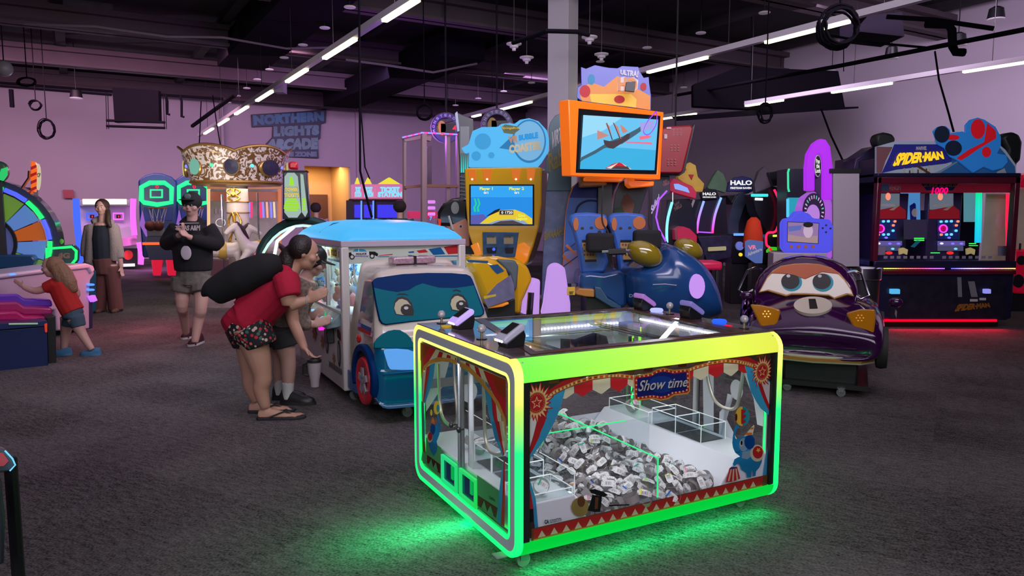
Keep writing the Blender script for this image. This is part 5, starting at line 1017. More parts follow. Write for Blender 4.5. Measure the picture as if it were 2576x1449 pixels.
cloth('shirt', mb, CAM_, bo); mb = MB(); limb(mb, [b_(520, 745), b_(550, 790)], [0.13, 0.14], 14); limb(mb, [b_(560, 780, -.07), b_(590, 890, -.07)], [0.115, 0.105]); limb(mb, [b_(535, 780, .08), b_(545, 885, .08)], [0.105, 0.10]); cloth('shorts', mb, mat('grey_shorts', (0.035, 0.035, 0.04), 0.9), bo)
for dy, x1, y1 in ((-.07, 602, 1200), (.08, 547, 1175)):
    mb = MB(); limb(mb, [b_(x1, y1-75, dy), b_(x1, y1, dy), b_(x1, y1+45, dy)], [0.052, 0.044, 0.045]); cloth('sock', mb, mat('white_sock', (0.6, 0.62, 0.6), 0.9), bo); h0 = b_(x1, y1, dy); shoe(bo, Vector((h0.x-0.05, h0.y, 0)), Vector((h0.x+0.21, h0.y-0.02, 0)), BLK, RUB, 1.05, 0.09)
# --- man in black hoodie walking toward us ---
Ym = 8.25
m_ = lambda px, py, dY=0.0: D(px, py, Ym+dY)
mb = MB(); hm = m_(483, 517); limb(mb, [m_(487, 720), m_(486, 665), m_(484, 610), m_(484, 572)], [0.14, 0.14, 0.155, 0.12], 14); limb(mb, [m_(484, 575), hm], [0.062, 0.055]); BM = head(mb, hm, Vector((0.0, -1, -0.02)), 1.08)
limb(mb, [m_(508, 705), m_(505, 775, -.08), m_(500, 800, -.05), m_(490, 862, -.10)], [0.10, 0.068, 0.062, 0.038]); limb(mb, [m_(462, 705), m_(458, 768, -.05), m_(462, 790, 0.1), m_(468, 838, .28)], [0.10, 0.066, 0.058, 0.038])
for sx, el, hx in ((-1, (421, 612), (452, 590)), (1, (543, 612), (474, 596))):
    el_ = m_(*el, -0.03); wr = m_(*hx, -0.30); limb(mb, [m_(484+sx*40, 577), el_, wr], [0.06, 0.05, 0.030]); hand(mb, wr, Vector((-sx*0.55, -0.25, 0.75)), Vector((-sx*0.3, -1, 0)), 1.05, 0.7)
mo = person('man in black hoodie and dark cap walking with hands together, white badge below them', mb, SKINP, 0.010, 5); face(mo, hm, BM, 1.08, (0.35, 0.08, 0.08))
HOOD = mat('black_hoodie', (0.006, 0.006, 0.008), 0.9); mb = MB(); limb(mb, [m_(487, 680), m_(486, 650), m_(484, 610), m_(484, 572), m_(484, 556)], [0.20, 0.21, 0.215, 0.15, 0.09], 18)
for sx, el, hx in ((-1, (421, 612), (448, 594)), (1, (543, 614), (480, 600))): limb(mb, [m_(484+sx*36, 573), m_(484+sx*50, 592), m_(*el, -.03), m_(*hx, -.28)], [0.10, 0.095, 0.085, 0.052])
limb(mb, [m_(455, 566), m_(484, 552, .08), m_(512, 566)], [0.04, 0.07, 0.04]); hd = cloth('hoodie', mb, HOOD, mo, 0.014)
n_ = D(490, 575, Ym-0.235)
MM = Thing('x', None, None, (m_(484, 600).x, Ym-0.235, 0)); MM.o.name = 'tmp'; qd = lambda *p: [MM.M @ Vector((*(MM.f(a, b, 0)[0:1]), 0, MM.f(a, b, 0)[1])) for a, b in p]
def wtext(par, s, pts, m, bold=0.04):
    bl, br, tr2, tl = qd(*pts); vs, fs = textmesh(s, bold, 0); return MB()._a([(bl*(1-u)+br*u)*(1-v)+(tl*(1-u)+tr2*u)*v for u, v in vs], fs).build('print', m, par, smooth=0, recalc=False, solid=0.004)
wtext(hd, 'TEXAS A&M', [(441, 580), (503, 580), (503, 566), (441, 568)], mat('hoodie_print', (0.5, 0.45, 0.45), 0.8)); MB()._a(qd((443, 563), (500, 562), (500, 560), (443, 561)), [(0, 1, 2, 3)]).build('print', MATS['hoodie_print'], hd, smooth=0, solid=0.003)
MB().ball(m_(468, 636, -.26), 0.058, 10, (1, 0.12, 1.35)).build('badge', mat('badge_white', (0.55, 0.5, 0.55), 0.4), mo); MB().tube([m_(468, 618, -.26), m_(466, 600, -.27)], 0.004, 5).build('lanyard', BLK, mo)
mb = MB().ball(hm + Vector((0, 0.0, 0.045)), 0.118, 12, (0.9, 1.0, 0.92)); cp2 = mb.build('cap', mat('cap_dark', (0.010, 0.014, 0.014), 0.8), mo, smooth=180); MB().ball(hm+Vector((0, -0.13, 0.062)), 0.085, 10, (1.0, 0.9, 0.12)).build('peak', MATS['cap_dark'], cp2, smooth=180); MB().ball(hm+Vector((0, -0.108, 0.10)), 0.04, 8, (1, 0.25, 0.8)).build('emblem', mat('emblem_grey', (0.12, 0.2, 0.18), 0.7), cp2)
mb = MB(); limb(mb, [m_(487, 675), m_(487, 715)], [0.185, 0.175], 14); limb(mb, [m_(508, 700), m_(510, 737, -.06)], [0.14, 0.13]); limb(mb, [m_(464, 700, -.02), m_(458, 735, -.04)], [0.14, 0.125]); cloth('shorts', mb, mat('grey_camo', (0.13, 0.12, 0.10), 0.9, noise=(22, 0.6)), mo)
MRN = mat('maroon_canvas', (0.05, 0.008, 0.012), 0.7); a1, a2 = G(487, 868), G(470, 852); shoe(mo, Vector((a1.x+0.02, a1.y+0.16, 0)), Vector((a1.x, a1.y-0.10, 0)), MRN, mat('white_sole', (0.6, 0.58, 0.58), 0.6), 1.15, 0.09); shoe(mo, Vector((a2.x, a2.y+0.18, 0)), Vector((a2.x-0.02, a2.y-0.06, 0)), MRN, MATS['white_sole'], 1.15, 0.09)
bpy.data.objects.remove(MM.o)
# --- woman in pale cardigan ---
Yc_ = 11.2
k_ = lambda px, py, dY=0.0: D(px, py, Yc_+dY)
mb = MB(); hk = k_(256, 522); limb(mb, [k_(268, 680), k_(262, 630), k_(258, 590), k_(257, 560)], [0.13, 0.12, 0.14, 0.10]); limb(mb, [k_(257, 562), hk], [0.05, 0.048]); BK = head(mb, hk, Vector((0.15, -1, 0)), 1.02)
for P_ in ([(280, 665), (285, 715), (291, 772)], [(258, 665), (256, 715), (252, 770)]): limb(mb, [k_(*p) for p in P_], [0.10, 0.07, 0.045])
for P_, h in (([(228, 570), (218, 615), (216, 655)], None), ([(284, 570), (296, 620), (305, 672)], 1)):
    limb(mb, [k_(*p) for p in P_], [0.06, 0.05, 0.032]); hand(mb, k_(*P_[2]), Vector((0.1 if h else -0.1, -0.1, -1)), Vector((-0.3, -1, 0)), 1.0, 0.5)
ko = person('woman in open pale cardigan and rust trousers standing beside blue neon post', mb, SKINP, 0.011, 4); face(ko, hk, BK)
mb = MB().ball(hk+Vector((0, 0.02, 0.03)), 0.107, 12, (0.93, 1, 0.98)); limb(mb, [hk+Vector((0.08, 0.02, -0.03)), hk+Vector((0.11, -0.04, -0.12)), hk+Vector((0.13, -0.08, -0.22)), hk+Vector((0.17, -0.09, -0.30))], [0.03, 0.04, 0.04, 0.02]); cloth('hair', mb, mat('brown_hair', (0.035, 0.018, 0.012), 0.6), ko, 0.012, 2)
mb = MB(); limb(mb, [k_(262, 655), k_(259, 600), k_(257, 565)], [0.15, 0.155, 0.11]); cloth('top', mb, mat('dark_teal_top', (0.012, 0.02, 0.03), 0.9), ko, 0.012)
KN = mat('cream_knit', (0.30, 0.26, 0.24), 0.95, bump=(60, 0.8)); mb = MB(); limb(mb, [k_(230, 565), k_(232, 600, -.03), k_(228, 662, -.02)], [0.075, 0.085, 0.09]); limb(mb, [k_(283, 565), k_(288, 600, -.03), k_(290, 655, -.0)], [0.07, 0.075, 0.08]); limb(mb, [k_(232, 560), k_(257, 552, .09), k_(282, 560)], [0.05, 0.07, 0.05]); limb(mb, [k_(257, 575, .12), k_(260, 655, .12)], [0.13, 0.15])
for P_ in ([(226, 570), (216, 615), (214, 645)], [(286, 570), (297, 618), (303, 650)]): limb(mb, [k_(*p) for p in P_], [0.08, 0.07, 0.062])
cloth('cardigan', mb, KN, ko, 0.013); mb = MB(); limb(mb, [k_(262, 650), k_(267, 690)], [0.165, 0.15]); limb(mb, [k_(280, 670), k_(286, 725), k_(292, 780)], [0.125, 0.105, 0.11]); limb(mb, [k_(256, 670), k_(254, 725), k_(247, 782)], [0.125, 0.10, 0.11]); cloth('trousers', mb, mat('rust_trousers', (0.13, 0.05, 0.045), 0.9), ko, 0.013)
for px in (291, 250): g_ = G(px, 786); shoe(ko, Vector((g_.x, g_.y+0.15, 0)), Vector((g_.x, g_.y-0.1, 0)), mat('brown_shoe', (0.12, 0.05, 0.03), 0.6), RUB, 1.0, 0.08)
# --- girl ---
Yg = 7.72
g_ = lambda px, py, dY=0.0: D(px, py, Yg+dY)
mb = MB(); hg = g_(131, 672); limb(mb, [g_(182, 785), g_(165, 750), g_(152, 715), g_(146, 705)], [0.10, 0.095, 0.10, 0.07]); limb(mb, [g_(146, 708), hg], [0.045, 0.042]); BG = head(mb, hg, Vector((-0.93, -0.35, -0.1)), 0.92)
for P_, dy in (([(188, 800), (205, 838), (232, 880)], -.03), ([(172, 800), (165, 838), (160, 880)], .07)): limb(mb, [g_(*p, dy) for p in P_], [0.082, 0.05, 0.03])
wg = g_(58, 722, -.1); limb(mb, [g_(122, 722, -.05), g_(90, 732, -.08), wg], [0.045, 0.038, 0.024]); hand(mb, wg, g_(40, 706, -.1)-wg, Vector((0, 0, 1)), 0.75, 0.4); limb(mb, [g_(180, 715, .08), g_(193, 740, .1), g_(180, 755, .15)], [0.045, 0.038, 0.025]); hand(mb, g_(180, 755, .15), Vector((-0.5, 0.3, 0.2)), Vector((0, 0, 1)), 0.75, 0.6)
gi = person('small girl with long fair hair in red T-shirt reaching over the cabinet', mb, SKINP, 0.009, 4); face(gi, hg, BG, 0.92)
mb = MB().ball(hg+Vector((0.015, 0.015, 0.02)), 0.098, 12, (0.98, 0.98, 0.98)); limb(mb, [hg+Vector((0.06, 0, 0.02)), g_(160, 690), g_(175, 715), g_(190, 735)], [0.07, 0.09, 0.08, 0.03]); limb(mb, [hg+Vector((0.05, -.04, 0)), g_(150, 700, -.05), g_(160, 722, -.05)], [0.05, 0.05, 0.02]); cloth('hair', mb, mat('fair_hair', (0.24, 0.13, 0.07), 0.6, bump=(40, 1)), gi, 0.011, 2)
mb = MB(); limb(mb, [g_(184, 785), g_(165, 750), g_(152, 716), g_(146, 704)], [0.115, 0.115, 0.12, 0.06]); limb(mb, [g_(140, 715, -.04), g_(112, 725, -.06)], [0.075, 0.058]); limb(mb, [g_(165, 712, .08), g_(186, 728, .1)], [0.07, 0.058]); cloth('shirt', mb, mat('red_tee', (0.45, 0.015, 0.012), 0.85), gi)
mb = MB(); limb(mb, [g_(178, 778), g_(186, 795)], [0.105, 0.105]); limb(mb, [g_(190, 795, -.03), g_(198, 822, -.03)], [0.085, 0.072]); limb(mb, [g_(176, 795, .06), g_(172, 820, .06)], [0.08, 0.07]); cloth('shorts', mb, mat('denim', (0.05, 0.09, 0.13), 0.9), gi)
for px, py, dx in ((233, 893, -0.0), (160, 893, 0.0)): a_ = G(px, py); shoe(gi, Vector((a_.x+0.08, a_.y, 0)), Vector((a_.x-0.11, a_.y-0.02, 0)), mat('blue_clog', (0.06, 0.20, 0.36), 0.5), mat('blue_clog', (0, 0, 0)), 0.85, 0.07)
# --- two people far behind ---
for lab, px, Yp, top, tc_, hc_ in (('person with dark curly hair and green shirt seen from behind near the ticket machines', 1006, 12.8, 505, (0.03, 0.09, 0.06), (0.012, 0.008, 0.008)), ('person in pale shirt turned away in front of the warm doorway', 795, 14.5, 510, (0.35, 0.27, 0.30), (0.02, 0.012, 0.01))):
    v_ = lambda dx, z: Vector((D(px, 540, Yp).x+dx, Yp, z)); mb = MB(); zt_ = D(px, top, Yp).z; h0 = v_(0, zt_-0.12); B_ = head(mb, h0, Vector((0.3, 1, 0)), 1.0); limb(mb, [v_(0, 0.9), v_(0, 1.2), v_(0, zt_-0.32)], [0.14, 0.15, 0.11]); limb(mb, [v_(0, zt_-0.3), h0], [0.05, 0.05])
    for q in (-1, 1): limb(mb, [v_(q*0.09, 0.95), v_(q*0.1, 0.5), v_(q*0.1, 0.06)], [0.1, 0.065, 0.04]); limb(mb, [v_(q*0.17, zt_-0.33), v_(q*0.22, 1.15), v_(q*0.2, 0.9)], [0.06, 0.05, 0.03]); hand(mb, v_(q*0.2, 0.9), (0, 0, -1), (0, 1, 0), 1.0, 0.4)
    po = person(lab, mb, SKINP, 0.013, 3); face(po, h0, B_); mb = MB().ball(h0+Vector((0, -0.01, 0.025)), 0.115 if 'curly' in lab else 0.104, 10); cloth('hair', mb, mat('hair_'+str(px), hc_, 0.8, bump=(50, 1)), po, 0.012, 1)
    mb = MB(); limb(mb, [v_(0, 0.95), v_(0, 1.2), v_(0, zt_-0.30)], [0.18, 0.19, 0.13], 14); [limb(mb, [v_(q*0.15, zt_-0.33), v_(q*0.22, 1.2)], [0.09, 0.075]) for q in (-1, 1)]; cloth('shirt', mb, mat('shirt_'+str(px), tc_, 0.9), po, 0.014)
    mb = MB(); limb(mb, [v_(0, 0.85), v_(0, 0.98)], [0.16, 0.17]); [limb(mb, [v_(q*0.09, 0.9), v_(q*0.1, 0.1)], [0.12, 0.08]) for q in (-1, 1)]; cloth('trousers', mb, mat('dark_trousers', (0.02, 0.02, 0.03), 0.9), po, 0.014)
    for q in (-1, 1): shoe(po, v_(q*0.1, 0)+Vector((0, -0.08, 0)), v_(q*0.1, 0)+Vector((0, 0.18, 0)), BLK, RUB, 1.0, 0.08)
# ================= RIDES AND BIG CABINETS =================
class K:
    """shapes traced on planes of one thing"""
    def __init__(s, T, crop, y=0.0): s.T = T; s.c = crop; s.y = y
    def pl(s, y): return (0, s.y if y is None else y, 1.0), (0, -1, 0)
    def s(s, name, pts, m, y=None, th=0.05, b=0.004, par=None): return slab3(s.T, name, s.c(pts), m, *s.pl(y), th, parent=par, bevel=b)
    def f(s, name, o, i, m, y=None, th=0.05, b=0.003, par=None): return frame3(s.T, name, s.c(o), s.c(i), m, *s.pl(y), th, parent=par, bevel=b)
    def a(s, name, items, y=None, par=None, dt=0.0006): return art3(s.T, name, [(s.c(p), m) for p, m in items], *s.pl(y), dt, parent=par)
    def x(s, name, st, q, m, y=None, off=0.006, bold=0.03, shear=0.0, par=None, warp=None): return text3(s.T, name, st, s.c(q), m, *s.pl(y), off, bold, shear, par, 0, warp)
    def t(s, name, pts, m, r=0.012, y=None, cl=False, sp=0, off=0.004, par=None): return tube3(s.T, name, s.c(pts), m, *s.pl(y), r, cl, off, par, 6, sp)
def at(px, Y): v = D(px, 560, Y); return Vector((v.x, v.y, 0))
def R4(x0, y0, x1, y1): return [(x0, y0), (x1, y0), (x1, y1), (x0, y1)]
def Q4(x0, y0, x1, y1): return [(x0, y1), (x1, y1), (x1, y0), (x0, y0)]   # bl br tr tl in image coordinates
def cbox(T, name, x0, x1, y0, y1, z0, z1, m, b=0.01): return MB().bb(x0, y0, z0, x1, y1, z1).build(name, m, T.o, bevel=b)
# ---- purple toy car ride ----
c3 = cr(1820, 620, 3.623)
pc = Thing('toy_car_ride', 'glossy purple coin ride car with painted windscreen eyes and number 1 on its hood', 'ride', (2.465, 5.95, 0), R(-25)); k3 = K(pc, c3)
PU = mat('purple_gloss', (0.030, 0.003, 0.040), 0.15, coat=0.7, spec=0.3); AMB = mat('amber_lens', (0.34, 0.13, 0.004), 0.10, coat=1.0, emit=0.10); OCH = mat('ochre_trim', (0.35, 0.16, 0.02), 0.35); PCR = mat('pale_cream', (0.55, 0.50, 0.40), 0.35, coat=0.6)
def carring(y, hw, z0, z1, hood=0.0, n=28):
    rg = []
    for i in range(n):
        a = 2*math.pi*i/n; c, s = math.cos(a), math.sin(a); e = 0.55
        x = hw*math.copysign(abs(c)**e, c); z = (z0+z1)/2+(z1-z0)/2*math.copysign(abs(s)**e, s)
        if s > 0.2: z += hood*(max(0, 1-abs(x)/(hw*0.55)) - 0.35)
        rg.append((x-0.02, y, z))
    return rg
MB().rings([carring(*a) for a in ((0.02, 0.40, 0.34, 0.44), (-0.03, 0.48, 0.33, 0.50), (0.0, 0.52, 0.30, 0.58, 0.02), (0.10, 0.54, 0.29, 0.66, 0.05), (0.28, 0.55, 0.28, 0.72, 0.07), (0.50, 0.55, 0.28, 0.77, 0.04), (0.8, 0.53, 0.28, 0.78), (1.3, 0.53, 0.28, 0.76), (1.62, 0.48, 0.34, 0.70), (1.68, 0.40, 0.4, 0.62))]).build('car_body', PU, pc.o, smooth=180, sub=1)
MB().rings([[(x-0.12, y + (0.16*(z-0.74)/0.4 if y < 0.7 else 0), z) for x, z in [(hw*math.cos(R(a)), 0.74+h*math.sin(R(a))**0.8) for a in range(0, 181, 12)] + [(-hw, 0.70), (hw, 0.70)]] for y, hw, h in ((0.52, 0.40, 0.25), (0.56, 0.43, 0.34), (0.66, 0.44, 0.37), (0.95, 0.44, 0.38), (1.2, 0.42, 0.34), (1.4, 0.36, 0.2))]).build('cabin', PU, pc.o, smooth=60)
P0, N = (0, 0.50, 0.78), (0, -0.80, 0.36)
wsO = [(318, 420), (340, 380), (400, 270), (450, 215), (520, 175), (640, 155), (760, 150), (880, 160), (980, 190), (1060, 240), (1110, 300), (1170, 400), (1190, 455), (1130, 440), (1010, 480), (960, 450), (760, 440), (620, 440), (570, 455), (400, 405)]
slab3(pc, 'windscreen', c3(wsO), OCH, P0, N, 0.10, bevel=0.004); P1 = Vector(P0)+Vector(N).normalized()*0.001
it = [(c3([(335, 412), (400, 290), (450, 240), (530, 205), (760, 180), (960, 215), (1050, 260), (1100, 310), (1160, 400), (1175, 435), (1120, 425), (1010, 465), (960, 438), (760, 425), (620, 425), (575, 440), (410, 392)]), PCR),
      (c3([(430, 245), (520, 185), (640, 165), (760, 160), (880, 168), (980, 200), (1060, 245), (1040, 250), (900, 235), (800, 275), (745, 300), (640, 265), (540, 250)]), mat('print_burnt', (0.55, 0.12, 0.03), 0.4))]
for cx_, cy_ in ((622, 328), (908, 330)): it += [(c3(ell(cx_, cy_, 95, 82, 28)), TEAL), (c3(ell(cx_-12, cy_-10, 84, 72, 26)), INK), (c3(ell(cx_-30, cy_-58, 18, 14, 12)), PWH)]
it += [(c3([(430, 245), (520, 200), (640, 185), (760, 180), (880, 185), (980, 215), (1040, 250), (900, 232), (800, 270), (745, 298), (640, 262), (540, 245)]), MATS['print_burnt'])]
art3(pc, 'windscreen_face', it, P1, N, 0.0008)
PH, NH = (0, 0.28, 0.737), (0, -0.33, 0.94)
slab3(pc, 'number_disc', c3(ell(815, 545, 175, 78, 30)), PCR, PH, NH, 0.05, front=0.012); text3(pc, 'number', '1', c3([(785, 582), (860, 580), (838, 490), (775, 491)]), INK, PH, NH, 0.0145, 0.03)
for P_, pts in (((-0.4, 0.04, 0.6), [(240, 525), (330, 530), (430, 550), (520, 575), (495, 690), (450, 765), (385, 765), (330, 720), (290, 630)]), ((0.33, 0.06, 0.6), [(1115, 605), (1240, 570), (1385, 570), (1385, 680), (1370, 800), (1280, 812), (1200, 790), (1160, 690)])):
    slab3(pc, 'headlight', c3(pts), AMB, P_, (0, -0.9, 0.35), 0.12, bevel=0.015, front=0.01)
    cx_, cy_ = (395, 618) if P_[0] < 0 else (1243, 655); nn = Vector((0, -0.9, 0.35)).normalized(); mb = MB()
    for q in range(7): p = _pt(pc, *c3([(cx_+(32*math.cos(R(60*q)) if q < 6 else 0), cy_+(28*math.sin(R(60*q)) if q < 6 else 0))])[0], P_, (0, -0.9, 0.35)) + nn*0.014; mb.ball(p, 0.005, 4)
    mb.build('led_dots', glow('amber_led' if P_[0] < 0 else 'amber_led_dim', (1, 0.5, 0.15), 2.5 if P_[0] < 0 else 0.7), pc.o)
bp = lambda o: [(-0.50+o, 0.16), (-0.40+o, 0.02), (0.0, -0.045+o), (0.36-o, 0.02), (0.46-o, 0.16)]
MB().rings([[(x, y, z) for x, y in bp(0)] + [(x, y+0.06, z) for x, y in bp(0)[::-1]] for z in (0.285, 0.345)]).build('bumper', mat('bumper_pale', (0.42, 0.45, 0.28), 0.4), pc.o, bevel=0.008)
MB().rings([[(x, y-0.006, z) for x, y in bp(0)] + [(x, y+0.02, z) for x, y in bp(0)[::-1]] for z in (0.303, 0.327)]).build('bumper_stripe', OCH, pc.o)
MB().tube([(-0.52, 0.10, 0.42), (-0.3, -0.02, 0.42), (0, -0.052, 0.42), (0.3, -0.02, 0.42), (0.49, 0.10, 0.42)], 0.006, 6).build('grille_line', PU, pc.o)
for sx in (-1, 1):
    for y in (0.30, 1.35): MB().lathe([(0, 0), (0.12, 0), (0.17, 0.01), (0.18, 0.04), (0.17, 0.09), (0, 0.1)], (sx*0.53-0.02-(0.05 if sx > 0 else 0.05), y, 0.40), 24, 'x').build('wheel', RUB, pc.o)
    MB().tube([(sx*a_-0.14, b2_, c_) for a_, b2_, c_ in ((0.36, 0.72, 0.98), (0.42, 0.66, 1.0), (0.47, 0.6, 0.98), (0.54, 0.56, 0.80), (0.48, 0.56, 0.76), (0.42, 0.60, 0.8))], 0.011, 8).build('mirror_bar', CHR, pc.o)
    MB().ball((sx*0.60, 0.45, 0.76), 0.06, 8, (0.9, 0.5, 0.7)).build('mirror', PU, pc.o)
MB().bb(-0.24, 0.18, 0.05, 0.34, 1.2, 0.30).build('pedestal', BLK, pc.o, bevel=0.02); MB().bb(-0.3, 0.1, 0.06, 0.42, 1.3, 0.10).build('base_plate', BLK, pc.o)
casters(pc, [(0.22, 0.10), (-0.2, 0.14), (0.25, 1.2), (-0.2, 1.2)], 0.035, 0.08)
MB().ball((-0.60, 0.55, 0.58), 0.09, 10, (0.6, 2.2, 2.2)).build('fender', mat('mirror_purple', (0.25, 0.12, 0.35), 0.08, 1.0), pc.o)
# ---- blue motion ride with the orange screen ----
c5, c6 = cr(1400, 440, 4.025), cr(1360, 150, 4.39)
rd = Thing('motion_ride', 'blue two-seat motion ride with a big orange framed screen above the seats', 'arcade machine', at(1560, 7.4), R(0)); k5 = K(rd, c5); k6 = K(rd, c6)
RB = mat('ride_blue', (0.03, 0.11, 0.42), 0.35, coat=0.3, noise=(30, 0.15)); RBD = mat('ride_navy', (0.010, 0.055, 0.19), 0.25, coat=0.5); ORS = mat('speaker_orange', (0.45, 0.13, 0.03), 0.6); OFR = mat('frame_orange', (0.95, 0.17, 0.01), 0.3, emit=0.35)
# side art panels
k5.s('art_panel', [(60, 1100), (58, 1000), (75, 600), (90, 380), (120, 230), (160, 120), (230, 60), (640, 60), (590, 160), (565, 300), (558, 500), (565, 800), (590, 980), (640, 1100)], ORS, 0.75, 0.04)
k5.a('panel_print', [([(68, 1100), (66, 1000), (85, 600), (98, 380), (130, 230), (170, 130), (230, 62), (625, 62), (580, 160), (555, 300), (548, 500), (555, 800), (580, 980), (625, 1100)], mat('print_sky_blue', (0.05, 0.17, 0.55), 0.4)),
    ([(130, 230), (170, 130), (230, 62), (625, 62), (580, 160), (562, 240)], NAVY), ([(66, 1000), (75, 780), (200, 760), (230, 900), (560, 900), (580, 980), (600, 1100), (68, 1100)], mat('print_lilac', (0.32, 0.30, 0.52), 0.5)),
    ([(60, 800), (75, 780), (215, 660), (205, 690)], mat('print_slate', (0.05, 0.06, 0.16), 0.5)), ([(90, 720), (110, 700), (205, 800), (190, 815)], ORS), ([(66, 800), (60, 830), (140, 910), (160, 890)], ORS), ([(68, 920), (215, 815), (215, 830), (70, 935)], MATS['print_slate'])], 0.748)
k5.t('wheel_rim', [(190, 390), (215, 320), (270, 275), (340, 258), (410, 268), (470, 310)], MATS['print_slate'], 0.012, 0.74, sp=4)
k5.s('art_panel', [(572, 700), (568, 400), (590, 200), (640, 80), (700, 50), (960, 50), (900, 200), (840, 390), (840, 700)], mat('dark_art', (0.008, 0.015, 0.022), 0.3), 0.95, 0.04); k5.a('panel_print', [([(575, 385), (580, 340), (660, 320), (700, 385)], mat('print_moss', (0.03, 0.08, 0.03), 0.5)), ([(650, 290), (680, 210), (720, 190), (760, 230), (790, 300), (770, 385), (690, 385)], mat('print_rustbrown', (0.22, 0.08, 0.04), 0.5))], 0.948)
# seats
for dx, dy in ((0, 0.05), (388, 0.32)):
    z = dy; sh_ = lambda pts: [(x+dx, y) for x, y in pts]
    so_ = k5.s('seat', sh_([(125, 470), (140, 410), (200, 385), (330, 380), (430, 392), (500, 400), (522, 450), (505, 540), (500, 600), (470, 700), (500, 780), (530, 880), (500, 960), (480, 990), (250, 1005), (240, 950), (225, 800), (190, 640), (165, 560)]), RB, z, 0.16, 0.03)
    k5.s('head_speaker', sh_(ell(197, 500, 28, 68, 18)), ORS, z-0.006, 0.03, 0.004, so_); k5.s('head_speaker', sh_(ell(450, 488, 66, 66, 24)), ORS, z-0.006, 0.03, 0.004, so_)
    for q in ((262, 541, 18, 14), (354, 536, 18, 14), (435, 585, 20, 24)): k5.s('vent_hole', sh_(ell(*q, 12)), BLK, z-0.004, 0.01, 0, so_)
    k5.a('warning_label', [(sh_(R4(258, 658, 370, 735)), mat('print_label_tan', (0.55, 0.33, 0.12), 0.5)), (sh_(R4(258, 658, 370, 685)), INK), (sh_([(268, 735), (388, 735), (402, 855), (288, 858)]), MATS['print_label_tan']), (sh_([(285, 858), (402, 855), (405, 878), (292, 882)]), INK)] + [(sh_(R4(x, y, x+16, y+18)), BROWN) for x in (275, 305, 335, 362) for y in (698, 760, 800) if x < 360 or y > 700], z-0.003, so_)
# body of the ride
k5.s('seat_base', [(240, 1000), (340, 985), (480, 1000), (620, 965), (700, 1000), (720, 1150), (720, 1330), (640, 1360), (480, 1250), (240, 1180), (225, 1120)], RBD, -0.05, 0.7, 0.04)
k5.s('foot_plate', [(190, 1190), (230, 1150), (385, 1160), (385, 1240), (300, 1235), (200, 1215)], mat('orange_plate', (0.42, 0.18, 0.03), 0.4), -0.12, 0.25, 0.01)
k5.s('skirt', [(300, 1240), (480, 1250), (640, 1370), (640, 1500), (300, 1500)], BLK, -0.02, 0.6)
k5.s('side_rail', [(385, 1130), (450, 1140), (520, 1250), (660, 1330), (650, 1360), (560, 1345), (470, 1290), (390, 1240)], mat('rail_teal', (0.02, 0.07, 0.13), 0.4), -0.14, 0.05, 0.01)
# nose: rounded shell
def nose():
    rs = []
    ou = c5([(670, 1010), (760, 900), (1000, 850), (1060, 700), (1160, 690), (1300, 770), (1440, 850), (1560, 980), (1640, 1150), (1680, 1330), (1690, 1500), (700, 1500), (700, 1150)])
    P = [Vector((*rd.f(a, b, -0.05), 0)) for a, b in ou]; c = Vector((sum(p.x for p in P)/len(P), sum(p.y for p in P)/len(P), 0))
    for y, k in ((-0.42, 0.0), (-0.40, 0.45), (-0.33, 0.78), (-0.2, 0.94), (-0.05, 1.0), (0.4, 1.0), (0.55, 0.9), (0.62, 0.6)):
        if k == 0: k = 0.1
        rs.append([(c.x+(p.x-c.x)*k, y, c.y+(p.y-c.y)*k) for p in P])
    return MB().rings(rs)
nose().build('nose_shell', RBD, rd.o, smooth=180, sub=2)
ya = mat('olive_yellow_gloss', (0.22, 0.16, 0.01), 0.12, coat=1.0)
for cx_, cy_, yy, s_ in ((895, 800, -0.28, 1.0), (1335, 750, 0.25, 0.86)):
    x, z = rd.f(*c5([(cx_, cy_)])[0], yy); b_ = MB().ball((0, 0, 0), 0.165*s_, 12, (1.12, 0.8, 0.72)); b_.xf(Matrix.Translation((x, yy, z)) @ Matrix.Rotation(R(25), 4, 'Y')); b_.build('headlamp', ya, rd.o, smooth=180)
k5.t('handle_bar', [(460, 780), (740, 770)], CHR, 0.014, -0.38); k5.t('hand_grip', [(525, 782), (700, 774)], RUB, 0.03, -0.38)
for P_ in ([(470, 100), (460, 300), (465, 480), (520, 580), (530, 700)], [(940, 120), (945, 300), (935, 500), (1010, 620), (1000, 700)]): k5.t('headset_cable', P_, RUB, 0.009, -0.05, sp=5)
for a in ((450, 690), (925, 660)): x, z = rd.f(*c5([a])[0], -0.1); MB().bb(x-0.15, -0.2, z-0.09, x+0.12, -0.05, z+0.10).build('headset', mat('headset_foam', (0.008, 0.008, 0.01), 0.9), rd.o, bevel=0.035, seg=3)
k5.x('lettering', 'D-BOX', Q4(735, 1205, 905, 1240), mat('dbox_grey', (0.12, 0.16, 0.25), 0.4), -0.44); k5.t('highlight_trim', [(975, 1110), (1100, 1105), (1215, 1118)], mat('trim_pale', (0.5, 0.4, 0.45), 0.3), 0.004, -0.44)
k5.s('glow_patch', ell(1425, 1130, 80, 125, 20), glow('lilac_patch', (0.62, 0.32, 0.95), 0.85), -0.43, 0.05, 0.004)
k5.s('number_plate', R4(108, 1135, 188, 1218), YEL, -0.2, 0.01); k5.x('plate_text', '007', Q4(128, 1178, 172, 1208), INK, -0.2)
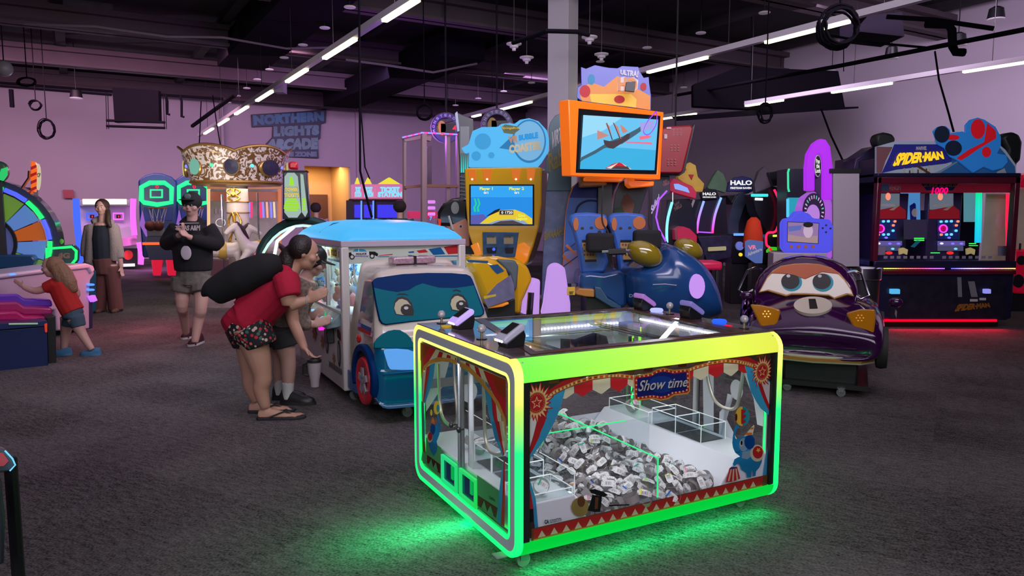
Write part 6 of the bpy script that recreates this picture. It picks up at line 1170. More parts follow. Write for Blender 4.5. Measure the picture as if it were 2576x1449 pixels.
# screen, tilted away to the right
so2 = rd.I @ D(1550, 355, 7.6); N2 = (math.sin(R(39)), -math.cos(R(39)), 0)
scr = frame3(rd, 'screen_frame', c6([(308, 440), (1360, 580), (1322, 1325), (340, 1280)]), c6([(424, 540), (1332, 622), (1288, 1268), (392, 1250)]), OFR, so2, N2, 0.14, bevel=0.008)
slab3(rd, 'bezel', c6([(424, 540), (1332, 622), (1288, 1268), (392, 1250)]), BLKG, so2, N2, 0.06, parent=scr, front=-0.01)
sk = lambda n, c, s=1.0: glow('scr_'+n, c, s)
sc2 = [([(470, 612), (1298, 662), (1256, 1222), (434, 1208)], sk('sky', (0.14, 0.52, 0.82))), ([(470, 612), (900, 638), (700, 780), (458, 860)], sk('pale', (0.30, 0.66, 0.86))), ([(440, 1130), (700, 960), (1270, 1000), (1256, 1222), (434, 1208)], sk('sea', (0.05, 0.42, 0.72))),
 ([(436, 1130), (445, 1080), (600, 1000), (760, 900), (900, 850), (1070, 760), (1150, 700), (1160, 750), (1050, 830), (900, 930), (700, 980), (600, 1040), (480, 1100)], sk('track', (0.06, 0.12, 0.17))),
 ([(690, 885), (780, 905), (880, 880), (950, 820), (985, 820), (975, 870), (900, 920), (800, 985), (740, 975), (700, 930)], sk('hull', (0.07, 0.05, 0.06))), ([(622, 780), (755, 838), (622, 885)], sk('sail', (0.55, 0.24, 0.2))), ([(710, 700), (755, 730), (790, 880), (760, 820)], sk('sail', (0, 0, 0))), ([(790, 690), (850, 740), (885, 880), (850, 830)], sk('sail', (0, 0, 0))), ([(875, 715), (920, 750), (960, 790), (910, 815), (890, 790)], sk('sail', (0, 0, 0))),
 ([(780, 885), (720, 700), (728, 698), (792, 885)], sk('hull', (0, 0, 0))), ([(870, 885), (795, 700), (803, 698), (882, 885)], sk('hull', (0, 0, 0))), ([(935, 905), (1220, 915), (1225, 935), (935, 918)], sk('pinkbar', (0.9, 0.15, 0.25))), ([(1080, 850), (1180, 835), (1220, 850), (1180, 870), (1090, 885)], sk('pinkbar', (0, 0, 0))), ([(1090, 700), (1250, 670), (1240, 760), (1100, 800)], sk('pinkish', (0.35, 0.35, 0.75))),
 ([(700, 1205), (780, 1155), (860, 1135), (920, 1160), (1005, 1215)], sk('red', (0.6, 0.02, 0.04))), ([(720, 1195), (850, 1140), (800, 1180), (770, 1205)], sk('white', (0.75, 0.7, 0.55))), ([(880, 1140), (980, 1200), (1000, 1214), (960, 1205)], sk('white', (0, 0, 0))), ([(760, 1208), (830, 1175), (950, 1180), (980, 1214)], sk('hull', (0, 0, 0)))]
art3(rd, 'screen_picture', [(c6(p), m) for p, m in sc2], so2 + Vector(N2)*0.0, N2, 0.0006, parent=scr, start=2)
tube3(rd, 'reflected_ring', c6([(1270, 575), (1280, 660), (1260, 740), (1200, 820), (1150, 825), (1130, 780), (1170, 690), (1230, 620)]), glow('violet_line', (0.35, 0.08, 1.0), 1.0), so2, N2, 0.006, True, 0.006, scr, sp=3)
k6.s('screen_arm', [(440, 1280), (490, 1280), (740, 1360), (730, 1395), (440, 1410)], OCH, 0.5, 0.3, 0.02); k6.s('screen_arm', [(490, 1295), (925, 1310), (890, 1345), (490, 1335)], OFR, 0.3, 0.2, 0.01); k6.s('screen_arm', [(960, 1310), (1035, 1310), (1035, 1335), (1255, 1345), (1250, 1395), (1000, 1415), (965, 1380)], OFR, 0.6, 0.25, 0.01)
MB().bb(-0.15, 0.62, 0.1, 0.0, 0.74, 2.3).build('mast', BLK, rd.o)
# header board
hb2 = k6.s('header_board', [(445, 80), (500, 100), (600, 60), (700, 80), (760, 90), (850, 95), (900, 70), (1080, 80), (1095, 130), (1140, 200), (1195, 190), (1200, 260), (1220, 400), (1215, 560), (960, 520), (460, 460), (400, 420), (405, 310), (450, 280)], mat('header_blue', (0.08, 0.10, 0.38), 0.4, emit=0.3), 0.62, 0.02)
k6.a('header_print', [([(430, 330), (560, 250), (700, 300), (850, 180), (1080, 330), (1210, 400), (1212, 555), (960, 518), (460, 456), (440, 420)], mat('print_warm_orange', (0.75, 0.28, 0.04), 0.4, emit=0.35)), ([(540, 380), (800, 380), (1000, 380), (1060, 440), (1050, 530), (640, 480), (560, 468)], mat('print_warm_yellow', (0.8, 0.55, 0.04), 0.4, emit=0.35)), (ell(490, 350, 60, 70, 14), PRED), (ell(870, 440, 60, 45, 12), PRED), (ell(1135, 300, 35, 45, 12), PRED), (ell(560, 220, 40, 60, 12), PBLU), ([(850, 200), (935, 190), (940, 345), (845, 345)], PWH), ([(950, 200), (1030, 195), (1078, 230), (1070, 320), (1020, 360), (945, 355)], PWH)], 0.618, hb2)
k6.x('lettering', 'ULTRA!', [(878, 165), (1075, 200), (1082, 125), (880, 110)], PWH, 0.612, bold=0.05, par=hb2); k6.x('lettering', 'HD', [(855, 345), (1065, 350), (1065, 200), (855, 195)], mat('print_hd', (0.75, 0.32, 0.08), 0.4), 0.612, bold=0.05, par=hb2)
k6.s('hanging_box', [(945, 248), (1050, 240), (1035, 358), (930, 345)], BLK, 0.4, 0.03, par=hb2)
# VIRTUAL sign board
vs_ = k6.s('side_board', [(90, 760), (110, 690), (160, 620), (220, 592), (320, 592), (340, 700), (340, 1449), (60, 1449), (90, 1260), (45, 1220), (60, 1100), (100, 1000)], mat('board_teal', (0.02, 0.07, 0.09), 0.4), 0.85, 0.04)
k6.s('side_board', [(60, 1440), (340, 1440), (340, 2900), (0, 2900), (20, 2300), (40, 1900)], mat('board_picture', (0.06, 0.09, 0.18), 0.4, noise=(9, 0.8)), 0.87, 0.04)
k6.x('lettering', 'VIRTUAL', [(115, 1010), (330, 790), (330, 680), (125, 800)], mat('print_grey_white', (0.45, 0.45, 0.45), 0.5), 0.845, par=vs_); k6.x('lettering', 'Rabbids', [(95, 1250), (420, 1060), (420, 880), (80, 1040)], mat('print_dull_gold', (0.28, 0.22, 0.04), 0.5), 0.845, par=vs_)
k6.x('lettering', 'BWAAAH!!!', [(40, 2000), (270, 1930), (270, 1830), (40, 1900)], mat('print_dull_gold', (0, 0, 0)), 0.86, par=vs_)
# lilac lit figure-shaped panel beside the ride (plain glowing moulding)
k6.s('lit_moulding', [(30, 2700), (80, 2300), (120, 2260), (190, 2250), (270, 2300), (330, 2700), (330, 2830), (0, 2830)], glow('lilac_panel', (0.62, 0.34, 0.90), 0.8), 0.1, 0.18, 0.04)
# ---- VR bubble coaster cabinet ----
c7, c8 = cr(1160, 400, 3.534), cr(880, 240, 3.018)
vc = Thing('coaster_cabinet', 'yellow VR cabinet with a blue underwater screen and round bubble sign', 'arcade machine', at(1266, 8.6), R(-10)); k7 = K(vc, c7); k8 = K(vc, c8)
VY = mat('cabinet_yellow', (0.58, 0.32, 0.01), 0.15, coat=0.8); VO = mat('cabinet_orange_lit', (0.75, 0.22, 0.01), 0.2, emit=0.35, coat=0.5)
k7.s('cabinet_body', [(28, 90), (60, 80), (700, 72), (716, 90), (712, 400), (690, 600), (640, 780), (590, 920), (560, 960), (130, 960), (110, 800), (60, 650), (40, 400)], VY, 0.0, 0.5, 0.02)
for q in ([(55, 90), (130, 92), (132, 195), (75, 185)], [(186, 92), (276, 92), (258, 195), (205, 195)], [(440, 90), (535, 90), (515, 192), (462, 192)], [(582, 88), (662, 86), (645, 188), (590, 188)]):
    lp = k7.s('spot_recess', q, glow('orange_recess', (0.85, 0.20, 0.02), 0.7), -0.004, 0.03, 0.003); cx_ = sum(p[0] for p in q)/4; x, z = vc.f(*c7([(cx_, 180)])[0], -0.01); MB().ball((x, -0.01, z), 0.012, 6).build('spot_bulb', glow('spot_white', (1, 0.85, 0.6), 3), lp)
sc_ = k7.s('screen', R4(72, 225, 650, 592), BLKG, -0.01, 0.03)
pic = [(R4(86, 238, 636, 580), sk('blue', (0.015, 0.25, 0.75))), (R4(86, 238, 636, 340), sk('blue2', (0.03, 0.36, 0.85))), ([(86, 500), (200, 490), (240, 540), (170, 580), (86, 580)], sk('violet', (0.10, 0.10, 0.40))), ([(165, 575), (260, 500), (340, 455), (480, 450), (560, 480), (632, 530), (632, 580)], sk('yellow', (0.75, 0.55, 0.03))), ([(240, 575), (320, 545), (440, 535), (560, 550), (600, 580)], sk('steelblue', (0.25, 0.35, 0.55))), ([(270, 580), (350, 552), (460, 545), (560, 580)], sk('hull', (0, 0, 0))), ([(215, 515), (300, 455), (345, 440), (345, 462), (260, 500)], INK), (R4(338, 455, 466, 498), sk('tan', (0.35, 0.22, 0.08))), (R4(344, 460, 462, 492), INK)]
for x0 in (115, 145): pic.append(([(x0, 470), (x0-5, 430), (x0+12, 400), (x0, 350), (x0+14, 350), (x0+28, 400), (x0+12, 430), (x0+20, 470)], sk('weed', (0.02, 0.6, 0.3))))
k7.a('screen_picture', pic, -0.0105, sc_)
SY = sk('textyellow', (0.8, 0.85, 0.1)); SWt = sk('textwhite', (0.9, 0.9, 0.9))
k7.x('screen_text', 'Player 1', Q4(166, 250, 282, 284), SY, -0.018, par=sc_); k7.x('screen_text', 'Player 2', Q4(428, 250, 560, 284), SY, -0.018, par=sc_); k7.x('screen_text', '0/1', Q4(202, 290, 242, 310), SWt, -0.018, par=sc_); k7.x('screen_text', '0/1', Q4(475, 290, 515, 310), SWt, -0.018, par=sc_); k7.x('screen_text', '0 1720', Q4(358, 464, 458, 488), SWt, -0.018, par=sc_); k7.x('screen_text', 'Goo\nLagoon', Q4(490, 488, 590, 550), SY, -0.018, par=sc_)
cp3 = k7.s('control_panel', [(190, 650), (512, 652), (480, 870), (400, 870), (195, 860)], mat('panel_navy', (0.03, 0.07, 0.14), 0.2, noise=(12, 0.7)), -0.02, 0.04); k7.a('panel_print', [(R4(228, 690, 312, 755), mat('print_tanlabel', (0.42, 0.36, 0.2), 0.5)), (R4(380, 690, 464, 755), MATS['print_tanlabel']), ([(222, 790), (318, 785), (310, 840), (235, 840)], INK), ([(388, 790), (470, 785), (460, 840), (395, 840)], INK)], -0.0215, cp3)
k7.x('panel_text', 'PLAYER 1', Q4(232, 686, 308, 700), INK, -0.02, par=cp3); k7.x('panel_text', 'PLAYER 2', Q4(384, 686, 460, 700), INK, -0.02, par=cp3)
k7.s('blue_button', ell(290, 803, 14, 14, 14), glow('button_blue_lit', (0.05, 0.1, 1), 1.5), -0.03, 0.02, par=cp3); k7.s('lit_corner', [(500, 760), (560, 740), (620, 790), (590, 900), (555, 940), (470, 880)], VO, -0.012, 0.03, 0.01); k7.s('lit_corner', [(80, 770), (150, 740), (190, 860), (140, 920), (110, 830)], VO, -0.012, 0.03, 0.01)
# bubble sign
SGB = glow('sign_blue_rim', (0.10, 0.52, 0.95), 0.85)
bs = k8.s('bubble_sign', [(900, 545), (905, 430), (870, 440), (845, 400), (900, 370), (930, 270), (1000, 240), (1120, 238), (1150, 215), (1210, 210), (1250, 215), (1290, 185), (1360, 172), (1430, 195), (1490, 260), (1510, 340), (1500, 430), (1450, 510), (1420, 545)], SGB, 0.1, 0.08, 0.01)
k8.a('sign_print', [(ell(1362, 348, 128, 165, 36), glow('sign_blue_deep', (0.03, 0.22, 0.50), 0.8)), (ell(1362, 345, 116, 150, 36), glow('sign_blue_pale', (0.20, 0.50, 0.82), 0.8)), ([(1135, 400), (1240, 300), (1260, 420)], glow('sign_blue_deep', (0, 0, 0))), ([(1150, 240), (1180, 220), (1270, 235), (1290, 260), (1240, 295), (1170, 285)], mat('print_olive', (0.16, 0.18, 0.08), 0.5)), (ell(1010, 350, 62, 62, 22), glow('sign_blue_mid', (0.06, 0.38, 0.75), 0.8)), (ell(960, 460, 36, 36, 18), glow('sign_blue_mid', (0, 0, 0))), (ell(1075, 455, 24, 24, 16), glow('sign_blue_mid', (0, 0, 0)))], 0.098, bs)
k8.x('lettering', 'SpongeBob', Q4(1155, 238, 1285, 262), YEL, 0.09, par=bs); k8.x('lettering', 'VR', [(1205, 365), (1278, 355), (1278, 300), (1200, 312)], mat('print_copper', (0.5, 0.28, 0.16), 0.4, emit=0.3), 0.085, bold=0.07, par=bs)
k8.x('lettering', 'BUBBLE', [(1285, 345), (1432, 325), (1428, 278), (1282, 302)], glow('letter_cyan', (0.02, 0.3, 0.7), 0.9), 0.085, bold=0.07, par=bs); k8.x('lettering', 'COASTER', [(1212, 442), (1460, 412), (1452, 345), (1208, 378)], mat('print_sand', (0.62, 0.52, 0.32), 0.4, emit=0.3), 0.085, bold=0.07, par=bs)
cbox(vc, 'base', -0.42, 0.42, 0.0, 0.5, 0, 0.5, VY)
# yellow ride cars in front
for lab, px, Yp, s_ in (('yellow two-tone VR ride seat half hidden behind the police van', 1226, 7.0, 1.0), ('dark yellow VR ride seat in front of the yellow cabinet', 1300, 7.7, 1.05)):
    cr2 = Thing('ride_car', lab, 'ride', at(px, Yp), R(15), 'seats of the VR coaster')
    if s_ == 1.0:
        kk = K(cr2, c7); kk.s('shell', [(40, 890), (100, 868), (240, 870), (330, 910), (410, 980), (460, 1100), (480, 1240), (350, 1290), (230, 1330), (180, 1200), (120, 1050), (60, 980)], VY, -0.1, 0.5, 0.06)
        kk.a('shell_print', [([(200, 1240), (320, 1110), (440, 1030), (470, 1120), (478, 1235), (340, 1285), (235, 1322)], mat('print_dusky', (0.20, 0.20, 0.34), 0.4, noise=(10, 0.7))), ([(250, 945), (325, 935), (385, 995), (320, 1025), (280, 985)], mat('print_bluelabel', (0.02, 0.10, 0.28), 0.4)), ([(200, 1220), (310, 1200), (310, 1220), (205, 1245)], YEL), ([(50, 895), (240, 905), (240, 925), (60, 915)], MATS['print_bluelabel'])], -0.1015)
        kk.s('underside', [(235, 1330), (480, 1245), (480, 1700), (200, 1700)], BLK, 0.0, 0.4); kk.s('under_glow', [(240, 1330), (420, 1268), (430, 1290), (370, 1315)], VO, -0.08, 0.05, 0.01)
    else:
        kk = K(cr2, c7); kk.s('shell', [(180, 870), (330, 865), (520, 900), (600, 960), (640, 1070), (600, 1160), (550, 1270), (540, 1380), (480, 1380), (470, 1000)], VY, 0.0, 0.45, 0.05); kk.s('seat_cushion', [(310, 890), (480, 900), (515, 950), (500, 1150), (470, 1180), (430, 1020)], mat('seat_grey_green', (0.07, 0.10, 0.11), 0.6), -0.03, 0.2, 0.03)
        kk.s('lit_moulding', [(590, 1180), (640, 1065), (710, 1070), (700, 1400), (560, 1400)], glow('lilac_panel', (0, 0, 0)), 0.1, 0.2, 0.03); kk.t('post', [(620, 1185), (590, 1600)], CHR, 0.035, -0.02)
        kk.s('underside', [(480, 1380), (700, 1380), (700, 1900), (480, 1900)], BLK, 0.1, 0.4)
# ================= RIGHT SIDE =================
c9, c10, c11 = cr(1640, 300, 3.45), cr(2120, 280, 5.175), cr(2120, 540, 4.829)
sx = Thing('pusher_machine', 'tall coin pusher cabinet with slanted yellow lettering on its lit header', 'arcade machine', at(2380, 9.6), 0); ka = K(sx, c10); kb = K(sx, c11)
NV = mat('cabinet_navy', (0.012, 0.012, 0.04), 0.3); DR = mat('cabinet_dark_red', (0.10, 0.006, 0.02), 0.3, coat=0.5); G_ = glow
x0, zb_ = sx.f(2225, 826); x1, _ = sx.f(2543, 820); zt = sx.f(2400, 445)[1]; xl = sx.f(2205, 500)[0]; zm = sx.f(2300, 672)[1]; zw0 = sx.f(2300, 660)[1]; zw1 = sx.f(2300, 462)[1]
cbox(sx, 'lower_cabinet', xl+0.02, x1, 0.0, 1.3, 0.12, zm, NV, 0.02); cbox(sx, 'plinth', xl+0.12, x1-0.1, 0.1, 1.2, 0.0, 0.12, BLK)
MB().bb(xl+0.1, -0.02, 0.085, x1-0.2, 0.02, 0.115).build('red_underglow', G_('red_floor_glow', (1.0, 0.0, 0.03), 1.2), sx.o); area('red_spill', sx.M @ Vector((0, -0.1, 0.11)), sx.M @ Vector((0, -0.4, 0)), 1.5, 0.1, (1, 0.02, 0.06), 9)
for a, b in ((xl, xl+0.06), (x1-0.07, x1)): cbox(sx, 'side_post', a, b, 0.0, 0.1, zm, zt, DR)
for a in (xl, x1-0.03): cbox(sx, 'side_wall', a, a+0.03, 0.75, 1.3, zm, zt+0.3, NV); cbox(sx, 'side_wall', a, a+0.03, 0.1, 0.75, zw1+0.02, zt+0.25, NV)
cbox(sx, 'window_rail', xl, x1, 0.0, 0.1, zw1, zt, DR); cbox(sx, 'window_rail', xl, x1, -0.03, 0.12, zm-0.02, zw0+0.02, NV); cbox(sx, 'back_wall', xl, x1, 1.25, 1.3, zm, zt, mat('pusher_back', (0.05, 0.06, 0.14), 0.5))
cbox(sx, 'roof', xl, x1, 0.0, 1.3, zt, zt+0.05, NV)
MB().bb(xl+0.06, 0.02, zw0, x1-0.07, 0.025, zw1).build('window_glass', GLW, sx.o, smooth=0); cbox(sx, 'playfield', xl+0.06, x1-0.07, 0.1, 1.25, zm, zm+0.06, mat('playfield', (0.06, 0.08, 0.2), 0.25, noise=(7, 0.8)))
# header
hd_ = ka.s('header_board', [(440, 460), (690, 390), (1220, 390), (1240, 300), (1500, 260), (1620, 330), (2000, 400), (2120, 500), (2260, 700), (2260, 830), (440, 830)], mat('header_city', (0.30, 0.36, 0.45), 0.4, emit=0.2), 0.05, 0.05)
ci = [([(440, 460), (650, 465), (560, 640), (505, 800), (440, 800)], mat('print_brick', (0.30, 0.12, 0.14), 0.5)), ([(670, 430), (1330, 430), (1480, 640), (1340, 680), (700, 760), (505, 805), (600, 600)], mat('print_indigo', (0.03, 0.03, 0.30), 0.4, emit=0.15)), ([(1400, 430), (2000, 420), (2120, 560), (2240, 720), (2250, 825), (1200, 825), (1420, 680)], mat('print_city_blue', (0.03, 0.14, 0.36), 0.4, emit=0.2))]
for q in range(11): ci.append(([(790+q*36, 740+(q % 3)*18-q*4), (806+q*36, 740+(q % 3)*18-q*4), (810+q*36, 826), (790+q*36, 826)], (CREAM, PWH, BROWN)[q % 3]))
ci += [([(930, 705), (980, 700), (1160, 815), (1120, 822)], BROWN), ([(1150, 825), (1500, 640), (1530, 640), (1230, 825)], mat('print_steel_blue', (0.35, 0.5, 0.62), 0.4)), ([(2000, 790), (2100, 740), (2130, 825), (2000, 825)], PWH)]
ka.a('header_print', ci, 0.048, hd_)
SYL = G_('header_yellow', (1.0, 0.62, 0.02), 1.0)
slope = lambda u, v: (u, v)
ka.x('lettering', 'SPIDER·MAN', [(640, 720), (1330, 620), (1290, 520), (720, 540)], SYL, 0.03, bold=0.06, shear=0.1, par=hd_); ka.x('lettering', 'MARVEL', [(948, 508), (1088, 505), (1098, 455), (955, 458)], PWH, 0.03, bold=0.05, par=hd_)
tp2 = ka.s('topper_board', [(1180, 260), (1240, 200), (1340, 190), (1400, 240), (1400, 290), (1560, 260), (1600, 280), (1600, 180), (1660, 110), (1760, 80), (1850, 110), (1880, 130), (1990, 200), (2060, 330), (2060, 450), (2010, 550), (2130, 570), (2150, 660), (2080, 740), (1960, 770), (1840, 720), (1700, 800), (1500, 640), (1400, 590), (1330, 480), (1240, 430)], mat('topper_blue', (0.02, 0.18, 0.55), 0.35, emit=0.35), 0.0, 0.03)
ka.a('topper_print', [(ell(1760, 230, 95, 130, 26), mat('topper_red', (0.62, 0.01, 0.02), 0.3, emit=0.3)), ([(1880, 150), (1990, 250), (2000, 350), (1750, 500), (1640, 580), (1540, 640), (1480, 610), (1640, 500), (1840, 400)], MATS['topper_red']), (ell(1430, 340, 90, 36, 16), MATS['topper_red']), (ell(1870, 530, 60, 70, 16), MATS['topper_red']), (ell(1290, 300, 100, 110, 20), mat('topper_dark', (0.015, 0.03, 0.06), 0.3)), (ell(1440, 480, 110, 100, 20), MATS['topper_dark'])], -0.002, tp2)
ka.s('topper_fist', [(430, 370), (450, 300), (540, 270), (650, 290), (698, 350), (680, 440), (560, 470), (460, 460)], mat('fist_black', (0.008, 0.012, 0.010), 0.5), 0.1, 0.2, 0.04); ka.s('topper_fist', [(2070, 350), (2130, 290), (2220, 260), (2310, 300), (2350, 400), (2330, 640), (2220, 740), (2130, 740), (2150, 500)], MATS['fist_black'], 0.1, 0.2, 0.04)
ka.s('side_hood', [(435, 440), (435, 940), (210, 940), (130, 750), (165, 620)], mat('hood_violet_navy', (0.03, 0.015, 0.07), 0.35), 0.55, 0.4, 0.02); ka.a('sticker', [(R4(220, 700, 305, 770), PWH)], 0.548)
# inside the window
pb = 0.9
ka.a('inner_header', [(R4(445, 945, 1180, 1060), mat('inner_red', (0.25, 0.01, 0.03), 0.4, emit=0.25)), (R4(1180, 945, 2180, 1060), MATS['inner_red']), ([(1020, 945), (1500, 945), (1430, 1030), (1090, 1030)], NAVY), (R4(445, 945, 600, 1040), mat('inner_slate', (0.04, 0.06, 0.12), 0.4, emit=0.2))], 0.25)
ka.x('lettering', 'VENOM', Q4(600, 960, 750, 1030), PWH, 0.24); ka.x('lettering', 'SUPER BONUS', Q4(1050, 948, 1480, 985), YEL, 0.24, shear=0.2); ka.x('lettering', '1000', Q4(1150, 990, 1370, 1075), G_('display_red', (1.0, 0.0, 0.15), 1.3), 0.24, shear=0.2)
SB_, PK = G_('screen_blue_soft', (0.08, 0.28, 0.62), 0.8), G_('pink_ring', (1.0, 0.05, 0.75), 1.4)
BLD, CYM = G_('bulb_cyan', (0.15, 0.65, 1.0), 1.2), G_('bulb_coral', (1.0, 0.3, 0.2), 1.0)
for q, (xa, xb) in enumerate(((440, 740), (1120, 1440))):
    mb_ = cbox(sx, 'game_unit', sx.f(*c10([(xa, 1100)])[0], 0.5)[0], sx.f(*c10([(xb+120, 1100)])[0], 0.5)[0], 0.5, 1.2, zm, zt-0.2, mat('game_unit', (0.04, 0.03, 0.10), 0.3)); ka.a('unit_screen', [(R4(xa+10, 1070, xb, 1280), G_('soft_art', (0.16, 0.20, 0.26), 0.7)), (R4(xa+40, 1200, xb-60, 1235), PWH), (ell(xa+150, 1110, 35, 50, 12), CYM), ([(xa, 1290), (xb, 1230), (xb+80, 1290), (xb+80, 1400), (xa, 1400)], mat('unit_red', (0.30, 0.01, 0.02), 0.3, emit=0.3)), ([(xb-140, 1285), (xb, 1205), (xb, 1225), (xb-80, 1290)], CREAM)], 0.49)
    dx = 0 if q == 0 else 765
    kb.a('board_back', [(R4(385+dx, 65, 650+dx, 300), mat('board_navy', (0.01, 0.02, 0.12), 0.3, emit=0.3)), (R4(385+dx, 320, 720+dx, 375), G_('panel_violet', (0.16, 0.12, 0.45), 0.7)), (R4(385+dx, 375, 700+dx, 440), G_('panel_slate', (0.10, 0.10, 0.22), 0.6))], 0.46)
    P_, z_ = [], 0.44
    mb = MB()
    for k in range(18): x, z = sx.f(*c11([(457+dx+45*math.cos(R(20*k)), 170+45*math.sin(R(20*k)))])[0], z_); mb.ball((x, z_, z), 0.012, 4)
    mb.build('light_ring', PK, sx.o); x, z = sx.f(*c11([(455+dx, 168)])[0], z_+0.01); MB().cyl((x, z_, z), (x, z_+0.02, z), 0.035, n=14).build('ring_centre', G_('ring_centre', (0.6, 0.0, 0.12), 0.8), sx.o)
    mb, mb2 = MB(), MB()
    for k, p in enumerate([(430, 85), (495, 82), (555, 80), (635, 82), (615, 130), (612, 195), (555, 240), (497, 242), (432, 243)]):
        x, z = sx.f(*c11([(p[0]+dx, p[1])])[0], z_); (mb2 if k in (3, 4, 8) else mb).ball((x, z_, z), 0.02, 5)
    mb.build('path_bulbs', BLD, sx.o); mb2.build('path_bulbs', CYM, sx.o)
    for p, m in (((575, 352), CYM), ((610, 415), BLD), ((440, 350), G_('white_small', (0.9, 0.9, 1), 1)), ((680, 352), G_('violet_small', (0.2, 0.15, 1), 1.3)), ((530, 280), G_('violet_small', (0, 0, 0)))): kb.s('light_button', ell(p[0]+dx, p[1], 20, 13, 10), m if m is not CYM else G_('violet_small', (0, 0, 0)), 0.43, 0.01, 0)
    kb.s('gold_token', [(685+dx*1.07, 415), (740+dx*1.07, 400), (795+dx*1.07, 425), (785+dx*1.07, 490), (745+dx*1.07, 470), (690+dx*1.07, 488)], mat('token_gold', (0.6, 0.5, 0.2), 0.4, emit=0.3), 0.1, 0.03); kb.s('red_slot', ell(565+dx*0.97, 465, 42, 20, 14), G_('slot_red', (1, 0.03, 0.03), 0.9), 0.15, 0.01, 0)
    mb = MB()
    for k in range(8): x, z = sx.f(*c11([(520+dx*0.93+k*80, 518)])[0], -0.001); mb.bb(x-0.025, -0.002, z-0.018, x+0.025, 0.0, z+0.018)
    mb.build('label_strip', mat('label_grey', (0.3, 0.25, 0.33), 0.5), sx.o)
ka.a('centre_screen', [(R4(750, 1055, 1010, 1440), SB_), ([(870, 1230), (930, 1190), (950, 1210), (960, 1440), (880, 1440)], NAVY), (ell(940, 1320, 45, 55, 16), PWH), (R4(1150, 1110, 1235, 1290), CYM), (R4(1005, 1070, 1145, 1290), mat('inner_grey', (0.15, 0.1, 0.17), 0.4, emit=0.3)), (R4(1570, 1060, 1740, 1440), G_('side_aqua', (0.10, 0.28, 0.34), 0.8))], 0.6)
kb.a('centre_art', [(R4(740, 60, 1020, 300), mat('figure_dark', (0.05, 0.04, 0.09), 0.4, emit=0.15)), (R4(865, 280, 990, 295), G_('laser_green', (0.05, 1, 0.1), 1)), (R4(865, 303, 990, 318), MATS['laser_green']), (R4(1065, 458, 1180, 470), MATS['laser_green']), (R4(1530, 345, 1620, 358), MATS['laser_green']), (R4(1530, 370, 1640, 380), MATS['laser_green']), ([(820, 390), (900, 310), (950, 320), (870, 400)], TEAL), (R4(385, 385, 515, 490), mat('inner_label', (0.25, 0.24, 0.33), 0.5)), (R4(1880, 380, 2005, 500), MATS['inner_label'])], 0.3)
lb_ = [ka.f if False else sx.f(*p, 0.45) for p in (c10([(1775, 1045)])[0], c11([(1640, 340)])[0])]; MB().tube([(lb_[0][0], 0.45, lb_[0][1]), (lb_[1][0], 0.45, lb_[1][1])], 0.04, 10).build('light_bar', ramp_glow('aqua_bar', [(0, (0.0, 0.55, 0.95)), (0.6, (0.0, 0.8, 0.7)), (1, (0.0, 0.85, 0.3))], 2, lb_[1][1], lb_[0][1], 1.0), sx.o)
ka.s('light_bar', [(2135, 1070), (2175, 1070), (2160, 1449), (2170, 1900), (2140, 1900), (2125, 1449)], G_('bar_red', (1.0, 0.02, 0.08), 1.0), 0.4, 0.02)
ka.a('token_tray', [([(1860, 1070), (2125, 1070), (2120, 1449), (2118, 1960), (1790, 1940), (1840, 1449)], mat('tray_tan', (0.30, 0.24, 0.20), 0.4, emit=0.2, noise=(5, 0.4))), (R4(1875, 1090, 2120, 1140), CREAM), (ell(2050, 1420, 60, 110, 18), PWH)], 0.5)
mb = MB(); n = 84
for k in range(n):
    if 38 < k < 43: continue
    u_ = k/(n-1); x = sx.f(2220, 675)[0]*(1-u_)+sx.f(2547, 675)[0]*u_; mb.ball((x, -0.045, sx.f(2300, 675)[1]), 0.009, 4)
mb.build('led_row', ramp_glow('rainbow_row', [(0, (0.7, 0.8, 0.05)), (0.1, (1, 0.15, 0.05)), (0.25, (1, 0.05, 0.2)), (0.38, (0.6, 0.1, 0.9)), (0.5, (0.1, 0.1, 1)), (0.65, (0.8, 0.5, 1)), (0.8, (1, 0.2, 0.4)), (1, (1, 0.6, 0.1))], 0, x0, x1, 2.2), sx.o)
cbox(sx, 'red_shelf', xl, x1, -0.04, 0.02, sx.f(2300, 690)[1], sx.f(2300, 679)[1], DR)
kb.a('lower_print', [(R4(560, 780, 1990, 1280), mat('print_night_city', (0.02, 0.02, 0.04), 0.4, noise=(9, 0.9))), ([(1390, 760), (1440, 760), (1450, 1000), (1400, 1000)], GRY), ([(1520, 810), (1600, 810), (1640, 1000), (1560, 1000)], GRY)] + [([(630, 1200), (640, 1150), (660, 1180), (650, 1260)], GRY)], -0.001)
kb.x('lettering', 'SPIDER·MAN', [(1350, 1180), (1800, 1125), (1770, 1070), (1400, 1085)], mat('print_old_gold', (0.4, 0.18, 0.02), 0.5), -0.004, bold=0.07, shear=0.1); kb.a('stickers', [(R4(1545, 1025, 1640, 1055), PWH), (R4(1660, 1010, 1740, 1040), PWH)], -0.003)
for px, c in (((590, 905, 700, 965), (0.1, 0.5, 0.9)), ((1730, 905, 1805, 960), (0.3, 0.3, 0.9))): kb.s('card_reader', R4(*px), G_('reader'+str(px[0]), c, 0.9), -0.06, 0.06, 0.008)
# metal rimmed round tub
tb2 = Thing('round_tub', 'black tub with a wide polished metal rim beside the tall pusher cabinet', 'tub', at(2175, 8.4), 0); z = D(2175, 680, 8.4).z
MB().lathe([(0.16, z-0.02), (0.19, z-0.0), (0.21, z+0.03), (0.21, z-0.09), (0.20, z-0.1), (0.16, z-0.1)], n=32).build('rim', CHR, tb2.o); MB().lathe([(0, 0.0), (0.17, 0.0), (0.19, z-0.1), (0, z-0.1)], n=28).build('body', mat('tub_black', (0.01, 0.01, 0.012), 0.5), tb2.o)
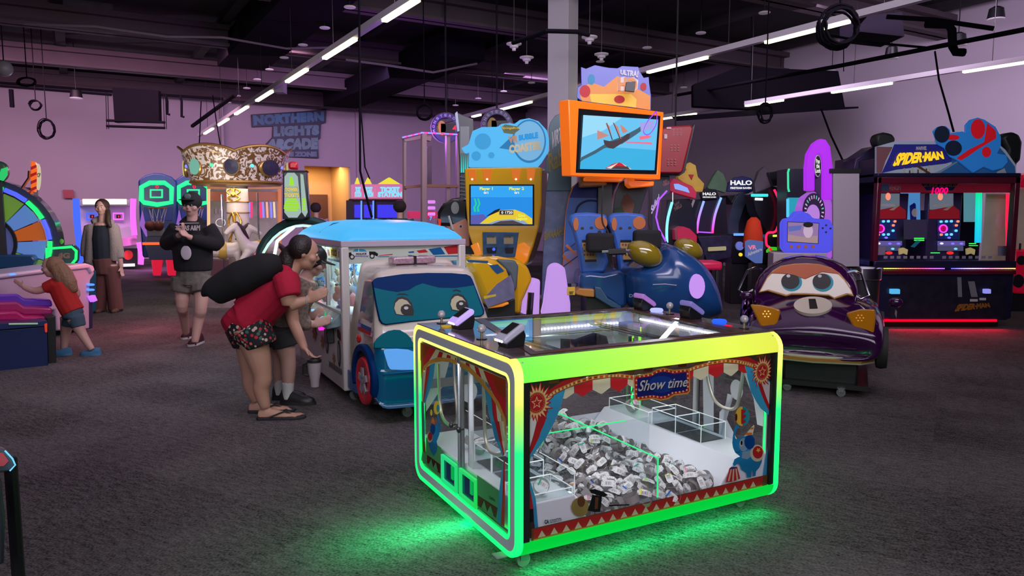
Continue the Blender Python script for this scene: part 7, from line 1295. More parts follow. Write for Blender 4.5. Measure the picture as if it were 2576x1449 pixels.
# red machine cut by the frame edge
rm = Thing('arcade_cabinet', 'red rounded cabinet with round speakers beside the tall pusher', 'arcade machine', at(2640, 11.2), 0); kr = K(rm, lambda p: p)
kr.s('lower_cabinet', [(2552, 628), (2690, 628), (2690, 745), (2552, 738)], mat('bright_red', (0.70, 0.005, 0.04), 0.3, emit=0.15), 0, 0.7, 0.03); kr.s('speaker', ell(2570, 655, 12, 12, 16), BLK, -0.01, 0.03, par=rm.o); kr.s('speaker', ell(2563, 707, 14, 17, 16), BLK, -0.01, 0.03)
kr.s('hood', [(2556, 470), (2576, 440), (2640, 430), (2690, 450), (2690, 475)], MATS['bright_red'], 0, 0.6, 0.02); kr.s('window', [(2560, 475), (2690, 475), (2690, 626), (2560, 626)], mat('tray_tan', (0, 0, 0)), 0.2, 0.1); MB().cyl((rm.f(2566, 620)[0], 0, rm.f(2566, 628)[1]), (rm.f(2566, 620)[0], 0, rm.f(2566, 612)[1]), 0.015).build('stick', BLK, rm.o); cbox(rm, 'base', -0.5, 0.5, 0.05, 0.6, 0, 0.35, BLK)
# game console shaped photo display on its stand
cs = Thing('photo_display', 'glowing blue game-pad shaped display standing behind the purple car', 'arcade machine', at(2035, 7.9), R(-8)); kc = K(cs, c9)
BL2 = G_('display_blue', (0.10, 0.10, 0.95), 0.75); kc.s('display_shell', [(1125, 900), (1150, 862), (1200, 858), (1240, 800), (1300, 795), (1370, 820), (1400, 860), (1550, 870), (1580, 940), (1570, 1140), (1530, 1160), (1160, 1160), (1125, 1120)], BL2, 0, 0.12, 0.02)
kc.a('display_picture', [([(1175, 888), (1452, 900), (1445, 1082), (1172, 1065)], INK), ([(1180, 893), (1447, 905), (1440, 1077), (1177, 1060)], G_('pic_violet', (0.32, 0.20, 0.42), 0.8)), ([(1180, 1000), (1300, 1020), (1440, 1010), (1440, 1077), (1177, 1060)], G_('pic_tan', (0.42, 0.28, 0.30), 0.8)), (ell(1355, 970, 42, 60, 20), G_('pic_pale', (0.62, 0.45, 0.62), 0.8)), (ell(1355, 915, 44, 24, 16), INK), ([(1180, 930), (1300, 920), (1290, 960), (1190, 975)], G_('pic_blue', (0.12, 0.16, 0.5), 0.8))], -0.001)
for q in (1210, 1273, 1337, 1400): kc.s('orange_button', ell(q, 1107, 15, 15, 12), ORS, -0.008, 0.02, 0)
for p in ((1513, 920), (1550, 948), (1512, 980), (1483, 945)): kc.s('pad_button', ell(*p, 9, 9, 8), BLK, -0.006, 0.02, 0)
x, z = cs.f(*c9([(1350, 1160)])[0]); cbox(cs, 'stand', x-0.35, x+0.2, 0.0, 0.3, 0.0, z, mat('stand_grey', (0.35, 0.30, 0.33), 0.5))
# padlock shaped machine
pk = Thing('arcade_cabinet', 'tall violet neon padlock shaped machine with a round dial', 'arcade machine', at(2064, 9.4), R(-6)); kp = K(pk, c9); VI = G_('neon_violet', (0.50, 0.03, 0.95), 0.85)
arch = [(1335, 620), (1335, 420), (1350, 300), (1400, 210), (1460, 168), (1510, 175), (1550, 240), (1572, 420), (1578, 700)]; archi = [(1415, 620), (1415, 420), (1422, 340), (1435, 305), (1455, 300), (1470, 320), (1478, 380), (1480, 500), (1478, 700)]
kp.s('shackle', arch + archi[::-1], VI, 0, 0.12, 0.02); kp.s('back_panel', archi, mat('lock_dark', (0.05, 0.01, 0.08), 0.4), 0.05, 0.05)
kp.s('lock_body', [(1310, 780), (1340, 680), (1420, 625), (1500, 650), (1560, 700), (1600, 880), (1595, 1100), (1560, 1220), (1400, 2300), (1250, 2300), (1300, 1100)], G_('neon_lilac', (0.45, 0.12, 0.75), 0.8), 0.06, 0.4, 0.03); kp.s('dial', ell(1408, 800, 95, 160, 30), mat('dial_dark', (0.04, 0.015, 0.07), 0.3), 0.04, 0.04); kp.s('dial_centre', ell(1400, 830, 58, 90, 26), G_('lilac_soft', (0.55, 0.25, 0.8), 0.8), 0.03, 0.03)
for k in range(15): a = R(-20+k*15.7); kp.s('dial_tick', [(1408+77*math.cos(a+o)*f_, 800-128*math.sin(a+o)*f_) for o, f_ in ((-.045, 1.1), (.045, 1.1), (.045, .86), (-.045, .86))], G_('tick_green', (0.1, 0.7, 0.5), 0.8) if k in (2, 6, 10) else G_('tick_pale', (0.7, 0.5, 0.8), 0.8), 0.035, 0.01, 0)
kp.s('name_plate', ell(1440, 405, 32, 98, 24), PWH, -0.01, 0.02); kp.s('name_plate', ell(1442, 405, 27, 88, 24), INK, -0.012, 0.02); kp.x('lettering', 'Pop\nthe\nLock', Q4(1420, 345, 1462, 465), G_('white_lit', (0.9, 0.9, 0.9), 1), -0.014, bold=0.03)
# cabinets along the right wall : name, label, px, Y, parts drawn on the plane
wp = Thing('display_panel', 'plain grey board leaning between the violet padlock machine and the pusher', 'board', at(2130, 9.35), 0); kw = K(wp, lambda p: p); kw.s('board', [(2096, 436), (2162, 436), (2162, 720), (2096, 720)], mat('board_grey', (0.42, 0.36, 0.42), 0.7), 0, 0.04); kw.s('top_rail', [(2090, 424), (2166, 424), (2166, 436), (2090, 436)], BLK, -0.01, 0.08); cbox(wp, 'foot', -0.17, 0.18, -0.1, 0.25, 0, 0.5, BLK)
rp = Thing('screen_back', 'red perforated back of a screen hanging beside the orange framed screen', 'screen', D(1700, 380, 9.4)-Vector((0, 0, 0.5)), 0); kq = K(rp, c9); kq.s('red_cover', [(85, 80), (150, 60), (340, 50), (360, 80), (270, 450), (250, 470), (60, 470)], mat('red_metal', (0.30, 0.006, 0.015), 0.4), 0, 0.12, 0.02); kq.s('rim', [(60, 440), (370, 42), (378, 44), (285, 460), (240, 490), (60, 490)], BLK, 0.1, 0.05)
kq.a('vent_holes', [(ell(a+dx2, b+dy2, 9, 7, 8), mat('hole_pale', (0.32, 0.10, 0.10), 0.5)) for a, b in ((190, 90), (170, 225), (140, 350)) for dx2 in (0, 30, 60) for dy2 in (0, 25, 45)] + [(R4(105, 130, 130, 170), PWH), (R4(125, 70, 165, 85), PWH)], -0.001)
MB().tube([(0, 0.06, 0.8), (0, 0.06, ZC-rp.loc.z)], 0.012, 6).build('hanging_pipe', BLK, rp.o)
def wallcab(name, label, px, Y, parts, texts=(), group=None, depth=0.8, zbody=None):
    T = Thing(name, label, 'arcade machine', at(px, Y), R(0), group); k = K(T, c9)
    for nm, pts, m, y, th in parts: k.s(nm, pts, m, y, min(th, 0.4), 0.006)
    if zbody is None: cbox(T, 'base', -0.22, 0.22, 0.1, 0.42, 0, 0.95, BLK)
    for st, q, m, y in texts: k.x('lettering', st, q, m, y, bold=0.04)
    return T, k
DB = mat('dark_cabinet', (0.010, 0.010, 0.016), 0.25); DB2 = mat('slate_cabinet', (0.035, 0.035, 0.06), 0.35, noise=(8, 0.6)); NB = G_('neon_blue', (0.15, 0.35, 1.0), 1.2); NC = G_('neon_cyan', (0.05, 0.75, 0.75), 1.1); NR = G_('neon_red', (1.0, 0.02, 0.12), 1.2); WL = G_('white_lit', (0, 0, 0)); NP = G_('neon_purple', (0.45, 0.1, 0.95), 1.1)
T, k = wallcab('arcade_cabinet', 'grey angled cabinet wall with lilac script and a violet neon edge', 1650, 9.6, [('side_wall', [(0, 420), (150, 430), (160, 640), (60, 700), (40, 860), (140, 1080), (150, 1300), (0, 1300)], DB2, 0, 0.3)], [('Safari', [(-5, 830), (65, 700), (60, 640), (-10, 760)], G_('letter_lilac', (0.5, 0.35, 0.7), 0.9), -0.004), ('RAW\nTHRILLS', [(95, 590), (150, 560), (140, 510), (88, 540)], mat('print_pinkish', (0.5, 0.2, 0.25), 0.5), -0.004)]); k.t('neon_edge', [(130, 620), (60, 700), (35, 850), (60, 950), (120, 1060)], NP, 0.012, -0.02)
T, k = wallcab('arcade_cabinet', 'dark shooting cabinet with bright cyan neon edge and a yellow reptile-shaped topper', 1740, 10.4, [('cabinet', [(130, 700), (330, 690), (390, 900), (390, 1300), (100, 1300), (110, 1000)], DB, 0.0, 0.7), ('topper', [(225, 500), (300, 440), (280, 400), (330, 372), (380, 400), (400, 500), (455, 560), (440, 630), (380, 630), (290, 560), (230, 520)], mat('topper_yellow', (0.45, 0.28, 0.02), 0.4, emit=0.2, noise=(4, 0.7)), 0.1, 0.15), ('mouth', [(315, 480), (365, 480), (345, 530)], mat('print_red', (0, 0, 0)), 0.09, 0.02), ('gun_header', [(150, 560), (190, 510), (350, 580), (390, 640), (380, 690), (200, 640), (150, 620)], mat('crimson', (0.5, 0.01, 0.06), 0.35, emit=0.2), -0.1, 0.2), ('header_light', [(190, 560), (230, 560), (310, 595), (330, 640), (280, 625), (200, 605)], G_('pale_blue_light', (0.25, 0.4, 0.95), 1), -0.11, 0.03), ('seat', [(215, 960), (270, 930), (330, 950), (390, 1010), (390, 1100), (330, 1060), (220, 1050)], mat('crimson', (0, 0, 0)), -0.3, 0.4)],
    [('RAW\nTHRILLS', [(195, 800), (260, 760), (245, 700), (180, 740)], mat('print_dim_red', (0.3, 0.15, 0.17), 0.5), -0.004)]); k.t('neon_edge', [(175, 720), (140, 850), (128, 960), (130, 1070)], G_('neon_sky', (0.25, 0.8, 1.0), 1.3), 0.02, -0.05, sp=3); k.t('post', [(180, 570), (180, 720)], WL, 0.006, -0.05)
T, k = wallcab('arcade_cabinet', 'black curved glass shooting cabinet with two blue to red neon ribs', 1790, 11.0, [('cabinet', [(300, 700), (640, 680), (660, 1000), (700, 1240), (480, 1250), (400, 1150), (390, 1000), (290, 960)], DB, 0.05, 0.9), ('curved_window', [(450, 710), (590, 690), (560, 800), (530, 980), (395, 980), (410, 850)], mat('smoke_glass', (0.03, 0.03, 0.05), 0.1, coat=1), 0.0, 0.05), ('header', [(420, 640), (470, 600), (560, 610), (590, 690), (440, 700)], DB, -0.05, 0.1), ('topper', [(480, 590), (530, 500), (570, 440), (620, 470), (655, 560), (640, 640), (580, 620), (500, 610)], mat('topper_moss', (0.05, 0.12, 0.06), 0.5, emit=0.1, noise=(5, 0.7)), 0.1, 0.12), ('control_deck', [(400, 1020), (700, 1010), (690, 1200), (480, 1240)], mat('deck_dark', (0.02, 0.02, 0.05), 0.3, noise=(14, 0.9)), -0.15, 0.3)],
    [('HALO', Q4(440, 635, 555, 660), WL, -0.055), ('FIRETEAM RAVEN', Q4(440, 670, 555, 682), WL, -0.055)])
for P_, m in (([(450, 710), (410, 840), (395, 930), (392, 990)], ramp_glow('neon_bl_red', [(0, (1, 0.02, 0.15)), (0.2, (0.7, 0.1, 0.9)), (1, (0.2, 0.5, 1))], 2, T.f(*c9([(395, 990)])[0])[1], T.f(*c9([(395, 690)])[0])[1], 1.2)), ([(600, 680), (550, 820), (530, 930), (526, 990)], MATS['neon_bl_red']), ([(365, 700), (320, 830), (305, 940)], mat('neon_dim', (0.3, 0.25, 0.3), 0.4, emit=0.4))): k.t('neon_rib', P_, m, 0.018, -0.03, sp=4)
k.t('violet_tube', [(400, 978), (520, 985)], NP, 0.01, -0.05); k.t('gun_grip', [(490, 1128), (640, 1120)], G_('grip_yellow', (0.4, 0.35, 0.2), 0.8), 0.03, -0.2); k.s('blue_wheel', ell(765, 1100, 35, 38, 18), mat('wheel_blue', (0.15, 0.2, 0.6), 0.3, emit=0.4), -0.2, 0.05); k.s('yellow_button', ell(772, 1175, 16, 16, 12), G_('btn_yellow', (0.9, 0.7, 0.02), 1), -0.2, 0.03)
T, k = wallcab('arcade_cabinet', 'dark shooting cabinet with an arched navy header in white letters', 1880, 12.1, [('cabinet', [(650, 660), (880, 640), (900, 800), (1010, 1000), (1000, 1250), (700, 1250), (660, 980), (665, 850), (700, 740)], DB, 0.05, 0.8), ('header', [(655, 625), (670, 550), (720, 505), (790, 492), (860, 510), (905, 560), (870, 635)], mat('header_navy', (0.015, 0.02, 0.14), 0.35), -0.05, 0.12), ('curved_side', [(760, 640), (860, 630), (800, 760), (755, 900), (750, 1000), (660, 1000), (665, 880), (700, 740)], mat('side_slate', (0.04, 0.06, 0.10), 0.25, noise=(5, 0.6)), -0.02, 0.05)], [('HALO', Q4(680, 530, 868, 572), WL, -0.055), ('FIRETEAM RAVEN', Q4(680, 588, 862, 606), WL, -0.055)]); k.t('blue_tube', [(710, 1000), (840, 1000)], NB, 0.02, -0.05)
jk = tag(MB().rings([[Vector(q) for q in r] for r in [[(x, y, z) for x, y in ell(0, 0, w, w*0.8, 14)] for w, z in ((0.10, 0.55), (0.22, 0.7), (0.20, 1.0), (0.14, 1.25), (0.06, 1.33))]]).build('jacket', mat('orange_jacket', (0.65, 0.04, 0.0), 0.8), None, smooth=180), 'orange jacket hanging in front of the cabinet with the arched navy header', 'jacket'); jv = D(1895, 585, 9.9); jk.scale = (0.62, 0.62, 0.62); jk.location = (jv.x, jv.y, jv.z-0.62)
T, k = wallcab('arcade_cabinet', 'black racing cabinet with a red neon curve and cyan bar on top', 1950, 11.3, [('cabinet', [(870, 650), (1050, 580), (1170, 620), (1160, 1250), (960, 1250), (1010, 1000), (900, 800)], DB, 0.05, 0.8), ('topper', [(890, 560), (930, 450), (980, 410), (1005, 440), (1000, 480), (1050, 600), (900, 640)], mat('topper_grey', (0.12, 0.09, 0.12), 0.7, noise=(4, 0.5)), 0.1, 0.12), ('header', [(1010, 460), (1170, 440), (1170, 570), (1050, 580), (1030, 520)], DB, 0.0, 0.1)]); k.t('red_neon', [(1060, 610), (1100, 700), (1112, 800), (1100, 900), (1070, 975), (1010, 985), (990, 1020), (995, 1090), (1020, 1110)], NR, 0.018, -0.05, sp=3); k.t('cyan_bar', [(862, 660), (1005, 660)], NC, 0.022, -0.05); k.t('lamp', [(895, 692), (960, 695)], WL, 0.02, -0.03); k.t('yellow_tube', [(1050, 1012), (1130, 1010)], G_('neon_lime', (0.7, 1, 0.1), 1), 0.016, -0.1)
k.s('green_toy', [(1010, 1140), (1040, 1110), (1080, 1110), (1130, 1130), (1130, 1150), (1010, 1160)], G_('toy_green', (0.05, 0.6, 0.02), 0.8), -0.3, 0.1); k.s('red_button', ell(1033, 1130, 12, 14, 12), G_('slot_red', (0, 0, 0)), -0.32, 0.03)
T, k = wallcab('arcade_cabinet', 'narrow cabinet with aqua screen just left of the violet padlock machine', 2005, 10.6, [('cabinet', [(1170, 430), (1340, 430), (1340, 1250), (1170, 1250)], mat('cab_greyblue', (0.03, 0.03, 0.05), 0.4), 0, 0.7), ('screen', R4(1178, 680, 1305, 860), G_('aqua_screen', (0.03, 0.4, 0.55), 0.8), -0.01, 0.03)]); k.t('green_neon', [(1190, 430), (1180, 460), (1182, 600), (1190, 630)], G_('neon_green2', (0.05, 0.8, 0.4), 1), 0.014, -0.03); k.t('cyan_neon', [(1178, 690), (1178, 850)], G_('neon_aqua', (0.1, 0.6, 0.9), 1), 0.02, -0.03)
T, k = wallcab('sign_stand', 'small pale blue sign with pink and white letters in front of dark cabinets', 1892, 8.9, [('sign_board', [(812, 1060), (850, 1045), (968, 1060), (965, 1170), (960, 1250), (900, 1250), (812, 1190)], G_('sign_steel', (0.10, 0.16, 0.45), 0.7), 0, 0.03)], [('VR', [(835, 1135), (908, 1128), (905, 1090), (832, 1095)], G_('pinkred', (0.8, 0.2, 0.35), 0.9), -0.004), ('Adventure', [(830, 1190), (955, 1140), (950, 1110), (828, 1155)], PWH, -0.004)], None, 0.8, 1); T.o['category'] = 'sign'; MB().bb(-0.02, 0.01, 0, 0.02, 0.04, 0.9).build('post', BLK, T.o); MB().bb(-0.2, -0.1, 0, 0.2, 0.15, 0.03).build('foot', BLK, T.o)
bn = Thing('bench', 'crimson padded bench between the blue ride and the purple car', 'bench', at(1800, 8.6), 0); z = D(1800, 680, 8.6).z; cbox(bn, 'seat', -0.3, 0.1, 0, 0.4, z, z+0.1, mat('crimson', (0, 0, 0)), 0.03)
for a in (-0.25, 0.05):
    for b in (0.05, 0.35): cbox(bn, 'leg', a-0.02, a+0.02, b-0.02, b+0.02, 0, z, BLK)
# ================= LEFT SIDE AND BACK =================
c12, c13, c14, c15 = cr(0, 380, 2.544), cr(180, 420, 4.829), cr(440, 360, 4.026), cr(990, 240, 3.814); I_ = lambda p: p
G_ = glow
def mk(name, label, cat, px, Y, crop, group=None, rot=28): T = Thing(name, label, cat, at(px, Y), R(rot), group); return T, K(T, crop)
# spinning wheel game
T, k = mk('wheel_game', 'big spinning wheel game with orange, green and blue wedges and LED rim', 'arcade machine', 40, 9.7, I_, rot=20)
cx_, cz_ = T.f(-38, 612); ppm = FPX/9.7; Rw = 152/ppm
for q in range(16):
    a0, a1 = 22.5*q+3, 22.5*q+24; m = (mat('wedge_orange', (0.75, 0.16, 0.02), 0.4, emit=0.22), mat('wedge_blue', (0.14, 0.32, 0.75), 0.4, emit=0.3), mat('wedge_green', (0.20, 0.42, 0.05), 0.4, emit=0.25), mat('wedge_blue', (0, 0, 0)))[q % 4]
    P = [(cx_+r*math.cos(R(a)), cz_+r*math.sin(R(a))) for r, A in ((Rw*0.44, (a0, (a0+a1)/2, a1)), (Rw*0.86, (a1, (a0+a1)/2, a0))) for a in A]; MB().prism(P, 0, 0.04, 'xz').build('wedge', m, T.o)
    MB().tube([(cx_+Rw*0.93*math.cos(R(a)), -0.03, cz_+Rw*0.93*math.sin(R(a))) for a in (a0, (a0+a1)/2, a1)], 0.03, 6).build('rim_light', G_('rim_green', (0.02, 1.0, 0.2), 1.1) if q % 2 else G_('rim_blue', (0.08, 0.12, 1.0), 1.2), T.o)
MB().lathe([(Rw*0.41, -0.04), (Rw*0.46, -0.04), (Rw*0.46, 0.06), (Rw*0.41, 0.06)], (cx_, 0, cz_), 40, 'y').build('inner_ring', BLK, T.o); MB().lathe([(0, 0.0), (Rw*0.42, 0.0), (Rw*0.42, 0.05), (0, 0.05)], (cx_, 0.02, cz_), 32, 'y').build('hub_disc', mat('hub_lilac', (0.12, 0.15, 0.4), 0.3, emit=0.3), T.o)
MB().lathe([(Rw*0.9, 0.0), (Rw*1.06, 0.0), (Rw*1.06, 0.3), (Rw*0.9, 0.3)], (cx_, 0, cz_), 40, 'y').build('wheel_housing', mat('housing_dark', (0.05, 0.07, 0.10), 0.2, coat=1), T.o)
k.s('lower_body', [(-120, 632), (84, 640), (88, 672), (215, 690), (215, 800), (-120, 800)], mat('teal_body', (0.0, 0.10, 0.16), 0.3, emit=0.05), 0.02, 0.8, 0.02); k.s('front_shelf', [(-120, 640), (80, 642), (88, 655), (76, 675), (-120, 680)], mat('shelf_blue', (0.02, 0.08, 0.18), 0.25), -0.2, 0.3, 0.02)
T, k = mk('lit_sign_box', 'teal box with rounded green neon outline and BIG lettering', 'sign', 155, 9.9, I_); k.s('box', [(112, 622), (185, 617), (198, 630), (196, 660), (180, 672), (112, 672)], mat('box_teal', (0.01, 0.06, 0.07), 0.3), 0, 0.4, 0.02); k.t('neon', [(117, 626), (180, 621), (192, 632), (191, 652), (180, 665), (150, 668), (117, 666)], G_('neon_green3', (0.02, 1.0, 0.2), 1.2), 0.018, -0.02, True); k.x('lettering', 'BIG', Q4(138, 636, 176, 650), mat('rusty_letter', (0.25, 0.15, 0.1), 0.5), -0.004, bold=0.06); cbox(T, 'stand', -0.2, 0.2, 0.05, 0.4, 0, 0.8, BLK); k.s('lime_curl', ell(142, 608, 18, 10, 14), G_('lime_dim', (0.1, 0.5, 0.02), 0.6), 0.1, 0.1)
T, k = mk('round_sign', 'orange striped round sign on a bracket above the wheel game', 'sign', 85, 10.0, I_); k.s('rim', [(77, 405), (88, 406), (93, 425), (92, 465), (86, 483), (77, 480)], G_('orange_sign', (0.95, 0.14, 0.01), 0.9), 0, 0.3, 0.01); k.a('stripe', [([(77, 420+18*q), (92, 414+18*q), (92, 421+18*q), (77, 428+18*q)], PRED) for q in range(4)], -0.002); k.s('face', ell(96, 445, 7, 34, 16), G_('face_pale', (0.7, 0.6, 0.4), 0.8), 0.04, 0.05); k.x('lettering', 'POP', Q4(91, 435, 102, 446), INK, 0.03); k.t('bracket', [(74, 430), (73, 448), (58, 470)], STL, 0.02, 0.1); k.s('cabinet', [(-30, 467), (82, 472), (82, 700), (-30, 700)], mat('cabinet_maroon', (0.08, 0.01, 0.03), 0.4), 0.2, 0.8); k.t('lamp_strip', [(10, 475), (35, 484), (55, 476)], G_('lilac_soft2', (0.6, 0.4, 0.9), 1), 0.02, 0.15, sp=4); cbox(T, 'base', -0.5, 0.0, 0.3, 0.9, 0, 1.0, BLK)
T, k = mk('green_topper', 'round dark green topper figure base lit bright green at the frame edge', 'topper', -4, 9.4, I_); k.s('dome', ell(-2, 430, 20, 25, 20), mat('dome_green', (0.01, 0.08, 0.03), 0.4), 0, 0.3, 0.03); k.s('light', [(2, 425), (18, 420), (18, 440), (8, 455), (-5, 452)], G_('green_lit', (0.02, 0.6, 0.15), 0.9), -0.02, 0.05); MB().bb(-0.05, 0.1, 0, 0.05, 0.2, 1.95).build('pole', BLK, T.o)
# long white table game
T, k = mk('table_game', 'long white table game with rounded end behind the small girl', 'arcade machine', 110, 8.6, I_, rot=94)
LW = mat('lilac_white_panel', (0.46, 0.40, 0.50), 0.4); k.s('side_panel', [(-80, 705), (0, 695), (110, 682), (225, 664), (236, 672), (238, 690), (228, 705), (225, 745), (226, 828), (145, 832), (140, 780), (-80, 780)], LW, 0, 0.06, 0.02); k.s('top_rail', [(-80, 700), (0, 690), (110, 676), (218, 662), (236, 668), (240, 680), (232, 688), (225, 675), (110, 688), (0, 702), (-80, 712)], mat('rail_white', (0.62, 0.58, 0.7), 0.3), -0.04, 0.5, 0.02); k.s('end_panel', [(226, 745), (233, 740), (233, 826), (226, 828)], mat('end_blue', (0.02, 0.02, 0.07), 0.4), 0.0, 0.6)
for q, c in ((716, 'blue'), (729, 'blue')): k.s('lamp', ell(233, q, 6, 3, 12), G_('lamp_blue_lit', (0.1, 0.25, 1), 1.4), -0.05, 0.1)
k.s('card_reader', [(228, 745), (240, 742), (246, 756), (236, 760)], G_('reader_violet', (0.6, 0.15, 1), 1.2), -0.05, 0.05); k.s('display', [(25, 688), (38, 687), (43, 692), (28, 694)], NB, -0.05, 0.02); k.s('inner_wall', [(-80, 715), (140, 700), (140, 830), (-80, 830)], mat('inner_lilac', (0.25, 0.18, 0.3), 0.5), 0.08, 0.3)
T, k = mk('lane_game', 'dark blue cabinet with purple and crimson lanes, cut by the frame edge', 'arcade machine', 60, 7.2, I_, rot=40)
k.s('cabinet', [(-80, 832), (30, 828), (118, 820), (122, 926), (-80, 942)], mat('navy_front', (0.01, 0.02, 0.09), 0.35), -0.1, 0.6, 0.01); k.s('cap', [(-80, 815), (70, 812), (118, 806), (120, 820), (-80, 836)], mat('cap_blue', (0.02, 0.03, 0.12), 0.3), -0.12, 0.4)
for j, (y0, c) in enumerate(((742, (0.10, 0.02, 0.35)), (762, (0.28, 0.01, 0.10)), (786, (0.35, 0.0, 0.09)))): k.s('lane', [(-80, y0), (45, y0-2), (62, y0+10), (130, y0+12), (133, y0+30), (60, y0+32), (40, y0+22), (-80, y0+24)], mat('lane_'+str(j), c, 0.25, emit=0.15, coat=0.6), 0.45-0.16*j, 0.2, 0.02)
k.s('side', [(118, 800), (140, 795), (142, 915), (122, 926)], BLK, 0.0, 0.6); k.s('red_light', [(112, 815), (119, 813), (119, 836), (114, 836)], G_('red_dim', (0.8, 0.05, 0.02), 0.7), -0.13, 0.02); k.t('colour_strip', [(22, 815), (95, 814)], mat('strip_mix', (0.3, 0.5, 0.3), 0.4, emit=0.4), 0.008, -0.14)
area('red_mid_spill', (-4.6, 9.6, 1.2), (-4.6, 9.2, 0), 1.2, 0.6, (1, 0.12, 0.15), 14)
# exit light
ex = tag(MB().bb(-0.14, -0.06, -0.13, 0.14, 0, 0.13).build('wall_sign', mat('sign_dark_red', (0.25, 0.01, 0.03), 0.4, emit=0.25), None), 'small dark red sign on the pink back wall', 'sign'); qx = onplane(172, 488, wv(0, -0.08, 0), U); ex.location = qx; ex.rotation_euler = (0, 0, R(30.43))
# hoop prize game with neon posts
T, k = mk('hoop_game', 'white double hoop game between a blue and a magenta neon post', 'arcade machine', 270, 19.6, c13)
WB = mat('board_lilac_white', (0.5, 0.42, 0.55), 0.5, emit=0.12); k.s('cabinet', [(75, 400), (750, 395), (760, 560), (790, 960), (810, 1180), (110, 1180), (90, 800)], WB, 0.1, 1.0, 0.02); k.s('canopy', [(75, 398), (715, 395), (715, 480), (80, 480)], mat('canopy_grey', (0.3, 0.28, 0.32), 0.5), -0.3, 0.5, 0.02); k.t('tube_light', [(135, 422), (670, 422)], G_('tube_cream', (1, 0.9, 0.7), 1.4), 0.07, -0.35)
k.t('neon_post', [(55, 385), (70, 700), (100, 960), (122, 1175)], G_('post_blue', (0.05, 0.12, 1.0), 1.3), 0.09, -0.3, sp=3); k.t('neon_post', [(750, 385), (745, 600), (765, 830)], G_('post_magenta', (0.9, 0.15, 0.95), 1.2), 0.08, -0.3, sp=3); k.t('neon_post', [(820, 915), (845, 1050), (840, 1185)], MATS['post_magenta'], 0.08, -0.3, sp=3)
for xa, m in ((185, 'post_blue'), (505, 'post_magenta')): k.f('hoop_frame', R4(xa-5, 555, xa+130, 645), R4(xa+12, 572, xa+113, 628), MATS[m], 0.0, 0.05); k.s('digit_panel', R4(xa+40, 582, xa+90, 622), INK, 0.05, 0.03); k.x('digit', '0', Q4(xa+58, 590, xa+76, 616), G_('digit_red', (1, 0.02, 0.05), 1.2), 0.04, bold=0.05)
k.s('lower_black', R4(620, 990, 800, 1185), BLK, -0.05, 0.3); k.s('red_disc', ell(688, 1070, 58, 60, 20), mat('disc_red', (0.6, 0.03, 0.03), 0.4, emit=0.2), -0.06, 0.03); k.s('pink_tray', [(600, 870), (790, 830), (800, 940), (600, 970)], mat('tray_pink', (0.5, 0.2, 0.4), 0.4, emit=0.15), -0.2, 0.4); k.t('floor_tube', [(600, 1195), (770, 1190)], WL, 0.04, -0.2)
point('hoop_glow', T.M @ Vector((0.2, 0.6, 2.9)), (0.85, 0.75, 1.0), 60, 0.03); point('post_spill', T.M @ Vector((0.9, -0.6, 0.6)), (0.9, 0.2, 0.95), 22, 0.03)
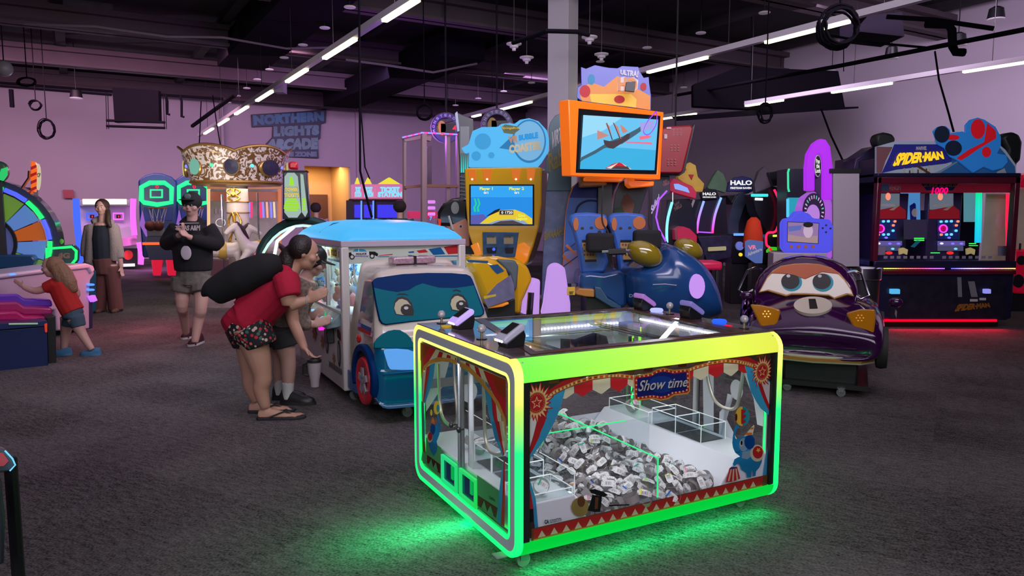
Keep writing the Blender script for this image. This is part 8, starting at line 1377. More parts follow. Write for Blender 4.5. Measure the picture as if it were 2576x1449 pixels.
# basketball games
for lab, dx in (('blue basketball game with green neon backboard, nearer the pink neon post', 0), ('blue basketball game with green neon backboard, half behind the man in the hoodie', 450)):
    T, k = mk('basketball_game', lab, 'arcade machine', 397+dx/4.829, 17.3+dx*0.00115, c13, 'blue basketball games'); o_ = lambda P: [(x+dx, y) for x, y in P]; BB_ = mat('game_blue', (0.01, 0.05, 0.22), 0.3, emit=0.08)
    k.s('cabinet', o_([(815, 160), (900, 100), (1010, 72), (1100, 80), (1220, 120), (1280, 180), (1280, 650), (1250, 900), (1250, 1100), (870, 1100), (830, 650)]), BB_, 0.3, 0.6, 0.03); k.s('backboard', o_([(850, 240), (950, 190), (1120, 190), (1215, 250), (1215, 430), (1050, 455), (860, 430)]), mat('board_navy2', (0.01, 0.03, 0.16), 0.2, emit=0.06), 0.27, 0.03)
    k.t('neon', o_([(850, 245), (950, 193), (1130, 193), (1215, 255), (1212, 430), (1040, 458), (880, 432), (848, 400)]), G_('neon_green4', (0.02, 1.0, 0.30), 1.2), 0.055, 0.22, True); k.f('neon_square', o_(R4(950, 270, 1110, 378)), o_(R4(970, 288, 1090, 360)), MATS['neon_green4'], 0.2, 0.04); k.x('digit', '0', o_(Q4(1018, 222, 1060, 262)), MATS['digit_red'], 0.2, bold=0.04)
    x, z = T.f(*c13(o_([(1045, 500)]))[0], 0.0); MB().tube([(x+0.2*math.cos(R(a)), 0.0+0.2*math.sin(R(a)), z) for a in range(0, 360, 24)], 0.012, 5, True).build('hoop', ORS, T.o)
    mb = MB()
    for q in range(9): a = R(40*q); mb.tube([(x+0.2*math.cos(a), 0.2*math.sin(a), z), (x+0.12*math.cos(a+0.5), 0.12*math.sin(a+0.5), z-0.35)], 0.006, 4)
    mb.build('net', WHT, T.o); k.s('mid_panel', o_([(880, 490), (1230, 490), (1220, 650), (890, 650)]), mat('net_blue', (0.015, 0.05, 0.25), 0.4, emit=0.1), 0.26, 0.03)
    k.s('apron', o_([(915, 850), (1130, 850), (1240, 930), (1260, 1130), (950, 1130), (900, 950)]), mat('apron_navy', (0.03, 0.04, 0.13), 0.3, emit=0.05), -0.4, 0.6); k.s('ramp', o_([(915, 740), (1130, 740), (1135, 840), (920, 840)]), mat('ramp_grey', (0.3, 0.3, 0.32), 0.4), 0.1, 0.2); k.t('red_tube', o_([(860, 932), (1108, 930)]), G_('tube_orange', (1.0, 0.12, 0.03), 1.3), 0.03, -0.42); k.s('side_wing', o_([(860, 525), (900, 700), (930, 900), (830, 700)]), G_('wing_violet', (0.40, 0.15, 0.7), 0.7), 0.1, 0.3)
    for xa in (975, 1155): k.s('leg', o_([(xa, 1130), (xa+135, 1130), (xa+110, 1320), (xa+20, 1320)]), G_('leg_red', (0.85, 0.01, 0.05), 0.75), -0.35, 0.3)
    if dx == 0:
        for q, (bx_, n_) in enumerate(((955, 'left of the pair'), (1055, 'right of the pair'))): bb_ = MB().ball((0, 0, 0), 0.12, 10).build('basketball', mat('ball_brown', (0.16, 0.05, 0.03), 0.6), None, smooth=180); x, z = T.f(*c13([(bx_, 715)])[0], 0.0); bb_.location = T.M @ Vector((x, 0.0, z)); tag(bb_, 'brown basketball in the blue game trough, '+n_, 'ball', 'basketballs in the trough')
# carousel
T, k = mk('carousel', 'small white and gold carousel with jewelled crown and round column', 'ride', 600, 12.6, c14, rot=0)
CW, CG2 = mat('carousel_white', (0.52, 0.46, 0.45), 0.35), mat('carousel_gold', (0.42, 0.24, 0.07), 0.3, 0.6); Rc = 0.73; zc0 = T.f(580, 460)[1]; zc1 = T.f(580, 385)[1]; n = 96
def crown(r, a, t): return r*(1+0.10*t)*math.cos(a), r*(1+0.10*t)*math.sin(a)
rs = []
for t, dr in ((0, 0), (0.5, 0.03), (1.0, 0.08)):
    rs.append([(*(v*(1) for v in crown(Rc+dr, 2*math.pi*q/n, t)), zc0+(zc1-zc0)*t+(0.10*abs(math.sin(3*2*math.pi*q/n+0.6))**0.8-0.03)*t) for q in range(n)])
MB().rings(rs + [[(x*0.96, y*0.96, z) for x, y, z in r] for r in rs[::-1]], closed=True).build('crown', mat('crown_ornate', (0.50, 0.36, 0.24), 0.4, 0.1, noise=(14, 0.95)), T.o, smooth=60)
cn = MATS['crown_ornate'].node_tree.nodes; cn['Mix'].inputs[6].default_value = (0.16, 0.08, 0.025, 1); cn['Mix'].inputs[7].default_value = (0.70, 0.64, 0.60, 1); rp_ = cn.new('ShaderNodeValToRGB'); rp_.color_ramp.elements[0].position = 0.47; rp_.color_ramp.elements[1].position = 0.53; cn['Noise Texture'].inputs['Distortion'].default_value = 3.0; cn['Noise Texture'].inputs['Detail'].default_value = 1; cn['Noise Texture'].inputs['Scale'].default_value = 7; MATS['crown_ornate'].node_tree.links.new(cn['Noise Texture'].outputs['Fac'], rp_.inputs[0]); MATS['crown_ornate'].node_tree.links.new(rp_.outputs[0], cn['Mix'].inputs[0])
MB().tube(rs[2], 0.022, 6, True).build('gold_rim', CG2, T.o); MB().tube(rs[0], 0.022, 6, True).build('gold_rim', CG2, T.o); MB().tube([(a*0.5+c*0.5, b*0.5+d*0.5, (e+f)/2+0.035) for (a, b, e), (c, d, f) in zip(rs[1], rs[2])], 0.014, 5, True).build('gold_scroll', CG2, T.o)
MB().lathe([(0, 0), (Rc*0.97, 0), (Rc, 0.05), (0.3, 0.12), (0, 0.12)], (0, 0, zc0-0.05), 48).build('canopy_disc', CG2, T.o)
for q in range(8):
    a = 2*math.pi*(q+0.5)/8-0.13; r = Rc*1.09; c = Vector((r*math.cos(a), r*math.sin(a), (zc0+zc1)/2-0.02)); M_ = Matrix.Translation(c) @ Matrix.Rotation(a+math.pi/2, 4, 'Z'); m = (G_('medal_yellow', (0.6, 0.55, 0.15), 0.8), G_('medal_aqua', (0.2, 0.5, 0.4), 0.8), mat('medal_dark', (0.02, 0.02, 0.05), 0.3, noise=(20, 0.8)), mat('medal_dark', (0, 0, 0)))[q % 4]
    w2 = 0.20 if q % 4 == 3 else 0.13; fo = MB().lathe([(0.0, -0.01), (0.9, -0.01), (1.0, 0.0), (1.0, 0.02), (0, 0.02)], n=24, axis='y'); fo.v = [(x*w2, y*1.5, z*0.15) for x, y, z in fo.v]; fo.xf(M_).build('medallion_frame', CG2, T.o); fi = MB().lathe([(0, -0.03), (0.85, -0.025), (0.85, 0)], n=20, axis='y'); fi.v = [(x*w2, y*1.4, z*0.15) for x, y, z in fi.v]; fi.xf(M_).build('medallion', m, T.o)
    a += math.pi/8; c = Vector((r*math.cos(a), r*math.sin(a), (zc0+zc1)/2)); MB().ball(c, 0.03, 6).build('jewel_light', G_(*(('jewel_cyan', (0.1, 0.7, 1.0), 1.5), ('jewel_blue', (0.15, 0.2, 1.0), 1.6), ('jewel_green', (0.1, 0.8, 0.4), 1.3))[q % 3]), T.o)
zc = [T.f(585, y)[1] for y in (460, 470, 540, 622, 700)]; MB().lathe([(0.0, 0.0), (0.30, 0.0), (0.30, zc[4]), (0.17, zc[4]+0.02), (0.185, zc[3]), (0.18, zc[2]), (0.17, zc[1]), (0.26, zc[0]), (0, zc[0])], n=28).build('column', CW, T.o)
for z in (T.f(585, 508)[1], T.f(585, 535)[1], T.f(585, 623)[1]): MB().lathe([(0.18, -0.012), (0.20, 0), (0.18, 0.012)], (0, 0, z), 28).build('gold_band', CG2, T.o)
for y0, h in ((490, 0.10), (580, 0.30)):
    z = T.f(585, y0)[1]; mb = MB()
    for s_ in (-1, 1): mb.tube(spline([(s_*0.02, -0.19, z-h), (s_*0.10, -0.18, z-h*0.6), (s_*0.05, -0.19, z-h*0.1), (s_*0.11, -0.175, z+h*0.5), (s_*0.03, -0.19, z+h), (s_*0.01, -0.19, z+h*0.5)], 5), 0.016, 6)
    mb.ball((0, -0.19, z), 0.05, 6, (1, 0.5, 1)).build('gold_ornament', mat('bright_gold', (0.7, 0.42, 0.08), 0.25, 0.9), T.o)
MB().lathe([(0, 0), (0.95, 0), (0.95, 0.32), (0.9, 0.36), (0, 0.36)], (0, 0, 0), 40).build('platform', mat('platform_print', (0.30, 0.24, 0.25), 0.4, noise=(6, 0.7)), T.o); MB().bb(-0.06, -0.33, 0.36, 0.06, -0.2, zc[4]).build('gold_post', CG2, T.o)
for sx_ in (-0.45, 0.45): MB().bb(sx_*0.6-0.05, -0.30, 0.36, sx_*0.6+0.05, -0.27, zc[4]).build('lit_panel', G_('warm_panel', (0.9, 0.7, 0.4), 0.8), T.o)
def horse(px, py, Y, s, lab, rot):
    v = D(px, py, Y); H = Thing('carousel_horse', lab, 'carousel horse', v, rot, 'carousel horses'); mb = MB(); s_ = s
    limb(mb, [(-0.30, 0, 0), (-0.12, 0, 0.02), (0.12, 0, 0.0), (0.26, 0, 0.06)], [0.11, 0.135, 0.125, 0.10]); limb(mb, [(0.24, 0, 0.06), (0.34, 0, 0.22), (0.40, 0, 0.36)], [0.10, 0.07, 0.055]); limb(mb, [(0.38, 0, 0.37), (0.50, 0, 0.31), (0.58, 0, 0.24)], [0.062, 0.048, 0.034])
    for x, dx, y in ((0.22, 0.14, 0.06), (0.20, 0.02, -0.06), (-0.28, -0.02, 0.06), (-0.30, -0.12, -0.06)): limb(mb, [(x, y, -0.04), (x+dx, y, -0.20), (x+dx-0.05, y, -0.34), (x+dx-0.02, y, -0.44)], [0.065, 0.04, 0.027, 0.032])
    for q in (-0.025, 0.025): mb.tube([(0.39, q, 0.40), (0.39, q, 0.46)], [0.015, 0.005], 6)
    b_ = mb.build('body', CW, H.o, remesh=0.016, smit=3, smooth=180); DM = mat('horse_dark', (0.03, 0.01, 0.015), 0.5); mb = MB(); limb(mb, [(0.40, 0, 0.43), (0.30, 0, 0.33), (0.20, 0, 0.16)], [0.03, 0.045, 0.03]); limb(mb, [(-0.36, 0, 0.05), (-0.46, 0, -0.05), (-0.46, 0, -0.22)], [0.035, 0.05, 0.02]); mb.build('mane_and_tail', DM, H.o, smooth=180)
    MB().lathe([(0.0, -0.1), (0.10, -0.1), (0.145, -0.02), (0.145, 0.06), (0, 0.1)], (-0.02, 0, 0), 16, 'x').build('saddle', mat('saddle_gold', (0.4, 0.25, 0.05), 0.4), H.o); MB().tube([(0, 0, -0.7), (0, 0, 0.9)], 0.015, 8).build('pole', CHR, H.o); H.o.scale = (s_, s_, s_)
horse(563, 630, 11.9, 1.0, 'white carousel horse with dark mane left of the gilded column', R(20)); horse(652, 625, 12.0, 1.0, 'white carousel horse with golden face right of the gilded column', R(-130))
area('crown_fill', (T.loc.x-0.3, T.loc.y-2.2, zc1-0.9), (T.loc.x, T.loc.y, zc0+0.2), 1.2, 0.3, (1, 0.85, 0.75), 22); area('carousel_light', (T.loc.x, T.loc.y-0.3, zc0-0.1), (T.loc.x, T.loc.y-0.3, 0), 0.9, 0.9, (1, 0.8, 0.6), 14)  # first light is added only to brighten the crown
# big lit prize cabinet behind the carousel
T, k = mk('prize_cabinet', 'glass prize cabinet with red header and coloured light tubes behind the carousel', 'arcade machine', 615, 15.2, I_)
k.s('frame_post', R4(522, 462, 529, 680), G_('amber_post', (1.0, 0.62, 0.3), 0.9), 0, 0.1); k.s('frame_post', R4(700, 462, 708, 680), mat('orange_post', (0.75, 0.25, 0.08), 0.4, emit=0.4), 0, 0.1); k.s('header', R4(522, 458, 708, 475), mat('header_mix', (0.75, 0.3, 0.12), 0.4, emit=0.35, noise=(5, 0.8)), -0.02, 0.1); k.s('banner', R4(530, 482, 698, 506), mat('banner_wood', (0.45, 0.16, 0.08), 0.4, emit=0.25, noise=(3, 0.5)), 0.1, 0.05); k.s('back', R4(524, 476, 706, 690), mat('cab_back', (0.38, 0.34, 0.32), 0.5, emit=0.2, noise=(4, 0.5)), 0.6, 0.1); k.s('base', R4(522, 655, 708, 722), mat('cab_base', (0.15, 0.05, 0.06), 0.4), 0, 0.9)
for x, c in ((620, (0.2, 0.15, 1)), (627, (0.35, 0.3, 1)), (633, (1, 0.05, 0.2)), (655, (1, 0.05, 0.2)), (661, (0.3, 0.25, 1)), (671, (0.9, 0.4, 0.3)), (681, (0.25, 0.25, 1)), (689, (0.8, 0.6, 0.4))): k.t('light_tube', [(x, 508), (x-1 if x < 640 else x+2, 548)], G_('tube%d' % x, c, 1.1), 0.022, 0.3)
for x in (543, 549): k.s('prize_box', R4(x-3, 525, x+8, 538), PWH, 0.3, 0.1)
k.t('wire_ring', ell(555, 560, 12, 10, 14), WL, 0.006, 0.4, True)
# tower tickets machine
T, k = mk('ticket_tower', 'tapered ticket tower in lime and pale green with red beacon above a neon ringed dome', 'arcade machine', 735, 8.9, c14, rot=12)
k.s('tower', [(1095, 280), (1245, 275), (1330, 280), (1365, 750), (1280, 775), (1090, 770)], mat('tower_black', (0.01, 0.015, 0.015), 0.2), 0, 0.3, 0.01); k.s('top_plate', [(1080, 275), (1340, 275), (1320, 290), (1095, 290)], BLK, -0.05, 0.4); k.s('beacon', [(1150, 195), (1185, 180), (1240, 190), (1245, 265), (1150, 262)], mat('beacon_red', (0.5, 0.01, 0.02), 0.2, emit=0.15), 0.05, 0.2, 0.03)
k.a('tower_panel', [([(1110, 340), (1140, 300), (1210, 300), (1245, 340), (1280, 700), (1240, 755), (1150, 755), (1108, 700)], G_('tower_pale', (0.4, 0.55, 0.5), 0.8)), ([(1270, 310), (1300, 320), (1345, 700), (1320, 750), (1285, 700)], MATS['tower_pale']), ([(1165, 340), (1190, 340), (1210, 430), (1155, 430)], G_('tower_lime', (0.35, 0.8, 0.02), 0.9))] + [([(1180-w, 560+22*q), (1185+w, 560+22*q), (1188+w, 578+22*q), (1177-w, 578+22*q)], MATS['tower_lime']) for q, w in enumerate((45, 60, 68, 74, 76, 60))] + [([(1290, 560+25*q), (1325, 560+25*q), (1327, 580+25*q), (1292, 580+25*q)], MATS['tower_lime']) for q in range(5)], -0.001)
for s_, q in (('TOWER', (1112, 448, 1250, 492)), ('TICKETS', (1108, 505, 1258, 552))): k.x('lettering', s_, Q4(*[q[0]-3, q[1]-3, q[2]+3, q[3]+3]), INK, -0.006, bold=0.06); k.x('lettering', s_, Q4(*q), G_('gold_letter', (0.8, 0.6, 0.1), 0.9), -0.008, bold=0.05)
x, z = T.f(765, 700); Rd = 118/FPX*8.9
MB().ball((x, 0.5, z-0.0), Rd, 16, (1.05, 0.8, 1.25)).build('glass_dome', GL, T.o); 
for rr, yy, m in ((1.0, 0.25, mat('dome_rim', (0.02, 0.05, 0.05), 0.2)), (0.9, 0.05, G_('rim_white_green', (0.6, 1.0, 0.85), 1.1)), (0.55, 0.2, G_('rim_green5', (0.02, 0.9, 0.3), 1.1))): MB().tube([(x+Rd*rr*1.05*math.cos(R(a)), yy, z+Rd*rr*1.25*math.sin(R(a))) for a in range(-20, 201, 10)], 0.05 if rr == 1.0 else 0.015, 8).build('dome_ring', m, T.o)
MB().tube([(x-0.1, 0.0, z+Rd*1.1), (x-0.3, 0, z+Rd*0.8), (x-0.36, 0.0, z+Rd*0.3)], 0.02, 6).build('white_tube', G_('rim_white', (0.9, 1, 0.95), 1.2), T.o); cbox(T, 'base', x-Rd, x+Rd, 0.1, 1.0, 0, z, DB)
# wall sign
sgn = Thing('wall_sign', 'angular dark sign with four lines of blue grey letters on the back wall', 'sign', onplane(730, 340, wv(0, -0.12, 0), U), R(30.43)); k = K(sgn, I_)
k.s('sign_back', [(632, 288), (760, 280), (821, 274), (820, 309), (808, 312), (806, 348), (800, 352), (802, 398), (712, 394), (660, 384), (660, 372), (685, 345), (686, 318), (634, 320)], mat('sign_navy', (0.008, 0.015, 0.04), 0.4), 0, 0.08, 0.01)
for s_, q, c in (('NORTHERN', [(638, 316), (815, 305), (815, 280), (636, 290)], (0.04, 0.16, 0.28)), ('LIGHTS', [(688, 344), (803, 340), (803, 314), (688, 318)], (0.10, 0.22, 0.28)), ('ARCADE', [(664, 378), (800, 376), (800, 346), (672, 350)], (0.12, 0.25, 0.28)), ('PRIZE ZONE', [(688, 395), (797, 394), (797, 381), (688, 382)], (0.10, 0.18, 0.25))): k.x('lettering', s_, q, mat('sign_'+s_[:3], c, 0.4, noise=(1.2, 0.7)), -0.01, bold=0.09)
# ticket stations
for lab, xa, xb in (('ticket kiosk with pink header nearest the warm doorway', 889, 912), ('narrow ticket kiosk in the middle of the three', 913, 942), ('widest ticket kiosk, two full lines of pale lettering on pink', 947, 1014)):
    T, k = mk('ticket_kiosk', lab, 'kiosk', (xa+xb)/2, 15.5+((xa+xb)/2-900)*0.005, I_, 'ticket kiosks'); k.s('header', R4(xa, 463, xb, 500), G_('kiosk_pink', (0.75, 0.2, 0.42), 0.8), 0, 0.2, 0.02); k.s('crown', [(xa+6, 463), ((xa+xb)/2, 446), (xb-6, 463)], G_('kiosk_yellow', (0.9, 0.8, 0.05), 0.9), 0.02, 0.1, 0.01); k.x('lettering', 'TICKET\nSTATION', Q4(xa+3, 470, xb-3, 496), G_('kiosk_cyan', (0.25, 0.75, 0.95), 1), -0.01, bold=0.08)
    k.s('body', R4(xa-2, 503, xb+2, 700), mat('kiosk_dark', (0.02, 0.015, 0.05), 0.4), 0.05, 0.5); k.s('blue_panel', R4(xa+3, 515, xb-3, 548), G_('kiosk_blue', (0.06, 0.05, 0.9), 0.9), 0.03, 0.05); k.s('edge_light', R4(xb-4, 505, xb-1, 560), NB, 0.0, 0.03); k.s('shelf', R4(xa-2, 500, xb+2, 504), BROWN, -0.02, 0.3); cbox(T, 'base', -0.08, 0.08, 0.1, 0.5, 0, 0.7, DB)
# tall glass tower with LED roof line, rings behind
T, k = mk('drop_tower', 'tall glass walled drop tower with red and blue LED roof line', 'arcade machine', 1085, 13.2, c15); FP = mat('tower_post', (0.32, 0.22, 0.25), 0.5); 
for P_ in (R4(100, 405, 125, 1300), R4(275, 365, 320, 1300), R4(510, 380, 545, 1300), R4(610, 380, 630, 1300)): k.s('post', P_, FP, 0.0 if P_[0][0] != 275 else -0.3, 0.08)
k.s('beam', [(110, 870), (290, 850), (625, 860), (625, 885), (290, 880), (110, 895)], mat('beam_brown', (0.28, 0.13, 0.08), 0.5), -0.05, 0.1); k.s('roof_fascia', [(95, 405), (280, 365), (370, 370), (360, 440), (270, 420), (110, 445)], FP, -0.02, 0.1); k.s('glass_wall', [(120, 430), (620, 400), (620, 1300), (120, 1300)], GLW, 0.1, 0.02, 0)
mb, mb2 = MB(), MB()
for q in range(46):
    u_ = q/45; a = (90+180*u_*2.4, 403-42*min(1, u_*2.4)) if u_ < 0.42 else (270+(u_-0.42)/0.58*345, 357+(u_-0.42)*30); x, z = T.f(*c15([a])[0], -0.1); ((mb if (q//3) % 2 else mb2)).ball((x, -0.1, z), 0.017, 4)
mb.build('led_line', G_('led_red', (1.0, 0.05, 0.3), 2), T.o); mb2.build('led_line', G_('led_blue', (0.2, 0.2, 1.0), 2), T.o); k.s('side_column', R4(325, 490, 368, 850), mat('column_metal', (0.15, 0.1, 0.15), 0.3, noise=(5, 0.6)), 0.2, 0.1)
for q in range(3): k.t('pink_tube', [(332, 1022+58*q), (395, 1022+58*q)], G_('tube_pink', (0.8, 0.25, 0.9), 1), 0.03, 0.2)
k.s('red_board', R4(150, 1110, 420, 1180), mat('board_red_lit', (0.6, 0.03, 0.12), 0.4, emit=0.5), 0.5, 0.1); k.x('digit', '7', Q4(345, 1160, 370, 1200), NB, 0.4, bold=0.05); cbox(T, 'base', -0.45, 0.45, 0.2, 1.0, 0, 0.9, DB); point('tower_glow', T.M @ Vector((-0.2, 1.0, 2.9)), (0.5, 0.12, 1.0), 90, 0.03)
for lab, cx2, cy2, rr, s_ in (('blue lettered ring sign with a red 4 display above the glass tower', 1122, 322, 36, 1), ('blue lettered ring sign partly hidden behind the bubble sign', 1250, 315, 38, 0)):
    T = Thing('ring_sign', lab, 'sign', D(cx2, cy2, 14.4), 0, 'ring signs'); rr = rr/FPX*14.4; MB().lathe([(rr*0.7, -0.03), (rr, -0.03), (rr, 0.05), (rr*0.7, 0.05)], n=36, axis='y').build('ring', mat('ring_indigo', (0.04, 0.03, 0.16), 0.4, emit=0.08), T.o); MB().lathe([(rr, -0.05), (rr*1.06, -0.02), (rr, 0.03)], n=36, axis='y').build('rim', mat('rim_grey', (0.3, 0.25, 0.32), 0.4), T.o); MB().tube([(0, 0.05, rr), (0, 0.05, ZC-T.loc.z)], 0.02, 6).build('hanger', BLK, T.o)
    for q, ch in enumerate('MONSTERDROP'): a = R(195-q*21); c = Vector((rr*0.85*math.cos(a), 0, rr*0.85*math.sin(a))); M_ = Matrix.Rotation(-(a-math.pi/2), 3, 'Y'); h = rr*0.09; vs, fs = textmesh(ch, 0.03); MB()._a([c + M_ @ Vector(((u-0.5)*2*h, -0.035, (v-0.5)*2*h)) for u, v in vs], fs).build('lettering', mat('ring_letter', (0.4, 0.35, 0.45), 0.5, emit=0.1), T.o, smooth=0)
    MB().bb(-rr*0.35, 0.0, -rr*0.3, rr*0.9, 0.04, rr*0.3).build('display', BLK, T.o); mb = MB().prism(ell(-rr*0.3, 0, rr*0.3, rr*0.5, 16), 0.0, 0.03).build('yellow_mark', mat('mark_yellow', (0.5, 0.32, 0.05), 0.5), T.o)
    if s_: vs, fs = textmesh('4', 0.04); MB()._a([(rr*0.45+u*0.1, -0.01, -0.07+v*0.14) for u, v in vs], fs).build('digit', G_('digit_red', (0, 0, 0)), T.o, smooth=0)
T, k = mk('arcade_cabinet', 'dark ribbed tower cabinet with aqua light beside the bubble sign', 'arcade machine', 1172, 9.9, I_, rot=0); k.s('tower', [(1148, 282), (1190, 300), (1200, 430), (1200, 700), (1158, 700), (1156, 420)], mat('tower_slate', (0.03, 0.035, 0.045), 0.3), 0, 0.5, 0.01); k.s('ribs', R4(1157, 318, 1180, 436), mat('rib_grey', (0.15, 0.17, 0.18), 0.4), -0.03, 0.05); cbox(T, 'base', -0.15, 0.15, 0.1, 0.45, 0, 1.0, DB); k.s('edge', [(1144, 285), (1150, 280), (1156, 330), (1150, 332)], mat('edge_pale', (0.3, 0.4, 0.5), 0.3), -0.04, 0.05)
for q in range(4): k.t('aqua_tube', [(1161+5*q, 385), (1161+5*q, 434)], ramp_glow('aqua_fade', [(0, (0.02, 0.8, 0.75)), (1, (0.02, 0.06, 0.07))], 2, T.f(1165, 434)[1], T.f(1165, 385)[1], 1.0), 0.008, -0.06)
for q in range(11): k.t('rib', [(1157, 445+9*q), (1172, 447+9*q)], RB if False else GRY, 0.008, -0.03)
T, k = mk('domed_game', 'domed game with a round pink animal face panel and black shiny dome', 'arcade machine', 1150, 9.1, c15, rot=0); k.s('dome_cap', [(415, 1250), (420, 1120), (470, 1040), (560, 990), (660, 975), (720, 1000), (720, 1260)], mat('dome_black', (0.01, 0.012, 0.01), 0.12, coat=1), 0, 0.5, 0.04); k.s('face_panel', [(480, 1300), (560, 1240), (690, 1180), (730, 1250), (730, 1449), (600, 1449)], mat('panel_peach', (0.60, 0.24, 0.15), 0.4), -0.03, 0.05, 0.01); k.s('eye_ring', ell(643, 1257, 21, 18, 16), PWH, -0.035, 0.01, 0); k.s('eye_dot', ell(645, 1257, 13, 13, 12), BROWN, -0.038, 0.01, 0)
k.s('red_light', [(425, 1180), (455, 1190), (450, 1250), (430, 1250)], G_('red_dim', (0, 0, 0)), -0.02, 0.03); k.t('white_bar', [(530, 1155), (570, 1290)], mat('bar_grey', (0.45, 0.5, 0.5), 0.3), 0.015, -0.06); cbox(T, 'base', -0.3, 0.4, 0.05, 0.6, 0, 1.1, DB); k.s('glass_highlight', ell(590, 1080, 40, 60, 14), mat('highlight_grey', (0.2, 0.22, 0.2), 0.2), -0.01, 0.02)  # pale ellipse is a highlight on the shiny dome, put in as colour
# card reader at the lower left corner
T, k = mk('card_reader', 'rounded blue lit card reader at the lower left edge of the view', 'card reader', 6, 2.4, I_, rot=42); k.s('shell', [(-30, 1128), (12, 1131), (32, 1152), (40, 1170), (25, 1186), (-30, 1196)], mat('reader_grey', (0.10, 0.14, 0.17), 0.3), 0, 0.05, 0.008); k.t('rim_light', [(12, 1133), (31, 1153), (38, 1169), (24, 1184)], G_('rim_ice', (0.2, 0.7, 1), 1), 0.0025, -0.002); k.s('screen', [(-30, 1136), (8, 1140), (22, 1160), (10, 1172), (-30, 1178)], mat('reader_red', (0.45, 0.08, 0.10), 0.3, emit=0.3), -0.003, 0.01, 0); MB().tube([(-0.02, 0.03, 0), (-0.02, 0.03, 0.68)], 0.02, 8).build('post', BLK, T.o)
T, k = mk('cabinet_corner', 'sliver of a dark cabinet along the lower left edge', 'cabinet', -20, 2.15, I_, rot=45); k.s('body', [(-90, 1195), (4, 1200), (14, 1300), (12, 1420), (-90, 1449)], mat('corner_dark', (0.03, 0.035, 0.045), 0.4), 0, 0.3, 0.01)
# ================= UNDER THE CEILING =================
DISC = mat('disc_white', (0.62, 0.55, 0.62), 0.5, emit=0.10)
def hang(name, label, px, py, Y, cat, group=None): return Thing(name, label, cat, D(px, py, Y), 0, group)
ZD = 4.9
def disc(px, py, cone=False, r=0.10, z=ZD, label='small round white disc hanging in a row under the dark ceiling', group='white ceiling discs'):
    p = G(px, py, z); T = Thing('ceiling_disc', label, 'ceiling fixture', p, 0, group)
    if cone: MB().lathe([(0, -0.10), (0.03, -0.10), (0.035, -0.06), (0.07, -0.05), (0.075, -0.02), (r*1.15, 0.0), (r*1.15, 0.02), (0, 0.03)], n=20).build('dome', DISC, T.o)
    else: MB().lathe([(0, -0.012), (r*0.9, -0.012), (r, 0), (r*0.9, 0.012), (0, 0.02)], n=18).build('disc', DISC, T.o)
    MB().tube([(0, 0, 0.02), (0, 0, ZC-z)], 0.008, 5).build('stem', BLK, T.o)
OR_ = 'first second third fourth fifth sixth seventh eighth ninth tenth eleventh twelfth thirteenth'.split()
for q_, a in enumerate(((880, 18), (817, 70), (762, 113), (715, 145), (678, 175), (647, 200), (621, 222), (597, 241), (574, 258), (1203, 248), (1146, 265), (1267, 230), (1337, 208), (1628, 120), (1763, 83), (1923, 32), (1720, 220), (1755, 240), (1852, 223), (1963, 202), (2093, 178), (1510, 155))): disc(*a, label='small white ceiling disc, '+(OR_[q_]+' from the near end of the left row' if q_ < 9 else OR_[q_-9]+' of the scattered ones from ring signs rightward'), group='white ceiling discs')
for (px, py), n_ in (((1293, 112), 'left of the grey column, the farther left of two'), ((1325, 146), 'left of the grey column, the lower of two'), ((1483, 95), 'right of the grey column, the higher of two'), ((1513, 138), 'right of the grey column, just above the orange screen')): disc(px, py, True, 0.11, 4.3, 'white dome detector '+n_, 'white domes by the column')
for (px, py), n_ in (((2242, 148), 'below the black pipe at the right wall, middle one'), ((2410, 115), 'beside the black pipe elbow'), ((2505, 50), 'near the upper right corner, larger'), ((192, 248), 'black lamp over the pink wall, left')):
    T = hang('ceiling_lamp', 'black can lamp with white underside '+n_, px, py, 14 if px > 300 else 19, 'ceiling light', 'black can lamps'); s_ = 1.0 if px > 2400 or px < 300 else 0.8
    MB().lathe([(0, 0), (0.14*s_, 0), (0.15*s_, 0.02)], n=18).build('lens', DISC, T.o); MB().lathe([(0, 0.02), (0.15*s_, 0.02), (0.12*s_, 0.2), (0.05, 0.24), (0, 0.24)], n=18).build('can', BLK, T.o); MB().tube([(0, 0, 0.2), (0, 0, ZC-T.loc.z)], 0.01, 5).build('stem', BLK, T.o)
PBK = mat('pipe_black', (0.006, 0.005, 0.008), 0.9, spec=0.03); PGR = mat('duct_dark', (0.010, 0.008, 0.013), 0.9, spec=0.03); PPV = mat('pipe_purple_grey', (0.10, 0.075, 0.10), 0.6)
def pipe(label, pts, r, m=PBK, name='pipe', cat='pipe', n=7):
    o = MB().tube([D(*p) for p in pts], r, n).build(name, m, None); tag(o, label, cat); return o
pipe('long black pipe high along the right wall, running up to the right edge', [(1700, 240, 17.5), (2100, 168, 12.6), (2640, 62, 9.6)], 0.035)
pipe('pair of thin black pipes crossing above the pink wall, upper one', [(-30, 206, 19.5), (290, 231, 19.5), (560, 249, 19.5)], 0.035); pipe('pair of thin black pipes crossing above the pink wall, lower one', [(-30, 214, 19.0), (280, 239, 19.0)], 0.03)
pipe('thick black drain pipe with two elbows at the upper right', [(2330, 60, 11), (2385, 62, 11), (2395, 75, 11), (2397, 118, 11), (2404, 131, 11), (2426, 132, 11)], 0.06)
pipe('dark conduit sagging across the left part of the ceiling', [(60, 60, 12), (240, 66, 12.3), (420, 92, 12.8), (560, 94, 13.2), (720, 122, 13.8), (880, 118, 14.2)], 0.02, PPV); pipe('dark conduit sagging behind the first channel light', [(870, 150, 13), (980, 165, 13.2), (1090, 182, 13.5), (1200, 160, 13.8)], 0.02, PPV)
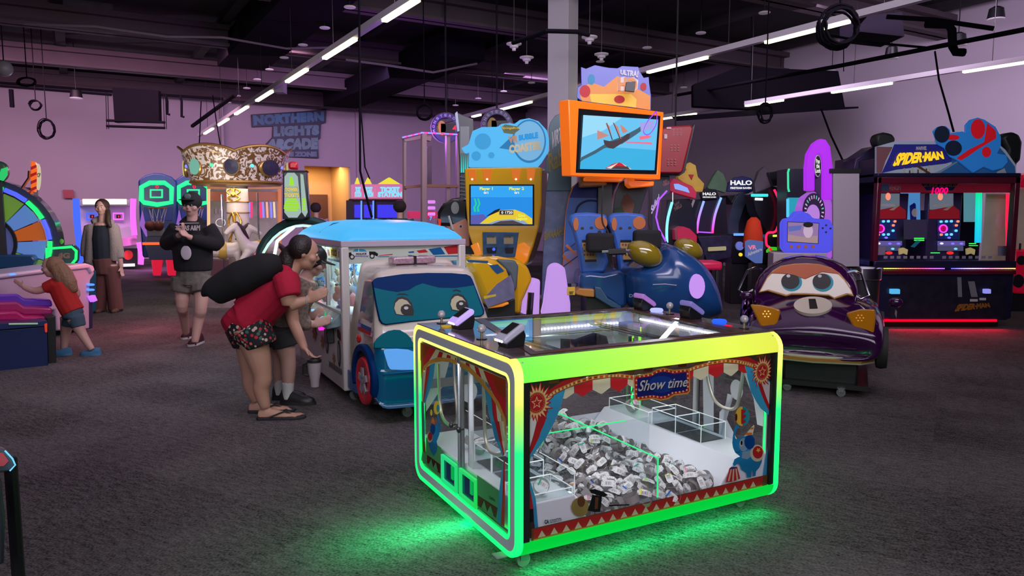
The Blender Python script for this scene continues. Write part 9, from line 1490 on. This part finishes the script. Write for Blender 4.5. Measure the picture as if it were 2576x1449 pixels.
pipe('thin rod bracing from the black pipe toward the dark duct', [(2060, 85, 13), (2200, 108, 12.6), (2355, 122, 12)], 0.02); pipe('black cross pipe at the upper right corner', [(2230, 42, 11.5), (2350, 50, 11.3), (2500, 72, 11)], 0.035)
pipe('thin black rail with small spotlights left of the first channel light', [(484, 317, 20.5), (592, 238, 17)], 0.05)
pipe('grey column clamp pipe wrapping the tall column', [(1290, 108, 7.9), (1340, 92, 7.6), (1376, 78, 7.35), (1452, 80, 7.3), (1480, 88, 7.5)], 0.022)
for lab, pts in (('black cable hanging straight down above the lit blue van roof', [(903, -20, 9), (905, 200, 9.0), (906, 430, 9.0), (918, 480, 9.0), (935, 545, 8)]), ('thinner black cable hanging beside the warm doorway', [(906, 255, 9.3), (912, 330, 9.3), (918, 420, 9.3), (930, 450, 9.3)]), ('black cable slanting down to the lit header of the pusher cabinet', [(2352, 130, 11.5), (2362, 200, 11), (2385, 280, 10.5), (2400, 335, 10)]), ('black cable slanting down beside the violet padlock machine', [(2066, 275, 12), (2090, 340, 11.6), (2130, 425, 10.5)]), ('thin cable holding the left side of the carousel crown', [(506, 255, 13), (503, 330, 12.8), (500, 385, 12.6)]), ('thin cable holding the middle of the carousel crown', [(535, 240, 13), (545, 310, 12.8), (556, 375, 12.6)])): pipe(lab, pts, 0.014 if 'thin' not in lab else 0.009, PBK, 'cable', 'cable', 6)
# coils of cable
def coil(label, px, py, Y, r, n=5, sq=1.0):
    c = D(px, py, Y); T = Thing('cable_coil', label, 'cable coil', c, 0, None); rr = random.Random(px)
    for q in range(n): k_ = rr.uniform(0.8, 1.05); a0 = rr.uniform(-.25, .25); MB().tube([(r*k_*math.cos(R(a))+rr.uniform(-.01, .01), 0.02*q-0.05+a0*0.1*math.sin(R(a)), r*k_*sq*math.sin(R(a))-a0*r*0.3) for a in range(0, 360, 15)], 0.011, 5, True).build('loop', PBK, T.o)
    MB().tube([(0, 0, r*sq*0.9), (0, 0, ZC-c.z)], 0.01, 5).build('hanger', PBK, T.o)
coil('big coil of black cable hanging across the long channel light', 2112, 68, 6.6, 0.17, 7, 1.05); coil('black coil hanging above the glass drop tower', 1068, 282, 12.5, 0.13, 5); coil('dim coil hanging below the right channel light', 1925, 285, 10, 0.09, 4, 1.4)
coil('black coil lying over the pipes at the far left', 68, 205, 15, 0.18, 4, 0.5); coil('tangled black coil hanging on the pink wall, upper of two', 90, 265, 17, 0.15, 4, 0.8); coil('tangled black coil hanging on the pink wall, lower of two', 118, 325, 17, 0.19, 5, 1.2)
# hanging black screen and its rails
T = Thing('hanging_screen', 'black box hanging in front of the pink wall with thin rails below', 'screen', D(342, 270, 18), 0); k = K(T, I_); k.s('box', [(282, 220), (398, 228), (400, 304), (288, 308)], PBK, 0, 0.15); 
for y in (303, 317): k.t('rail', [(268, y), (415, y+5)], PBK, 0.03, -0.05)
for x in (266, 271, 411, 416): k.t('wire', [(x, 232), (x+3, 325)], PBK, 0.008, -0.04)
for x, y in ((28, 270), (345-222, 0)): 
    if y: k.t('bracket', [(x, 225), (x+3, y)], PBK, 0.05, 0.0)
for lab, x, y in (('short black rod pair hanging right of the hanging screen', 421, 288), ('short hooked black rod right of the hanging screen', 457, 294)): pipe(lab, [(x-4, 240, 18.5), (x, 255, 18.5), (x, y, 18.5), (x+6, y, 18.5)], 0.03, PBK, 'rod', 'rod')
# big dark duct on the right
T = Thing('ceiling_duct', 'huge black duct box hanging in front of the right wall', 'duct', D(1935, 230, 16.2), R(0)); k = K(T, I_); k.s('duct', [(1744, 212), (1860, 168), (2110, 178), (2127, 272), (1975, 280), (1744, 268)], PBK, 0, 0.2, 0.02); k.s('lower_edge', [(1690, 293), (1900, 276), (2160, 268), (2160, 272), (1900, 290), (1700, 304)], PBK, -0.05, 0.04)
for x in (1890, 2122): k.t('rod', [(x, 180), (x, -100)], PBK, 0.01, 0.2)
T = Thing('ceiling_duct', 'dark duct box high at the upper right behind the cable coil', 'duct', D(2220, 60, 12.8), R(0)); k = K(T, I_); k.s('duct', [(2165, 40), (2270, 30), (2275, 92), (2165, 80)], PGR, 0, 0.8)
for q, (z, u0, u1, a) in enumerate(((ZC-0.75, -16, -8, 1.5), (ZC-0.8, -12, -3, 5.5), (ZC-0.7, -19, -11, -4))): mb = MB(); rbox(mb, a, a+1.1, u0, u1, z, z+0.5); tag(mb.build('ceiling_duct', PGR, None), ('broad dark duct running overhead left of the column', 'broad dark duct running toward the far wall above the ring signs', 'broad dark duct high over the left part of the hall')[q], 'duct')
MB_ = MB().bb(-0.09, -0.12, -0.1, 0.09, 0.12, 0.1).build('speaker_box', mat('box_grey', (0.3, 0.28, 0.3), 0.6), None); MB_.location = D(705, 221, 14.2); tag(MB_, 'small grey box fixed under the first channel light', 'speaker')
T = hang('globe_lamp', 'dull pale globe hanging at the far left under the ceiling', 10, 172, 15, 'lamp'); MB().ball((0, 0, 0), 0.16, 10).build('globe', mat('globe_dull', (0.28, 0.3, 0.28), 0.4), T.o); MB().tube([(0, 0, 0.1), (0, 0, ZC-T.loc.z)], 0.012, 5).build('stem', BLK, T.o)
